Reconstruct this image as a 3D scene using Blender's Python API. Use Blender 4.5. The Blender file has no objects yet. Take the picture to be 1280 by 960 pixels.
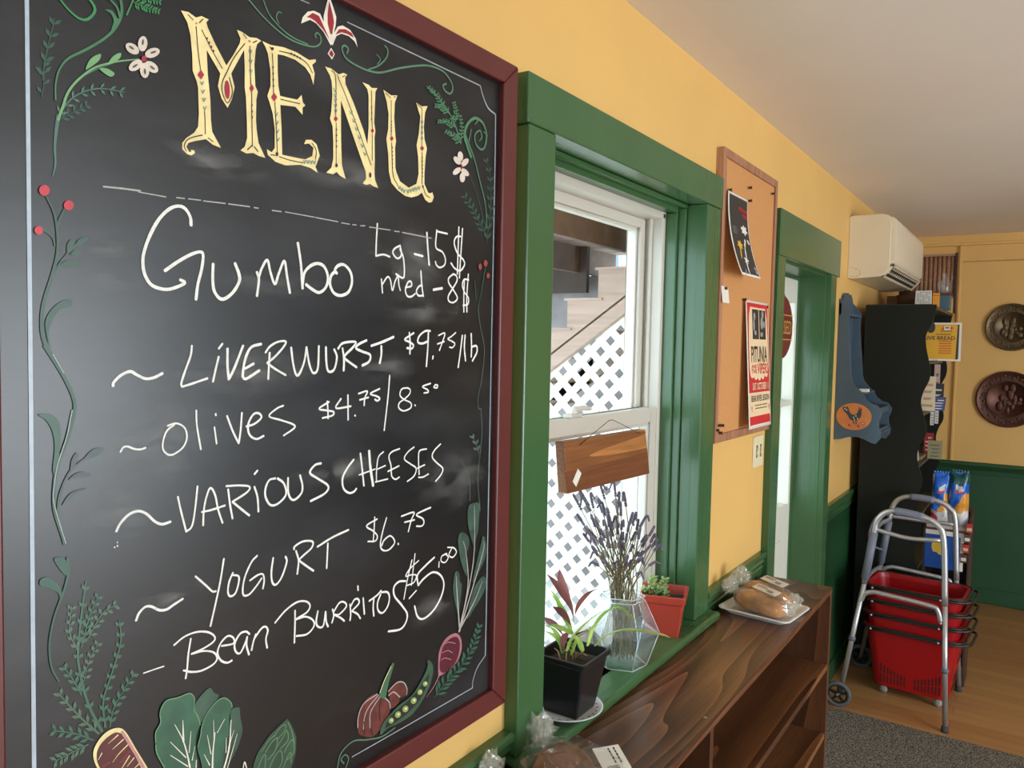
import bpy, bmesh, math, random
from mathutils import Vector, Matrix, geometry, noise
SC = bpy.context.scene
COL = SC.collection
PI = math.pi
rnd = random.Random(11)

# ------------------------------------------------------------------ camera, light, exposure
cam_d = bpy.data.cameras.new('camera')
cam_d.sensor_width = 36.0
cam_d.lens = 978.0 / 1280.0 * 36.0
cam_d.clip_start = 0.02
cam = bpy.data.objects.new('camera', cam_d)
COL.objects.link(cam)
CR = Vector((0.82795568, 0.56043235, 0.02012376))
CU = Vector((-0.04526566, 0.03101984, 0.99849326))
CF = Vector((-0.55896369, 0.82761908, -0.05105139))
mw = Matrix(((CR.x, CU.x, -CF.x, 0.815), (CR.y, CU.y, -CF.y, 0.0), (CR.z, CU.z, -CF.z, 1.65), (0, 0, 0, 1)))
cam.matrix_world = mw
SC.camera = cam
SC.view_settings.view_transform = 'Standard'
SC.view_settings.look = 'None'
SC.view_settings.gamma = 1.0
SC.view_settings.use_curve_mapping = False
SC.view_settings.exposure = -0.1
SC.cycles.transparent_max_bounces = 24

world = bpy.data.worlds.new('sky')
SC.world = world
world.use_nodes = True
wb = world.node_tree.nodes['Background']
wb.inputs[0].default_value = (0.72, 0.90, 1.0, 1)
wb.inputs[1].default_value = 5.5


def area(name, loc, rot, sx, sy, power, col, spread=None):
    d = bpy.data.lights.new(name, 'AREA')
    d.shape = 'RECTANGLE'; d.size = sx; d.size_y = sy; d.energy = power; d.color = col
    if spread: d.spread = spread
    o = bpy.data.objects.new(name, d); COL.objects.link(o)
    o.location = loc; o.rotation_euler = rot
    return o


# daylight pouring through the two big shop windows in the right wall and the glazed street front behind
area('daylight_shop_window', (4.62, 1.95, 1.2), (0, PI / 2, 0), 1.85, 2.2, 120, (0.95, 0.97, 1.0))
area('daylight_street_front', (2.2, -2.62, 1.5), (-PI / 2, 0, 0), 2.6, 1.5, 38, (1.0, 0.93, 0.84))

# ------------------------------------------------------------------ helpers


def lin(c):
    c = c / 255.0
    return c / 12.92 if c <= 0.04045 else ((c + 0.055) / 1.055) ** 2.4


def rgb(r, g, b):
    return (lin(r), lin(g), lin(b), 1)


MATS = {}


def mat(name, col, rough=0.5, metal=0.0, spec=0.5, noise_amt=0.0, nscale=8.0, bump=0.0, bscale=40.0, stretch=None, sub=None):
    if name in MATS: return MATS[name]
    m = bpy.data.materials.new(name); MATS[name] = m
    m.use_nodes = True
    nt = m.node_tree; b = nt.nodes['Principled BSDF']
    b.inputs['Base Color'].default_value = col
    b.inputs['Roughness'].default_value = rough
    b.inputs['Metallic'].default_value = metal
    b.inputs['Specular IOR Level'].default_value = spec
    if noise_amt or bump:
        tc = nt.nodes.new('ShaderNodeTexCoord'); mp = nt.nodes.new('ShaderNodeMapping')
        nt.links.new(tc.outputs['Object'], mp.inputs[0])
        if stretch: mp.inputs['Scale'].default_value = stretch
    if noise_amt:
        n = nt.nodes.new('ShaderNodeTexNoise'); n.inputs['Scale'].default_value = nscale; n.inputs['Detail'].default_value = 5
        nt.links.new(mp.outputs[0], n.inputs['Vector'])
        r = nt.nodes.new('ShaderNodeMapRange')
        r.inputs[1].default_value = 0.25; r.inputs[2].default_value = 0.75
        r.inputs[3].default_value = 1 - noise_amt; r.inputs[4].default_value = 1 + noise_amt
        nt.links.new(n.outputs['Fac'], r.inputs[0])
        mx = nt.nodes.new('ShaderNodeMix'); mx.data_type = 'RGBA'; mx.blend_type = 'MULTIPLY'; mx.inputs[0].default_value = 1
        mx.inputs[6].default_value = col
        nt.links.new(r.outputs[0], mx.inputs[7])
        nt.links.new(mx.outputs[2], b.inputs['Base Color'])
    if bump:
        n2 = nt.nodes.new('ShaderNodeTexNoise'); n2.inputs['Scale'].default_value = bscale; n2.inputs['Detail'].default_value = 4
        nt.links.new(mp.outputs[0], n2.inputs['Vector'])
        bp = nt.nodes.new('ShaderNodeBump'); bp.inputs['Strength'].default_value = bump; bp.inputs['Distance'].default_value = 0.002
        nt.links.new(n2.outputs['Fac'], bp.inputs['Height']); nt.links.new(bp.outputs[0], b.inputs['Normal'])
    return m


def wood(name, dark, light, rings=7.0, axis='Y', rough=0.4, dist=3.0, grain=60, cross=1.0, along=0.12):
    """plain-sawn grain: noise-warped bands running along one axis, with nested cathedral arches"""
    if name in MATS: return MATS[name]
    m = bpy.data.materials.new(name); MATS[name] = m
    m.use_nodes = True
    nt = m.node_tree; b = nt.nodes['Principled BSDF']; b.inputs['Roughness'].default_value = rough
    tc = nt.nodes.new('ShaderNodeTexCoord'); mp = nt.nodes.new('ShaderNodeMapping')
    nt.links.new(tc.outputs['Object'], mp.inputs[0])
    sc = {'Y': (cross, along, cross), 'X': (along, cross, cross), 'Z': (cross, cross, along)}[axis]
    mp.inputs['Scale'].default_value = sc
    n = nt.nodes.new('ShaderNodeTexNoise'); n.inputs['Scale'].default_value = dist; n.inputs['Detail'].default_value = 1.5; n.inputs['Roughness'].default_value = 0.4
    nt.links.new(mp.outputs[0], n.inputs['Vector'])
    mu = nt.nodes.new('ShaderNodeMath'); mu.operation = 'MULTIPLY'; mu.inputs[1].default_value = rings
    nt.links.new(n.outputs['Fac'], mu.inputs[0])
    fr = nt.nodes.new('ShaderNodeMath'); fr.operation = 'FRACT'
    nt.links.new(mu.outputs[0], fr.inputs[0])
    rp = nt.nodes.new('ShaderNodeValToRGB')
    e = rp.color_ramp.elements
    e[0].position = 0.0; e[0].color = light; e[1].position = 1.0; e[1].color = dark
    x = e.new(0.12); x.color = tuple(light[i] * 0.55 + dark[i] * 0.45 for i in range(3)) + (1,)
    x = e.new(0.55); x.color = tuple(light[i] * 0.3 + dark[i] * 0.7 for i in range(3)) + (1,)
    nt.links.new(fr.outputs[0], rp.inputs[0])
    mp2 = nt.nodes.new('ShaderNodeMapping'); nt.links.new(tc.outputs['Object'], mp2.inputs[0])
    mp2.inputs['Scale'].default_value = {'Y': (1, 0.03, 1), 'X': (0.03, 1, 1), 'Z': (1, 1, 0.03)}[axis]
    n2 = nt.nodes.new('ShaderNodeTexNoise'); n2.inputs['Scale'].default_value = grain * 4; n2.inputs['Detail'].default_value = 3
    nt.links.new(mp2.outputs[0], n2.inputs['Vector'])
    r2 = nt.nodes.new('ShaderNodeMapRange'); r2.inputs[1].default_value = 0.3; r2.inputs[2].default_value = 0.7; r2.inputs[3].default_value = 0.72; r2.inputs[4].default_value = 1.2
    nt.links.new(n2.outputs['Fac'], r2.inputs[0])
    mx = nt.nodes.new('ShaderNodeMix'); mx.data_type = 'RGBA'; mx.blend_type = 'MULTIPLY'; mx.inputs[0].default_value = 1
    nt.links.new(rp.outputs[0], mx.inputs[6]); nt.links.new(r2.outputs[0], mx.inputs[7])
    nt.links.new(mx.outputs[2], b.inputs['Base Color'])
    return m


def clear(name, tint=(1, 1, 1, 1), rough=0.02, refl=0.12, body=0.0, body_col=(1, 1, 1, 1), bump=0.0, bscale=60):
    """thin clear sheet: mostly transparent, fresnel gloss, a little milky body"""
    if name in MATS: return MATS[name]
    m = bpy.data.materials.new(name); MATS[name] = m
    m.use_nodes = True
    nt = m.node_tree; nt.nodes.clear()
    out = nt.nodes.new('ShaderNodeOutputMaterial')
    t = nt.nodes.new('ShaderNodeBsdfTransparent'); t.inputs[0].default_value = tint
    g = nt.nodes.new('ShaderNodeBsdfGlossy'); g.inputs['Roughness'].default_value = rough
    d = nt.nodes.new('ShaderNodeBsdfDiffuse'); d.inputs[0].default_value = body_col
    f = nt.nodes.new('ShaderNodeLayerWeight'); f.inputs[0].default_value = refl
    m1 = nt.nodes.new('ShaderNodeMixShader'); m2 = nt.nodes.new('ShaderNodeMixShader')
    m1.inputs[0].default_value = body
    nt.links.new(t.outputs[0], m1.inputs[1]); nt.links.new(d.outputs[0], m1.inputs[2])
    ge = nt.nodes.new('ShaderNodeNewGeometry'); sb = nt.nodes.new('ShaderNodeMath'); sb.operation = 'SUBTRACT'; sb.use_clamp = True
    nt.links.new(f.outputs['Fresnel'], sb.inputs[0]); nt.links.new(ge.outputs['Backfacing'], sb.inputs[1])
    nt.links.new(sb.outputs[0], m2.inputs[0])
    nt.links.new(m1.outputs[0], m2.inputs[1]); nt.links.new(g.outputs[0], m2.inputs[2])
    if bump:
        tc = nt.nodes.new('ShaderNodeTexCoord')
        n2 = nt.nodes.new('ShaderNodeTexNoise'); n2.inputs['Scale'].default_value = bscale
        nt.links.new(tc.outputs['Object'], n2.inputs['Vector'])
        bp = nt.nodes.new('ShaderNodeBump'); bp.inputs['Strength'].default_value = bump; bp.inputs['Distance'].default_value = 0.01
        nt.links.new(n2.outputs['Fac'], bp.inputs['Height'])
        nt.links.new(bp.outputs[0], g.inputs['Normal']); nt.links.new(bp.outputs[0], f.inputs['Normal'])
    nt.links.new(m2.outputs[0], out.inputs[0])
    return m


ORG = {}


def empty(name, loc, label, cat, group=None):
    o = bpy.data.objects.new(name, None); COL.objects.link(o)
    o.empty_display_size = 0.05
    o.location = loc; ORG[o.name] = Vector(loc)
    o['label'] = label; o['category'] = cat
    if group: o['group'] = group
    return o


def tag(o, label, cat, group=None, kind=None):
    o['label'] = label; o['category'] = cat
    if group: o['group'] = group
    if kind: o['kind'] = kind
    return o


def struct(name, loc=(0, 0, 0)):
    o = bpy.data.objects.new(name, None); COL.objects.link(o)
    o.empty_display_size = 0.05
    o.location = loc; ORG[o.name] = Vector(loc); o['kind'] = 'structure'
    return o


class MB:
    def __init__(s):
        s.v = []; s.f = []; s.m = []; s.sm = []; s.mi = 0; s.xf = None

    def add(s, vs, fs, smooth=False):
        b = len(s.v)
        if s.xf: vs = [s.xf @ Vector(p) for p in vs]
        s.v += [tuple(p) for p in vs]
        for f in fs:
            s.f.append([i + b for i in f]); s.m.append(s.mi); s.sm.append(smooth)
        return s

    def box(s, x0, x1, y0, y1, z0, z1):
        v = [(x, y, z) for z in (z0, z1) for y in (y0, y1) for x in (x0, x1)]
        return s.add(v, [(0, 2, 3, 1), (4, 5, 7, 6), (0, 1, 5, 4), (2, 6, 7, 3), (0, 4, 6, 2), (1, 3, 7, 5)])

    def prism(s, poly, fn, d0, d1):
        """poly: 2D outline; fn(u, v, d) -> point"""
        n = len(poly)
        vs = [fn(u, v, d0) for u, v in poly] + [fn(u, v, d1) for u, v in poly]
        tri = geometry.tessellate_polygon([[Vector((u, v, 0)) for u, v in poly]])
        fs = [tuple(t) for t in tri] + [tuple(i + n for i in reversed(t)) for t in tri]
        fs += [(i, (i + 1) % n, (i + 1) % n + n, i + n) for i in range(n)]
        return s.add(vs, fs)

    def flat(s, poly, fn, d):
        vs = [fn(u, v, d) for u, v in poly]
        tri = geometry.tessellate_polygon([[Vector((u, v, 0)) for u, v in poly]])
        return s.add(vs, [tuple(t) for t in tri])

    def tube(s, path, r, n=10, cap=True, closed=False, smooth=True, flat=1.0):
        P = [Vector(p) for p in path]; L = len(P)
        if not isinstance(r, (list, tuple)): r = [r] * L
        up = None; rings = []
        for i in range(L):
            a = P[(i - 1) % L] if (closed or i > 0) else P[i]
            b = P[(i + 1) % L] if (closed or i < L - 1) else P[i]
            t = (b - a).normalized()
            if up is None:
                up = Vector((0, 0, 1)) if abs(t.z) < 0.9 else Vector((1, 0, 0))
            up = (up - t * up.dot(t))
            if up.length < 1e-6: up = t.orthogonal()
            up.normalize(); sd = t.cross(up)
            rings.append([P[i] + (up * math.cos(2 * PI * k / n) * flat + sd * math.sin(2 * PI * k / n)) * r[i] for k in range(n)])
        vs = [p for g in rings for p in g]; fs = []
        for i in range(L if closed else L - 1):
            j = (i + 1) % L
            for k in range(n):
                fs.append((i * n + k, i * n + (k + 1) % n, j * n + (k + 1) % n, j * n + k))
        s.add(vs, fs, smooth)
        if cap and not closed:
            s.add(rings[0], [tuple(reversed(range(n)))]); s.add(rings[-1], [tuple(range(n))])
        return s

    def lathe(s, prof, c, n=32, smooth=True, axis='Z', sx=1.0, sy=1.0, close=True):
        """prof: (radius, height) list"""
        vs = []; fs = []; c = Vector(c)
        for r, h in prof:
            for k in range(n):
                a = 2 * PI * k / n; u = r * math.cos(a) * sx; v = r * math.sin(a) * sy
                p = {'Z': Vector((u, v, h)), 'Y': Vector((u, h, v)), 'X': Vector((h, u, v))}[axis]
                vs.append(c + p)
        for i in range(len(prof) - 1):
            for k in range(n):
                fs.append((i * n + k, i * n + (k + 1) % n, (i + 1) * n + (k + 1) % n, (i + 1) * n + k))
        s.add(vs, fs, smooth)
        if close:
            for i in (0, len(prof) - 1):
                if prof[i][0] > 1e-6:
                    s.add(vs[i * n:(i + 1) * n], [tuple(range(n))])
        return s

    def loft(s, rings, closed=True, smooth=False, caps=True):
        n = len(rings[0]); vs = [p for r in rings for p in r]; fs = []
        for i in range(len(rings) - 1):
            for k in range(n if closed else n - 1):
                fs.append((i * n + k, i * n + (k + 1) % n, (i + 1) * n + (k + 1) % n, (i + 1) * n + k))
        s.add(vs, fs, smooth)
        if caps and closed:
            s.add(rings[0], [tuple(reversed(range(n)))]); s.add(rings[-1], [tuple(range(n))])
        return s

    def blob(s, c, r, nu=16, nv=10, jit=0.0, sc=6.0, seed=0, smooth=True, rot=None):
        c = Vector(c); vs = []; fs = []
        for j in range(nv + 1):
            t = PI * j / nv
            for i in range(nu):
                a = 2 * PI * i / nu
                p = Vector((math.sin(t) * math.cos(a), math.sin(t) * math.sin(a), math.cos(t)))
                k = 1 + jit * noise.noise(p * sc + Vector((seed, seed * 1.7, 0)))
                q = Vector((p.x * r[0] * k, p.y * r[1] * k, p.z * r[2] * k))
                if rot: q = rot @ q
                vs.append(c + q)
        for j in range(nv):
            for i in range(nu):
                fs.append((j * nu + i, (j + 1) * nu + i, (j + 1) * nu + (i + 1) % nu, j * nu + (i + 1) % nu))
        return s.add(vs, fs, smooth)

    def ribbon(s, path, widths, side, fold=0.0):
        """leaf blade: path points, widths, side vector, with a folded midrib"""
        P = [Vector(p) for p in path]; side = Vector(side).normalized(); vs = []; fs = []
        for i, p in enumerate(P):
            t = (P[min(i + 1, len(P) - 1)] - P[max(i - 1, 0)]).normalized()
            sd = (side - t * side.dot(t)).normalized(); nm = t.cross(sd)
            w = widths[i]
            vs += [p + sd * w + nm * w * fold, p, p - sd * w + nm * w * fold]
        for i in range(len(P) - 1):
            b = i * 3
            fs += [(b, b + 1, b + 4, b + 3), (b + 1, b + 2, b + 5, b + 4)]
        return s.add(vs, fs, True)

    def build(s, name, mats, parent=None, bevel=0.0, seg=2, solid=0.0):
        me = bpy.data.meshes.new(name)
        off = ORG.get(parent.name, Vector((0, 0, 0))) if parent else Vector((0, 0, 0))
        me.from_pydata([tuple(Vector(p) - off) for p in s.v], [], s.f)
        if not isinstance(mats, (list, tuple)): mats = [mats]
        for m in mats: me.materials.append(m)
        for i, p in enumerate(me.polygons):
            p.material_index = s.m[i]; p.use_smooth = s.sm[i]
        bm = bmesh.new(); bm.from_mesh(me)
        bmesh.ops.remove_doubles(bm, verts=bm.verts, dist=1e-6)
        bmesh.ops.recalc_face_normals(bm, faces=bm.faces)
        bm.to_mesh(me); bm.free(); me.update()
        o = bpy.data.objects.new(name, me); COL.objects.link(o)
        ORG[o.name] = off
        if parent: o.parent = parent
        if bevel:
            md = o.modifiers.new('bevel', 'BEVEL'); md.width = bevel; md.segments = seg; md.limit_method = 'ANGLE'; md.angle_limit = math.radians(40)
        if solid:
            md = o.modifiers.new('solid', 'SOLIDIFY'); md.thickness = solid
        return o

    def thing(s, name, mats, label, cat, group=None, kind=None, **k):
        """one-mesh thing with its origin at its base"""
        lo = [min(p[i] for p in s.v) for i in range(3)]; hi = [max(p[i] for p in s.v) for i in range(3)]
        c = Vector(((lo[0] + hi[0]) / 2, (lo[1] + hi[1]) / 2, lo[2]))
        s.v = [tuple(Vector(p) - c) for p in s.v]
        o = s.build(name, mats, None, **k); o.location = c; ORG[o.name] = Vector(c)
        return tag(o, label, cat, group, kind)


def cr(pts, n=6, closed=False):
    """Catmull-Rom through points of any dimension"""
    P = [Vector(p) for p in pts]
    if len(P) < 3: return P
    out = []; L = len(P)
    for i in range(L if closed else L - 1):
        p0 = P[(i - 1) % L] if (closed or i > 0) else P[i] * 2 - P[i + 1]
        p1 = P[i]; p2 = P[(i + 1) % L]
        p3 = P[(i + 2) % L] if (closed or i < L - 2) else p2 * 2 - p1
        for k in range(n):
            t = k / n
            out.append(0.5 * ((2 * p1) + (p2 - p0) * t + (2 * p0 - 5 * p1 + 4 * p2 - p3) * t * t + (3 * p1 - p0 - 3 * p2 + p3) * t ** 3))
    if not closed: out.append(P[-1])
    return out


def text_polys(body, size_w, size_h, bold=False):
    """outline mesh of a word in the built-in font, fitted to a size_w x size_h box centred on 0,0"""
    cu = bpy.data.curves.new('lettering', 'FONT'); cu.body = body; cu.align_x = 'CENTER'; cu.resolution_u = 2
    if bold: cu.offset = 0.02
    o = bpy.data.objects.new('lettering', cu); COL.objects.link(o)
    dg = bpy.context.evaluated_depsgraph_get(); dg.update()
    me = bpy.data.meshes.new_from_object(o.evaluated_get(dg))
    V = [v.co.copy() for v in me.vertices]; F = [tuple(p.vertices) for p in me.polygons]
    bpy.data.objects.remove(o); bpy.data.curves.remove(cu); bpy.data.meshes.remove(me)
    x0 = min(v.x for v in V); x1 = max(v.x for v in V); y0 = min(v.y for v in V); y1 = max(v.y for v in V)
    return [(((v.x - x0) / (x1 - x0) - .5) * size_w, ((v.y - y0) / (y1 - y0) - .5) * size_h) for v in V], F


def add_text(mb, body, fn, cu_, cv, w, h, d, bold=False):
    V, F = text_polys(body, w, h, bold)
    mb.add([fn(cu_ + u, cv + v, d) for u, v in V], F)


def copy_tree(o, parent=None):
    c = o.copy(); COL.objects.link(c); ORG[c.name] = ORG.get(o.name, Vector((0, 0, 0)))
    if parent: c.parent = parent
    for ch in list(o.children): copy_tree(ch, c)
    return c


# ------------------------------------------------------------------ materials
YELLOW = mat('yellow_wall_paint', rgb(222, 178, 104), 0.55, noise_amt=0.05, nscale=2.5, bump=0.15, bscale=120)
GREEN = mat('green_gloss_paint', rgb(60, 96, 58), 0.24, noise_amt=0.07, nscale=5, bump=0.25, bscale=90, stretch=(1, 1, 0.15))
GREEN2 = mat('green_wainscot_paint', rgb(31, 74, 43), 0.4, noise_amt=0.07, nscale=4, bump=0.15, bscale=60)
CEIL = mat('ceiling_paint', rgb(232, 224, 214), 0.7, noise_amt=0.03, nscale=2, bump=0.1, bscale=60)
WHITE = mat('white_vinyl', rgb(198, 192, 180), 0.35)
WHITEP = mat('white_door_paint', rgb(222, 220, 206), 0.4)
MAROON = mat('maroon_frame_paint', rgb(92, 36, 34), 0.38, noise_amt=0.08, nscale=20)
BLACKP = mat('black_plastic', rgb(24, 24, 26), 0.35)
SHELFW = wood('brown_stained_pine', rgb(66, 36, 22), rgb(138, 90, 60), 21, 'Y', 0.33, 2.4, 60, 2.0, 0.26)
SHELFD = wood('brown_stained_pine_edge', rgb(70, 40, 22), rgb(140, 92, 54), 6, 'Y', 0.4, 3.0, 60, 2.0)
SHELFZ = wood('brown_stained_pine_side', rgb(66, 36, 20), rgb(112, 70, 40), 6, 'Z', 0.4, 3.0, 60, 2.0)
STEEL = mat('brushed_aluminium', rgb(190, 190, 192), 0.38, 0.75, noise_amt=0.05, nscale=60)
GREYR = mat('grey_rubber', rgb(98, 102, 116), 0.6)
PAPER = mat('white_paper', rgb(226, 220, 208), 0.7)
PANE = clear('window_glass', (1, 1, 1, 1), 0.0, 0.10, 0.0)
PLASTIC = clear('thin_plastic_bag', (0.96, 0.96, 0.96, 1), 0.07, 0.42, 0.05, (0.9, 0.9, 0.9, 1), 0.45, 26)
CRUMPLE = clear('crumpled_plastic_twist', (0.97, 0.97, 0.95, 1), 0.08, 0.42, 0.12, (0.9, 0.9, 0.86, 1), 0.3, 60)
VGLASS = clear('clear_vase_glass', (0.96, 0.99, 0.99, 1), 0.02, 0.36, 0.04, (0.85, 0.92, 0.95, 1))

# ------------------------------------------------------------------ the setting
XR, YF, YB, ZC = 4.5, -2.5, 6.0, 2.43
WT = 0.20


def wall_boxes(mb, rects, x0, x1):
    for (y0, y1, z0, z1) in rects: mb.box(x0, x1, y0, y1, z0, z1)


WY0, WY1, WZ0, WZ1 = 1.28, 2.13, 0.84, 2.06        # window opening
DY0, DY1, DZ1 = 2.92, 3.70, 1.985                  # door opening
mb = MB()
wall_boxes(mb, [(YF, WY0, 0, ZC), (WY0, WY1, 0, WZ0), (WY0, WY1, WZ1, ZC), (WY1, DY0, 0, ZC), (DY0, DY1, DZ1, ZC), (DY1, YB, 0, ZC)], -WT, 0)
o = mb.build('wall_left', YELLOW); o['kind'] = 'structure'
mb = MB().box(-WT, XR + .2, YB, YB + .15, 0, ZC)
o = mb.build('wall_far', YELLOW); o['kind'] = 'structure'
mb = MB()
for a in [(YF, 0.8, 0, ZC), (0.8, 3.2, 0, .25), (0.8, 3.2, 2.15, ZC), (3.2, YB, 0, ZC)]:
    mb.box(XR, XR + .15, *a)
o = mb.build('wall_right', mat('dim_umber_wall_paint', rgb(104, 92, 80), .7, noise_amt=.05, nscale=3)); o['kind'] = 'structure'  # unseen wall, toned dark to dim its reflection in the chalkboard
mb = MB()
mb.box(-WT, .9, YF - .15, YF, 0, ZC).box(3.5, XR + .15, YF - .15, YF, 0, ZC).box(.9, 3.5, YF - .15, YF, 0, .75).box(.9, 3.5, YF - .15, YF, 2.25, ZC)
o = mb.build('wall_near', YELLOW); o['kind'] = 'structure'
mb = MB().box(-WT, XR + .15, YF - .15, YB + .15, ZC, ZC + .1)
o = mb.build('ceiling', CEIL); o['kind'] = 'structure'


def floor_mat():
    m = bpy.data.materials.new('oak_laminate'); m.use_nodes = True
    nt = m.node_tree; b = nt.nodes['Principled BSDF']; b.inputs['Roughness'].default_value = 0.34
    tc = nt.nodes.new('ShaderNodeTexCoord'); mp = nt.nodes.new('ShaderNodeMapping'); nt.links.new(tc.outputs['Object'], mp.inputs[0])
    br = nt.nodes.new('ShaderNodeTexBrick'); br.inputs['Scale'].default_value = 1.0
    br.inputs['Brick Width'].default_value = 1.1; br.inputs['Row Height'].default_value = 0.075
    br.inputs['Mortar Size'].default_value = 0.0012; br.inputs['Mortar'].default_value = rgb(120, 84, 50)
    br.inputs['Color1'].default_value = rgb(184, 138, 88); br.inputs['Color2'].default_value = rgb(166, 118, 72)
    nt.links.new(mp.outputs[0], br.inputs['Vector'])
    n = nt.nodes.new('ShaderNodeTexNoise'); mp2 = nt.nodes.new('ShaderNodeMapping'); mp2.inputs['Scale'].default_value = (1.5, 30, 1)
    nt.links.new(tc.outputs['Object'], mp2.inputs[0]); nt.links.new(mp2.outputs[0], n.inputs['Vector']); n.inputs['Scale'].default_value = 3
    r = nt.nodes.new('ShaderNodeMapRange'); r.inputs[3].default_value = .75; r.inputs[4].default_value = 1.2; nt.links.new(n.outputs[0], r.inputs[0])
    mx = nt.nodes.new('ShaderNodeMix'); mx.data_type = 'RGBA'; mx.blend_type = 'MULTIPLY'; mx.inputs[0].default_value = 1
    nt.links.new(br.outputs[0], mx.inputs[6]); nt.links.new(r.outputs[0], mx.inputs[7]); nt.links.new(mx.outputs[2], b.inputs['Base Color'])
    return m


mb = MB().box(-WT, XR + .15, YF - .15, YB + .15, -.1, 0)
o = mb.build('floor', floor_mat()); o['kind'] = 'structure'


# wainscot with its moulded cap rail, in the runs the window and the door leave
def wains(name, y0, y1):
    t = struct(name, (0, y0, 0))
    MB().box(0, .008, y0, y1, .1, .86).build('panelling', GREEN2, t)
    MB().box(0, .016, y0, y1, 0, .1).build('baseboard', GREEN2, t, bevel=.004)
    prof = [(0, .835), (.010, .835), (.013, .862), (.010, .868), (.018, .884), (.014, .892), (.026, .904), (.026, .914), (.020, .919), (0, .919)]
    MB().prism(prof, lambda u, v, d: (u, d, v), y0, y1).build('cap_rail', GREEN, t)
    return t


wains('trim_1', YF, 1.205); wains('trim_2', 2.245, 2.835); wains('trim_3', 3.835, YB)
t = struct('trim_4', (0, YB, 0))
MB().box(0, XR, YB - .008, YB, .1, .87).build('panelling', GREEN2, t)
MB().box(0, XR, YB - .018, YB, 0, .1).build('baseboard', GREEN2, t, bevel=.004)
prof = [(0, .845), (.012, .85), (.014, .875), (.010, .88), (.018, .896), (.026, .91), (.026, .925), (.02, .93), (0, .93)]
MB().prism(prof, lambda u, v, d: (d, YB - u, v), 0, XR).build('cap_rail', GREEN2, t)
t = struct('trim_5', (0, YB, 2.3))
MB().box(0, XR, YB - .02, YB, 2.375, ZC).box(0, XR, YB - .028, YB, 2.36, 2.378).build('crown_board', YELLOW, t, bevel=.003)
MB().box(.345, XR, YB - .014, YB, .93, 2.25).box(.345, XR, YB - .012, YB, 2.256, 2.36).box(.335, .352, YB - .020, YB, .93, 2.36).build('boarded_panel', YELLOW, t, bevel=.003)

# ---- window_1
W1 = struct('window_1', (0, 1.71, .872))
mb = MB()
mb.box(0, .03, 1.202, 1.297, .872, 2.05)
mb.box(0, .03, 2.116, 2.223, .872, 2.05)
mb.build('side_casing', GREEN, W1, bevel=.003)
MB().box(0, .033, 1.192, 2.232, 2.05, 2.14).build('head_casing', GREEN, W1, bevel=.003)
mb = MB()
for (n_, x0, x1) in ((.006, -.030, .004), (.016, -.052, -.030), (.028, -.20, -.052)):
    mb.box(x0, x1, WY0 - .01, 1.290 + n_, .872, 2.056 - n_)
    mb.box(x0, x1, 2.122 - n_, WY1 + .01, .872, 2.056 - n_)
    mb.box(x0, x1, WY0 - .01, WY1 + .01, 2.056 - n_, 2.07)
mb.build('jamb', GREEN, W1, bevel=.002)
mb = MB().box(-.09, .04, 1.185, 2.245, .847, .872)
mb.box(-.2, .0, WY0 - .01, WY1 + .01, .83, .872)
mb.build('stool', GREEN, W1, bevel=.007, seg=3)
MB().box(-.0, .062, 1.185, 2.245, .848, .8715).build('stool_nosing', GREEN, W1, bevel=.009, seg=3)
a0, a1, b0, b1 = 1.318, 2.094, .872, 2.028
mb = MB()
mb.box(-.19, -.085, a0, a0 + .018, b0, b1).box(-.19, -.085, a1 - .018, a1, b0, b1).box(-.19, -.085, a0, a1, b1 - .018, b1).box(-.19, -.085, a0, a1, b0, b0 + .02)
mb.box(-.125, -.115, a0, a0 + .028, b0, b1).box(-.125, -.115, a1 - .028, a1, b0, b1)
mb.build('vinyl_frame', WHITE, W1, bevel=.003)


def sash(name, x0, x1, y0, y1, z0, z1, st, tr, br):
    mb = MB()
    mb.box(x0, x1, y0, y0 + st, z0, z1).box(x0, x1, y1 - st, y1, z0, z1).box(x0, x1, y0 + st, y1 - st, z1 - tr, z1).box(x0, x1, y0 + st, y1 - st, z0, z0 + br)
    xm = (x0 + x1) / 2
    e = .008
    mb.box(xm - .012, xm + .012, y0 + st, y0 + st + e, z0 + br, z1 - tr).box(xm - .012, xm + .012, y1 - st - e, y1 - st, z0 + br, z1 - tr)
    mb.box(xm - .012, xm + .012, y0 + st, y1 - st, z1 - tr - e, z1 - tr).box(xm - .012, xm + .012, y0 + st, y1 - st, z0 + br, z0 + br + e)
    o = mb.build(name, WHITE, W1, bevel=.002)
    MB().box(xm - .004, xm + .004, y0 + st, y1 - st, z0 + br, z1 - tr).build('pane', PANE, o)
    return o


sash('upper_sash', -.178, -.135, a0 + .018, a1 - .018, 1.435, 2.010, .038, .026, .03)
sash('lower_sash', -.122, -.088, a0 + .018, a1 - .018, .892, 1.478, .040, .040, .045)
mb = MB().box(-.118, -.094, 1.60, 1.65, 1.478, 1.487)
mb.tube([(-.104, 1.625, 1.487), (-.104, 1.625, 1.497), (-.095, 1.66, 1.499), (-.09, 1.685, 1.496)], [.008, .008, .007, .005], 8)
mb.build('sash_lock', WHITE, W1, bevel=.001)

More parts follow.
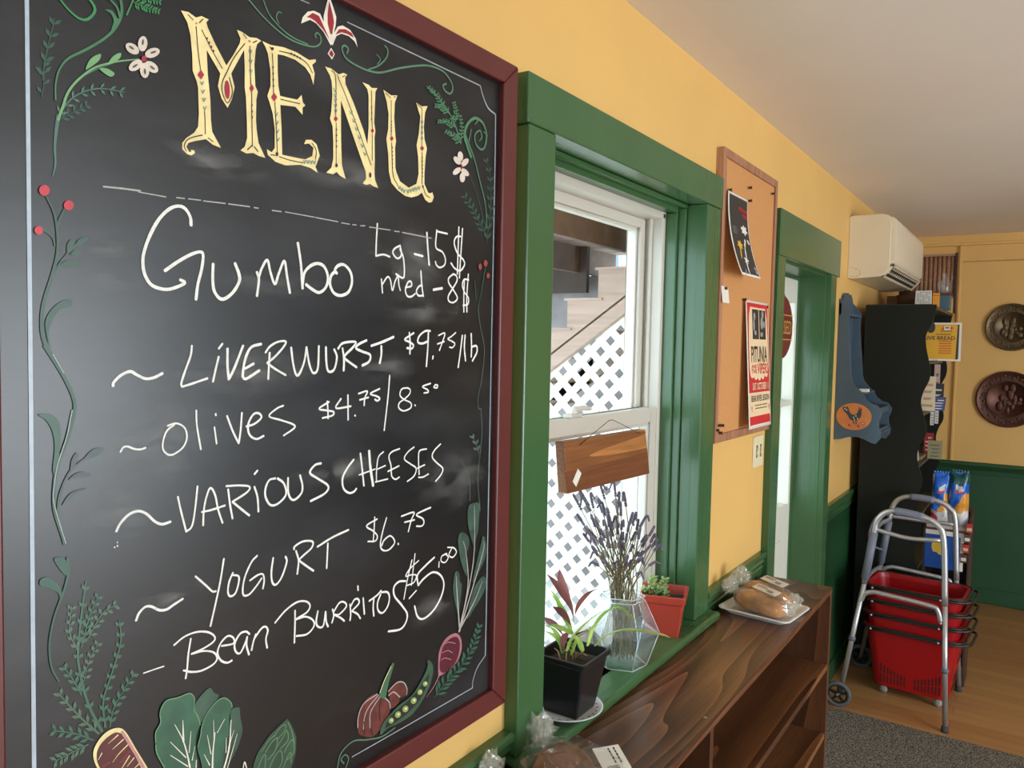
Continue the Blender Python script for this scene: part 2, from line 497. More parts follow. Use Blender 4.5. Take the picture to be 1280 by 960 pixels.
# ---- door_1
D1 = struct('door_1', (0, 3.33, 0))
MB().box(0, .028, 2.842, 2.932, 0, 1.99).box(0, .028, 3.692, 3.79, 0, 1.99).build('side_casing', GREEN, D1, bevel=.003)
MB().box(0, .032, 2.836, 3.835, 1.985, 2.15).build('head_casing', GREEN, D1, bevel=.003)
mb = MB()
mb.box(-.055, .003, DY0 - .01, 2.936, 0, 1.978).box(-.11, .003, 3.688, DY1 + .01, 0, 1.978).box(-.11, .003, DY0 - .01, DY1 + .01, 1.975, 2.0)
mb.box(-.114, -.053, DY0 - .01, 2.940, 0, 1.966).box(-.2, -.108, 3.680, DY1 + .01, 0, 1.966).box(-.2, -.108, DY0 - .01, DY1 + .01, 1.962, 2.0)
mb.build('jamb', GREEN, D1, bevel=.002)
mb = MB()
dx0, dx1 = -.158, -.116
mb.box(dx0, dx1, 2.93, 3.03, .01, 1.975).box(dx0, dx1, 3.625, 3.70, .01, 1.975).box(dx0, dx1, 3.03, 3.625, 1.86, 1.975).box(dx0, dx1, 3.03, 3.625, .01, .95)
mb.box(dx0, dx1 + .006, 3.03, 3.625, 1.40, 1.425)
mb.box(dx0 + .01, dx1 + .012, 3.03, 3.05, .95, 1.86).box(dx0 + .01, dx1 + .012, 3.605, 3.625, .95, 1.86)
mb.box(dx1, dx1 + .006, 3.09, 3.53, .20, .80)
dl = mb.build('door_leaf', WHITEP, D1, bevel=.003)
MB().box(-.140, -.134, 3.05, 3.605, .95, 1.86).build('pane', PANE, dl)

# ---- right wall and street-front windows (seen only as light and reflections)
for nm, y0, y1, z0, z1 in (('window_2', 0.8, 3.2, .25, 2.15),):
    w_ = struct(nm, (XR, (y0 + y1) / 2, z0))
    mb = MB().box(XR - .02, XR, y0 - .09, y0, z0 - .09, z1 + .09).box(XR - .02, XR, y1, y1 + .09, z0 - .09, z1 + .09).box(XR - .02, XR, y0, y1, z1, z1 + .09).box(XR - .03, XR, y0, y1, z0 - .09, z0)
    mb.box(XR + .03, XR + .07, (y0 + y1) / 2 - .02, (y0 + y1) / 2 + .02, z0, z1)
    mb.build('window_frame', GREEN, w_)
w_ = struct('window_3', (2.2, YF, .75))
MB().box(.81, .9, YF, YF + .02, .66, 2.34).box(3.5, 3.59, YF, YF + .02, .66, 2.34).box(.9, 3.5, YF, YF + .02, 2.25, 2.34).box(.9, 3.5, YF, YF + .03, .66, .75).box(2.18, 2.22, YF - .08, YF - .04, .75, 2.25).build('window_frame', GREEN, w_)

# measured outlines: board artwork in tenths of a millimetre on the slate (y, z), the rest in metres
INK = [["chalk_rule","chalkdim",1,"s",18,19,[4299,18008,198,15,195,9]],
["chalk_rule","chalkdim",1,"s",12,13,[4670,18017,153,0,159,0]],
["chalk_rule","chalkdim",1,"s",13,13,[5108,18031,98,6]],
["chalk_rule","chalkdim",1,"s",13,13,[5252,18041,157,9]],
["chalk_rule","chalkdim",1,"s",13,14,[5440,18048,287,17]],
["chalk_rule","chalkdim",1,"s",14,15,[5770,18067,296,13]],
["chalk_rule","chalkdim",1,"s",15,15,[6129,18079,63,3]],
["chalk_rule","chalkdim",1,"s",15,15,[6397,18086,134,6]],
["chalk_rule","chalkdim",1,"s",12,12,[6416,18088,123,4]],
["chalk_rule","chalkdim",1,"s",12,13,[6601,18098,473,3]],
["chalk_rule","chalkdim",1,"s",13,14,[7091,18100,395,-1]],
["chalk_rule","chalkdim",1,"s",14,14,[7550,18094,148,2]],
["chalk_rule","chalkdim",1,"s",14,14,[7754,18097,76,5]],
["chalk_rule","chalkdim",1,"s",14,15,[7907,18104,78,6]],
["chalk_rule","chalkdim",1,"s",14,15,[7946,18109,48,7]],
["chalk_rule","chalkdim",1,"s",15,15,[8083,18109,430,12]],
["chalk_rule","chalkdim",1,"s",16,16,[8598,18117,108,7]],
["chalk_rule","chalkdim",1,"s",16,17,[8772,18121,666,-3]],
["item_gumbo","chalk",1,"s",37,37,[5286,17752,-11,92,-61,81,-84,17,-104,-46,-117,-118,-101,-173,-71,-181,-22,-134,21,-130,70,-101,100,-35,103,-2,120,40,76,47,-58,28]],
["item_gumbo","chalk",1,"s",36,38,[4968,17220,161,117,154,92,118,41,36,-39,-21,-157,-47,-173,-24,-171]],
["item_gumbo","chalk",1,"s",39,41,[5567,17352,-5,-180,25,-141,100,-78,136,79,95,139,0,89,-58,127]],
["item_gumbo","chalk",1,"s",34,34,[6173,17311,30,-94,-28,-196]],
["item_gumbo","chalk",1,"s",34,36,[6203,17253,44,113,81,106,46,-143,70,-143,61,142,84,157,41,-184,49,-211]],
["item_gumbo","chalk",1,"s",41,41,[6803,17735,51,-262,31,-312]],
["item_gumbo","chalk",1,"s",41,42,[6884,17219,29,144,99,99,127,45,114,-36,62,-127,-33,-135,-113,-80,-120,31,-110,57]],
["item_gumbo","chalk",1,"s",42,42,[7476,17405,-37,43,63,67,110,17,113,-86,30,-135,-64,-141,-148,-58,-127,33,-64,109,17,108,62,59]],
["price_large","chalk",1,"s",27,28,[8243,18180,-17,-250,-6,-213]],
["price_large","chalk",1,"s",28,28,[8220,17717,153,37,136,-19]],
["price_large","chalk",1,"s",29,29,[8732,17924,-119,-57,-41,-70,98,-70,86,60,-24,115]],
["price_large","chalk",1,"s",29,29,[8722,17872,79,-125,26,-205,-32,-92,-153,47]],
["price_large","chalk",1,"s",35,36,[9046,17833,197,-13]],
["price_large","chalk",1,"s",36,37,[9329,18192,29,-250,37,-242]],
["price_large","chalk",1,"s",29,30,[9581,18240,250,-4]],
["price_large","chalk",1,"s",29,29,[9568,18262,-18,-267,162,-60,78,-103,-22,-97,-112,-50,-87,31,-26,52]],
["price_large","chalk",1,"s",31,31,[10181,18237,-118,-23,-54,-103,87,-151,162,-97,30,-79,-105,-100,-145,20,-106,78]],
["price_large","chalk",1,"s",31,31,[10125,18383,-14,-470,-6,-292]],
["price_large","chalk",1,"s",31,31,[10223,18372,-44,-533,-19,-279]],
["price_medium","chalk",1,"s",26,26,[8337,17399,28,-199]],
["price_medium","chalk",1,"s",26,27,[8363,17329,99,109,64,-38,45,-150,51,128,64,86,24,-124,34,-79]],
["price_medium","chalk",1,"s",28,28,[8853,17313,135,33,-13,66,-67,-20,-54,-116,47,-87,90,-2,90,52]],
["price_medium","chalk",1,"s",29,29,[9201,17590,28,-227,39,-159]],
["price_medium","chalk",1,"s",29,29,[9241,17364,-70,-5,-68,-81,48,-65,105,6]],
["price_medium_b","chalk",1,"s",41,42,[9505,17324,221,40]],
["price_medium_b","chalk",1,"s",29,29,[10001,17612,-114,-74,2,-79,119,-104,108,-123,-103,-79,-117,18,-15,79,100,119,114,138,-15,79,-79,26]],
["price_medium_b","chalk",1,"s",30,30,[10417,17548,-123,-1,-51,-94,57,-111,111,-92,-11,-100,-134,-32]],
["price_medium_b","chalk",1,"s",30,30,[10400,17646,-31,-366,8,-264]],
["price_medium_b","chalk",1,"s",30,30,[10294,17538,-6,-263,7,-263]],
["dash_liverwurst","chalk",1,"s",31,33,[4387,15981,7,39,73,70,102,40,76,-38,97,-42,100,11,95,43]],
["item_liverwurst","chalk",1,"s",26,26,[5294,16410,-16,-113,-78,-196,-38,-111,10,-42]],
["item_liverwurst","chalk",1,"s",26,27,[5172,15948,122,31,200,56]],
["item_liverwurst","chalk",1,"s",27,27,[5642,16283,-41,-146,-36,-144]],
["item_liverwurst","chalk",1,"s",28,27,[5693,16436,-51,-59]],
["item_liverwurst","chalk",1,"s",33,33,[5761,16378,0,-199,18,-163]],
["item_liverwurst","chalk",1,"s",33,33,[5779,16016,77,132,122,269]],
["item_liverwurst","chalk",1,"s",35,34,[6242,16438,-138,-35,-72,-91,-44,-135,-17,-136]],
["item_liverwurst","chalk",1,"s",34,34,[6006,16139,126,59]],
["item_liverwurst","chalk",1,"s",34,35,[5971,16044,53,-27,191,96]],
["item_liverwurst","chalk",1,"s",28,28,[6304,16332,68,77,120,58,124,8,-35,-71,-140,-128,-111,-69]],
["item_liverwurst","chalk",1,"s",28,29,[6330,16207,112,-72,177,-88]],
["item_liverwurst","chalk",1,"s",29,29,[6369,16332,-13,-181,-8,-147]],
["item_liverwurst","chalk",1,"s",31,32,[6703,16398,32,-195,47,-145,55,-1,82,159,36,191]],
["item_liverwurst","chalk",1,"s",32,33,[6955,16407,50,-221,68,-119,77,58,16,298]],
["item_liverwurst","chalk",1,"s",34,34,[7290,16410,11,-212,37,-114,101,22,49,167,-52,107]],
["item_liverwurst","chalk",1,"s",34,35,[7507,16388,93,78,233,19,-42,-71,-148,-110,-20,-46]],
["item_liverwurst","chalk",1,"s",35,36,[7623,16258,128,-71,109,-56]],
["item_liverwurst","chalk",1,"s",35,35,[7590,16397,29,-155,-4,-155]],
["item_liverwurst","chalk",1,"s",36,36,[8052,16511,-153,-57,-54,-56,121,-46,157,-48,-21,-96,-133,-55]],
["item_liverwurst","chalk",1,"s",37,39,[8144,16433,229,59,237,78]],
["item_liverwurst","chalk",1,"s",38,38,[8351,16434,2,-130,-33,-122]],
["price_liverwurst","chalk",1,"s",32,32,[9059,16637,-90,-40,-112,-62,102,-36,92,-45,-33,-53,-113,7]],
["price_liverwurst","chalk",1,"s",32,32,[8956,16642,22,-173,-4,-152]],
["price_liverwurst","chalk",1,"s",33,33,[9447,16677,-120,-3,-140,-80,-33,-93,106,-21,142,40]],
["price_liverwurst","chalk",1,"s",33,33,[9399,16661,-7,-234,-29,-305]],
["price_liverwurst","chalk",1,"s",34,34,[9524,16286,-11,-47]],
["price_liverwurst","chalk",1,"s",24,24,[9645,16611,162,40,-60,-142,-72,-136]],
["price_liverwurst","chalk",1,"s",24,25,[9623,16476,175,42]],
["price_liverwurst","chalk",1,"s",25,25,[10091,16669,-116,-67,-89,-42,117,-39,67,-40,-64,-58,-78,8]],
["price_liverwurst","chalk",1,"s",34,34,[10266,16624,-47,-273,-52,-255]],
["price_liverwurst","chalk",1,"s",34,34,[10341,16633,-16,-199,39,-233]],
["price_liverwurst","chalk",1,"s",35,35,[10505,16662,18,-226,-6,-168]],
["price_liverwurst","chalk",1,"s",35,35,[10518,16436,139,18,18,-102,-123,-152]],
["dash_olives","chalk",1,"s",21,22,[4460,15288,30,43,48,8,75,-34,70,-11,56,12]],
["item_olives","chalk",1,"s",21,21,[4995,15523,105,20,100,-56,31,-109,-47,-109,-108,-66,-75,1,-59,61,0,97,45,107,90,62]],
["item_olives","chalk",1,"s",22,22,[5349,15675,8,-179,51,-278]],
["item_olives","chalk",1,"s",23,23,[5585,15464,30,-200]],
["item_olives","chalk",1,"s",23,23,[5601,15621,4,-24]],
["item_olives","chalk",1,"s",26,27,[5754,15585,86,-200,80,-143]],
["item_olives","chalk",1,"s",27,27,[5920,15242,26,164,17,203]],
["item_olives","chalk",1,"s",27,28,[6026,15438,118,22,102,70,-38,56,-82,-10,-73,-117,19,-124,101,-63,111,29]],
["item_olives","chalk",1,"s",24,24,[6587,15661,-107,-33,-115,-87,174,-60,201,-70,20,-50,-170,-83]],
["price_olives","chalk",1,"s",26,26,[7356,15671,-176,-83,155,-35,101,-23,-22,-49,-178,-23]],
["price_olives","chalk",1,"s",26,26,[7322,15681,12,-111,6,-127]],
["price_olives","chalk",1,"s",27,27,[7572,15703,-91,-124,280,10]],
["price_olives","chalk",1,"s",27,27,[7700,15749,9,-349]],
["price_olives","chalk",1,"s",28,28,[7835,15460,12,-13]],
["price_olives","chalk",1,"s",26,26,[7903,15758,173,29,-49,-96,-11,-107]],
["price_olives","chalk",1,"s",26,26,[7929,15669,173,27]],
["price_olives","chalk",1,"s",27,27,[8330,15813,-191,-64,128,-42,65,-39,-51,-29,-52,24]],
["price_olives","chalk",1,"s",27,27,[8537,16000,-34,-331,-71,-475]],
["price_olives","chalk",1,"s",24,24,[8945,15805,-140,-14,-40,-93,99,-70,142,-55,2,-77,-155,-38,-112,53,13,75,110,51,111,71,13,67,-71,31]],
["price_olives","chalk",1,"s",24,24,[9102,15537,15,-16]],
["price_olives","chalk",1,"s",25,25,[9472,15855,-194,-43,120,-53,16,-40,-104,-9]],
["price_olives","chalk",1,"s",25,25,[9595,15832,-45,-39,77,-12,15,39,-62,12]],
["dash_cheeses","chalk",1,"s",27,30,[4411,14456,48,81,96,77,104,16,92,-49,86,-91,88,-50,104,9]],
["item_cheeses","chalk",1,"s",23,23,[5118,14716,34,-154,69,-262]],
["item_cheeses","chalk",1,"s",23,24,[5221,14300,71,51,40,181,32,270]],
["item_cheeses","chalk",1,"s",24,25,[5437,14332,8,167,33,155,54,102,62,-90,42,-184,60,-167]],
["item_cheeses","chalk",1,"s",24,25,[5418,14492,134,4,178,23]],
["dash_cheeses","chalk",1,"s",15,15,[4424,14343,-4,-10]],
["dash_cheeses","chalk",1,"s",15,15,[4390,14297,6,-9]],
["dash_cheeses","chalk",1,"s",15,15,[4420,14307,5,-12]],
["item_cheeses","chalk",1,"s",26,27,[5746,14748,184,-18,144,-35,-36,-64,-205,-84]],
["item_cheeses","chalk",1,"s",27,27,[5833,14547,116,-102,126,-106]],
["item_cheeses","chalk",1,"s",26,27,[5772,14707,27,-192,35,-172]],
["item_cheeses","chalk",1,"s",28,28,[6147,14684,47,-139,14,-181]],
["item_cheeses","chalk",1,"s",28,28,[6193,14880,-46,-41]],
["item_cheeses","chalk",1,"s",29,29,[6467,14746,-96,-11,-57,-95,1,-110,67,-105,97,-16,118,62,40,75,-41,119,-99,77]],
["item_cheeses","chalk",1,"s",30,30,[6666,14728,1,-170,41,-104,72,-27,103,66,20,97,-43,145]],
["item_cheeses","chalk",1,"s",31,31,[7222,14850,-109,-13,-85,-90,130,-92,190,-128,-55,-94,-251,-67]],
["item_cheeses_b","chalk",1,"s",32,32,[7826,14833,-125,-109,-86,-129,19,-143,107,-80,96,7,44,35]],
["item_cheeses_b","chalk",1,"s",32,32,[7952,14908,41,-237,35,-239]],
["item_cheeses_b","chalk",1,"s",45,46,[8126,14926,29,-239,61,-281]],
["item_cheeses_b","chalk",1,"s",22,22,[7932,14601,326,46]],
["item_cheeses_b","chalk",1,"s",23,22,[8424,14881,-104,-67,-36,-179,-2,-174]],
["item_cheeses_b","chalk",1,"s",22,23,[8261,14455,263,11]],
["item_cheeses_b","chalk",1,"s",22,23,[8284,14635,183,37]],
["item_cheeses_b","chalk",1,"s",24,24,[8775,14892,-177,-33,-58,-69,48,-136,16,-152,83,-63,88,22]],
["item_cheeses_b","chalk",1,"s",23,24,[8522,14578,244,55]],
["item_cheeses_b","chalk",1,"s",24,24,[9101,14884,-142,-62,-78,-97,139,-93,132,-84,-42,-111,-157,-67]],
["item_cheeses_b","chalk",1,"s",25,25,[9398,14826,-164,-13,-27,-115,20,-257]],
["item_cheeses_b","chalk",1,"s",25,25,[9214,14400,104,-10,135,32]],
["item_cheeses_b","chalk",1,"s",25,25,[9181,14545,178,34]],
["item_cheeses_b","chalk",1,"s",26,26,[9743,14872,-160,-95,-44,-95,111,-103,154,-109,-39,-97,-139,-93]],
["dash_yogurt","chalk",1,"s",27,29,[4623,13445,35,73,71,49,73,-17,87,-62,90,-17,91,32,108,36]],
["item_yogurt","chalk",1,"s",23,24,[5337,13760,130,-134,91,-97,50,-13]],
["item_yogurt","chalk",1,"s",25,24,[5715,13882,-47,-253,-68,-268,-67,-243]],
["item_yogurt","chalk",1,"s",25,25,[5832,13658,88,-36,1,-85,-44,-112,-71,-20,-35,62,17,118,53,101]],
["item_yogurt","chalk",1,"s",24,25,[6194,13816,-84,-60,-91,-150,-35,-131,9,-103,82,-13,111,81,75,77]],
["item_yogurt","chalk",1,"s",24,25,[6084,13528,120,42,75,-10,20,-84,-19,-99]],
["item_yogurt","chalk",1,"s",27,28,[6438,13736,-28,-178,14,-132,59,-46,89,76,79,177,-21,78]],
["item_yogurt","chalk",1,"s",28,28,[6772,13771,10,39,135,39,160,-32,-10,-82,-148,-78,-73,-42]],
["item_yogurt","chalk",1,"s",28,29,[6846,13615,116,-93,141,-108]],
["item_yogurt","chalk",1,"s",28,28,[6803,13748,43,-142,-20,-170]],
["item_yogurt","chalk",1,"s",29,31,[7165,13726,279,78,292,46]],
["item_yogurt","chalk",1,"s",30,30,[7354,13736,-19,-342]],
["price_yogurt","chalk",1,"s",25,24,[8309,13904,-217,-62,129,-97,92,-91,-38,-67,-154,21]],
["price_yogurt","chalk",1,"s",24,24,[8256,13941,-10,-182,-17,-181]],
["price_yogurt","chalk",1,"s",25,25,[8507,13888,-77,-182,-49,-196,54,-95,134,-19,121,89,-97,114,-134,-39,-52,-74]],
["price_yogurt","chalk",1,"s",26,26,[8766,13451,6,-21]],
["price_yogurt","chalk",1,"s",26,26,[8831,13853,285,13,-56,-107,-68,-173]],
["price_yogurt","chalk",1,"s",26,27,[8903,13748,230,-2]],
["price_yogurt","chalk",1,"s",28,27,[9520,13875,-167,-19,-177,-39,150,-85,32,-76,-59,-39,-120,22]],
["dash_burritos","chalk",1,"s",14,15,[4704,12839,115,0,126,-3]],
["item_bean","chalk",1,"s",22,23,[5067,13037,132,58,160,7,147,-48,84,-78,-17,-55,-133,-40,-154,-15]],
["item_bean","chalk",1,"s",23,23,[5286,12866,154,-15,133,-58,51,-84,-50,-59,-150,-24,-130,26,-111,56]],
["item_bean","chalk",1,"s",23,23,[5278,13049,-32,-173,-16,-170,-19,-103]],
["item_bean","chalk",1,"s",24,25,[5684,12834,166,-21,-1,69,-79,47,-95,-55,-47,-106,48,-106,86,-57,67,6]],
["item_bean","chalk",1,"s",26,26,[6084,12858,-55,48,-90,-5,-72,-102,18,-98,63,-36,72,102,28,70]],
["item_bean","chalk",1,"s",26,26,[6048,12837,-9,-107,37,-129]],
["item_bean","chalk",1,"s",26,26,[6113,12644,27,102,37,84]],
["item_bean","chalk",1,"s",26,26,[6149,12775,103,96,67,12,39,-59,-29,-104,20,-119]],
["item_burritos","chalk",1,"s",25,26,[6470,12888,169,115,184,58,148,-27,75,-75,-53,-78,-199,-45]],
["item_burritos","chalk",1,"s",26,26,[6794,12836,178,-9,130,-88,12,-88,-118,-68,-180,29]],
["item_burritos","chalk",1,"s",26,26,[6793,12961,1,-183,-9,-248]],
["item_burritos","chalk",1,"s",27,28,[7185,12845,-28,-138,34,-79,89,-17,43,187]],
["item_burritos","chalk",1,"s",28,28,[7323,12798,13,-143,35,-80]],
["item_burritos","chalk",1,"s",26,26,[7449,12798,24,-94,-34,-96]],
["item_burritos","chalk",1,"s",26,26,[7472,12757,104,95,94,-16,37,-72,-130,-72,-93,18]],
["item_burritos","chalk",1,"s",26,27,[7484,12710,118,-78,71,-65]],
["item_burritos","chalk",1,"s",27,27,[7779,12780,14,-148,-11,-87]],
["item_burritos","chalk",1,"s",27,27,[7791,12741,72,80,74,-11,13,-67,-134,-72]],
["item_burritos","chalk",1,"s",27,28,[7816,12671,112,-76,58,-81]],
["item_burritos","chalk",1,"s",28,28,[8037,12802,29,-246]],
["item_burritos","chalk",1,"s",28,28,[7929,13003,6,-65]],
["item_burritos","chalk",1,"s",28,29,[8160,12724,159,42,92,52]],
["item_burritos","chalk",1,"s",29,29,[8255,12727,-11,-127,15,-126]],
["item_burritos","chalk",1,"s",29,29,[8411,12789,134,-34,43,-96,-39,-123,-106,-66,-94,63,-15,117,64,115]],
["item_burritos","chalk",1,"s",33,32,[8950,12826,-156,28,-110,-59,16,-139,157,-177,131,-172,-26,-130,-126,-71,-264,45]],
["price_burritos","chalk",1,"s",35,34,[9633,13048,-199,-78,-209,-112,19,-173]],
["price_burritos","chalk",1,"s",34,33,[9244,12685,133,77,214,51,191,-86,101,-169,-60,-193,-186,-177,-245,-74,-152,73,-78,191]],
["price_burritos_b","chalk",1,"s",22,22,[9250,13081,-203,-82,-99,-95,130,-11,118,-38,-57,-95,-159,-10]],
["price_burritos_b","chalk",1,"s",22,21,[9088,13127,-96,-272,-80,-303]],
["price_burritos_b","chalk",1,"s",22,22,[9159,13210,-39,-228,-39,-257]],
["price_burritos_b","chalk",1,"s",22,22,[9201,12616,-168,-85]],
["price_burritos_b","chalk",1,"s",23,23,[9752,12950,-5,-91]],
["price_burritos_b","chalk",1,"s",24,24,[9952,13041,-129,-14,-20,-78,104,-44,80,66,-84,80]],
["price_burritos_b","chalk",1,"s",24,24,[9966,13142,166,-45,70,-88,-99,-63,-101,63,80,99]],
["menu_title","cream",2,"p",0,0,[5162,20058,91,15,92,-27,70,41,92,-7,-32,-41,20,-55,96,-149,146,-193,95,150,85,156,12,61,-51,83,65,0,114,-27,98,25,69,-11,-60,-55,-23,-78,-17,-181,15,-245,36,-56,-21,-102,-4,-237,9,-107,28,-157,102,-158,-92,3,-87,19,-93,-26,-87,18,61,56,34,111,-6,218,-13,250,-18,112,0,231,-10,200,-176,-326,48,-144,-42,-154,-54,-107,-80,85,-50,128,33,150,-178,210,16,-272,32,-269,8,-221,16,-128,115,-158,-106,12,-89,43,-134,-50,-86,-40,-26,-47,34,-50,31,10,-13,17,44,3,12,-25,-43,-37,-54,3,-61,41,0,68,53,67,93,76,50,80,10,154,-10,273,-18,69,-50,101,-4,169,-23,209,-38,122]],
["menu_title","cream",2,"p",0,0,[6236,20080,120,-6,208,36,197,1,203,-33,108,44,7,-30,-63,-58,43,-98,-20,-149,-53,112,-83,69,-161,45,-177,-1,-99,-16,1,-188,14,-192,26,-112,100,9,168,17,70,78,21,-88,41,-29,-44,-38,0,-91,-117,72,-235,-38,21,-291,12,-311,187,7,182,11,114,66,20,109,-74,39,-82,-26,30,62,93,21,85,-37,55,-133,-53,-124,-20,-36,43,-72,-127,40,-165,7,-239,-55,-154,15,-113,60,-16,65,72,-23,47,63,-2,228,-29,174,-48,123,-37,73,49,132,-4,193,-38,182,-38,70]],
["menu_title","cream",2,"p",0,0,[7234,20077,105,7,133,-38,90,46,68,-5,-40,-45,8,-88,153,-209,195,-325,76,-172,21,229,-4,240,-3,206,-26,78,-97,67,121,0,62,-26,116,29,-41,-60,-9,-228,-9,-210,26,-107,-16,-99,10,-312,-4,-190,14,-85,64,-97,-88,5,-75,22,-74,-27,-68,10,62,72,-8,93,-186,331,-293,528,10,-461,6,-161,14,-230,71,-171,-103,23,-64,38,-60,-40,-125,-4,91,83,32,122,-2,229,-14,194,-49,94,25,96,15,213,-13,175,-33,71]],
["menu_title","cream",2,"p",0,0,[8329,20080,161,-35,131,35,-51,-121,-9,-216,31,-262,15,-59,-20,-103,13,-286,26,-63,77,-113,194,-57,167,85,48,158,-14,241,-40,177,47,178,29,267,-50,80,-45,100,123,-24,136,41,-56,-114,-24,-212,18,-183,62,-128,-27,-128,-23,-269,3,-151,91,-117,60,1,38,25,38,-70,-43,-84,-75,-21,-89,33,-75,91,-100,-63,-141,-48,-139,1,-164,55,-135,84,-55,151,-18,246,-42,204,36,151,4,213,-42,163]],
["menu_title","ink",3,"s",10,10,[5345,19947,23,-245,32,-209]],
["menu_title","ink",3,"s",10,10,[5415,19936,128,-179,139,-167]],
["menu_title","ink",3,"s",11,11,[5987,19970,-146,-204,-101,-201,-58,-130,0,-113,67,-103,67,140,-42,159]],
["menu_title","ink",3,"s",11,11,[6057,19963,6,-216,8,-231]],
["menu_title","ink",3,"s",11,11,[6086,19432,1,-240,10,-395]],
["menu_title","ink",3,"s",10,10,[5450,19051,6,-87,4,-166]],
["menu_title","ink",3,"s",10,10,[5245,20041,62,-33]],
["menu_title","ink",3,"s",10,10,[5384,20001,47,57]],
["menu_title","ink",3,"s",11,11,[6101,20014,54,42]],
["menu_title","ink",3,"s",11,11,[5960,20069,53,-33]],
["menu_title","ink",3,"s",12,11,[5423,18778,-118,-50,-77,-52,-30,-68,23,-49]],
["menu_title","ink",3,"s",12,12,[5495,18764,65,-28]],
["menu_title","ink",3,"s",13,13,[6026,18744,62,62]],
["menu_title","ink",3,"s",13,13,[6124,18802,54,-47]],
["menu_title","crimson",4,"p",0,0,[5403,19494,39,-44,-39,-66,-40,43]],
["menu_title","crimson",4,"p",0,0,[6082,19528,32,-41,-32,-59,-32,41]],
["menu_title","crimson",4,"p",0,0,[6412,19515,45,-42,-45,-66,-45,42]],
["menu_title","crimson",4,"p",0,0,[5777,19378,0,-47,-7,-40,-12,-25,-15,-4,-15,16,-11,34,-7,45,1,47,7,39,12,25,14,5,15,-16,12,-34]],
["menu_title","teal",4,"l",9,9,[5394,19362,21,-33]],
["menu_title","teal",4,"l",9,9,[5436,19374,-21,-45]],
["menu_title","teal",4,"l",9,9,[5406,19274,21,-33]],
["menu_title","teal",4,"l",9,9,[5448,19285,-21,-44]],
["menu_title","teal",4,"l",9,9,[5418,19185,20,-33]],
["menu_title","teal",4,"l",9,9,[5459,19196,-21,-44]],
["menu_title","teal",4,"l",9,9,[5429,19096,21,-34]],
["menu_title","teal",4,"l",9,9,[5471,19106,-21,-44]],
["menu_title","teal",4,"l",9,9,[6038,19908,23,-33]],
["menu_title","teal",4,"l",9,9,[6084,19923,-23,-48]],
["menu_title","teal",4,"l",9,9,[6041,19796,23,-33]],
["menu_title","teal",4,"l",9,9,[6087,19811,-23,-48]],
["menu_title","teal",4,"l",9,9,[6044,19684,23,-33]],
["menu_title","teal",4,"l",9,9,[6090,19698,-23,-47]],
["menu_title","ink",4,"p",0,0,[5489,19865,-5,-15,-10,-4,-6,12,6,15,10,3]],
["menu_title","ink",4,"p",0,0,[5517,19828,-6,-16,-10,-3,-5,12,5,15,10,3]],
["menu_title","ink",4,"p",0,0,[5544,19790,-5,-15,-10,-3,-5,12,5,15,10,3]],
["menu_title","ink",4,"p",0,0,[5572,19753,-5,-15,-10,-4,-5,12,5,15,10,4]],
["menu_title","ink",4,"p",0,0,[6098,19281,-6,-15,-11,-3,-6,12,6,16,11,3]],
["menu_title","ink",4,"p",0,0,[6100,19212,-6,-16,-11,-3,-6,13,6,16,11,3]],
["menu_title","ink",4,"p",0,0,[6102,19143,-6,-16,-11,-3,-6,13,6,16,11,2]],
["menu_title","rose",4,"p",0,0,[5359,19986,-1,-6,-4,-6,-6,-4,-6,-2,-6,0,-3,3,-2,5,2,6,3,5,6,5,6,2,6,-1,4,-3]],
["menu_title","rose",4,"p",0,0,[6064,20021,-2,-6,-4,-6,-6,-5,-7,-2,-7,0,-4,3,-2,6,2,6,4,6,7,4,7,3,6,-1,4,-3]],
["menu_title","ink",3,"s",11,11,[6385,19978,10,-191,11,-283]],
["menu_title","ink",3,"s",11,12,[6488,20041,194,23,160,-13,102,-39,73,-81]],
["menu_title","ink",3,"s",12,12,[6511,19464,305,24]],
["menu_title","ink",3,"s",11,11,[6347,20049,37,-33]],
["menu_title","ink",3,"s",12,12,[6425,19405,21,-274,21,-361]],
["menu_title","ink",3,"s",12,12,[6496,18761,156,-11,221,10]],
["menu_title","ink",3,"s",12,12,[6363,18756,66,6]],
["menu_title","ink",3,"s",12,13,[7015,19043,74,-79,-9,-115]],
["menu_title","ink",4,"p",0,0,[6403,19819,-6,-16,-12,-4,-6,13,6,16,12,4]],
["menu_title","ink",4,"p",0,0,[6406,19745,-6,-16,-12,-4,-6,13,6,16,12,4]],
["menu_title","ink",4,"p",0,0,[6409,19671,-6,-17,-12,-3,-6,13,6,16,12,4]],
["menu_title","ink",4,"p",0,0,[6412,19596,-6,-16,-12,-3,-6,13,6,16,12,3]],
["menu_title","ink",4,"p",0,0,[6685,20069,-7,-17,-12,-4,-7,13,7,17,12,4]],
["menu_title","ink",4,"p",0,0,[6731,20065,-7,-17,-12,-4,-7,13,7,17,12,4]],
["menu_title","ink",4,"p",0,0,[6777,20061,-6,-17,-13,-4,-6,13,6,17,13,4]],
["menu_title","ink",4,"p",0,0,[6824,20057,-6,-17,-13,-4,-7,13,7,17,13,4]],
["menu_title","teal",4,"l",10,10,[6425,19278,20,-37]],
["menu_title","teal",4,"l",10,10,[6466,19289,-21,-48]],
["menu_title","teal",4,"l",10,10,[6433,19180,21,-38]],
["menu_title","teal",4,"l",10,10,[6474,19190,-20,-48]],
["menu_title","teal",4,"l",10,10,[6442,19081,21,-38]],
["menu_title","teal",4,"l",10,10,[6483,19090,-20,-47]],
["menu_title","teal",4,"l",10,10,[6451,18981,21,-38]],
["menu_title","teal",4,"l",10,10,[6492,18991,-20,-48]],
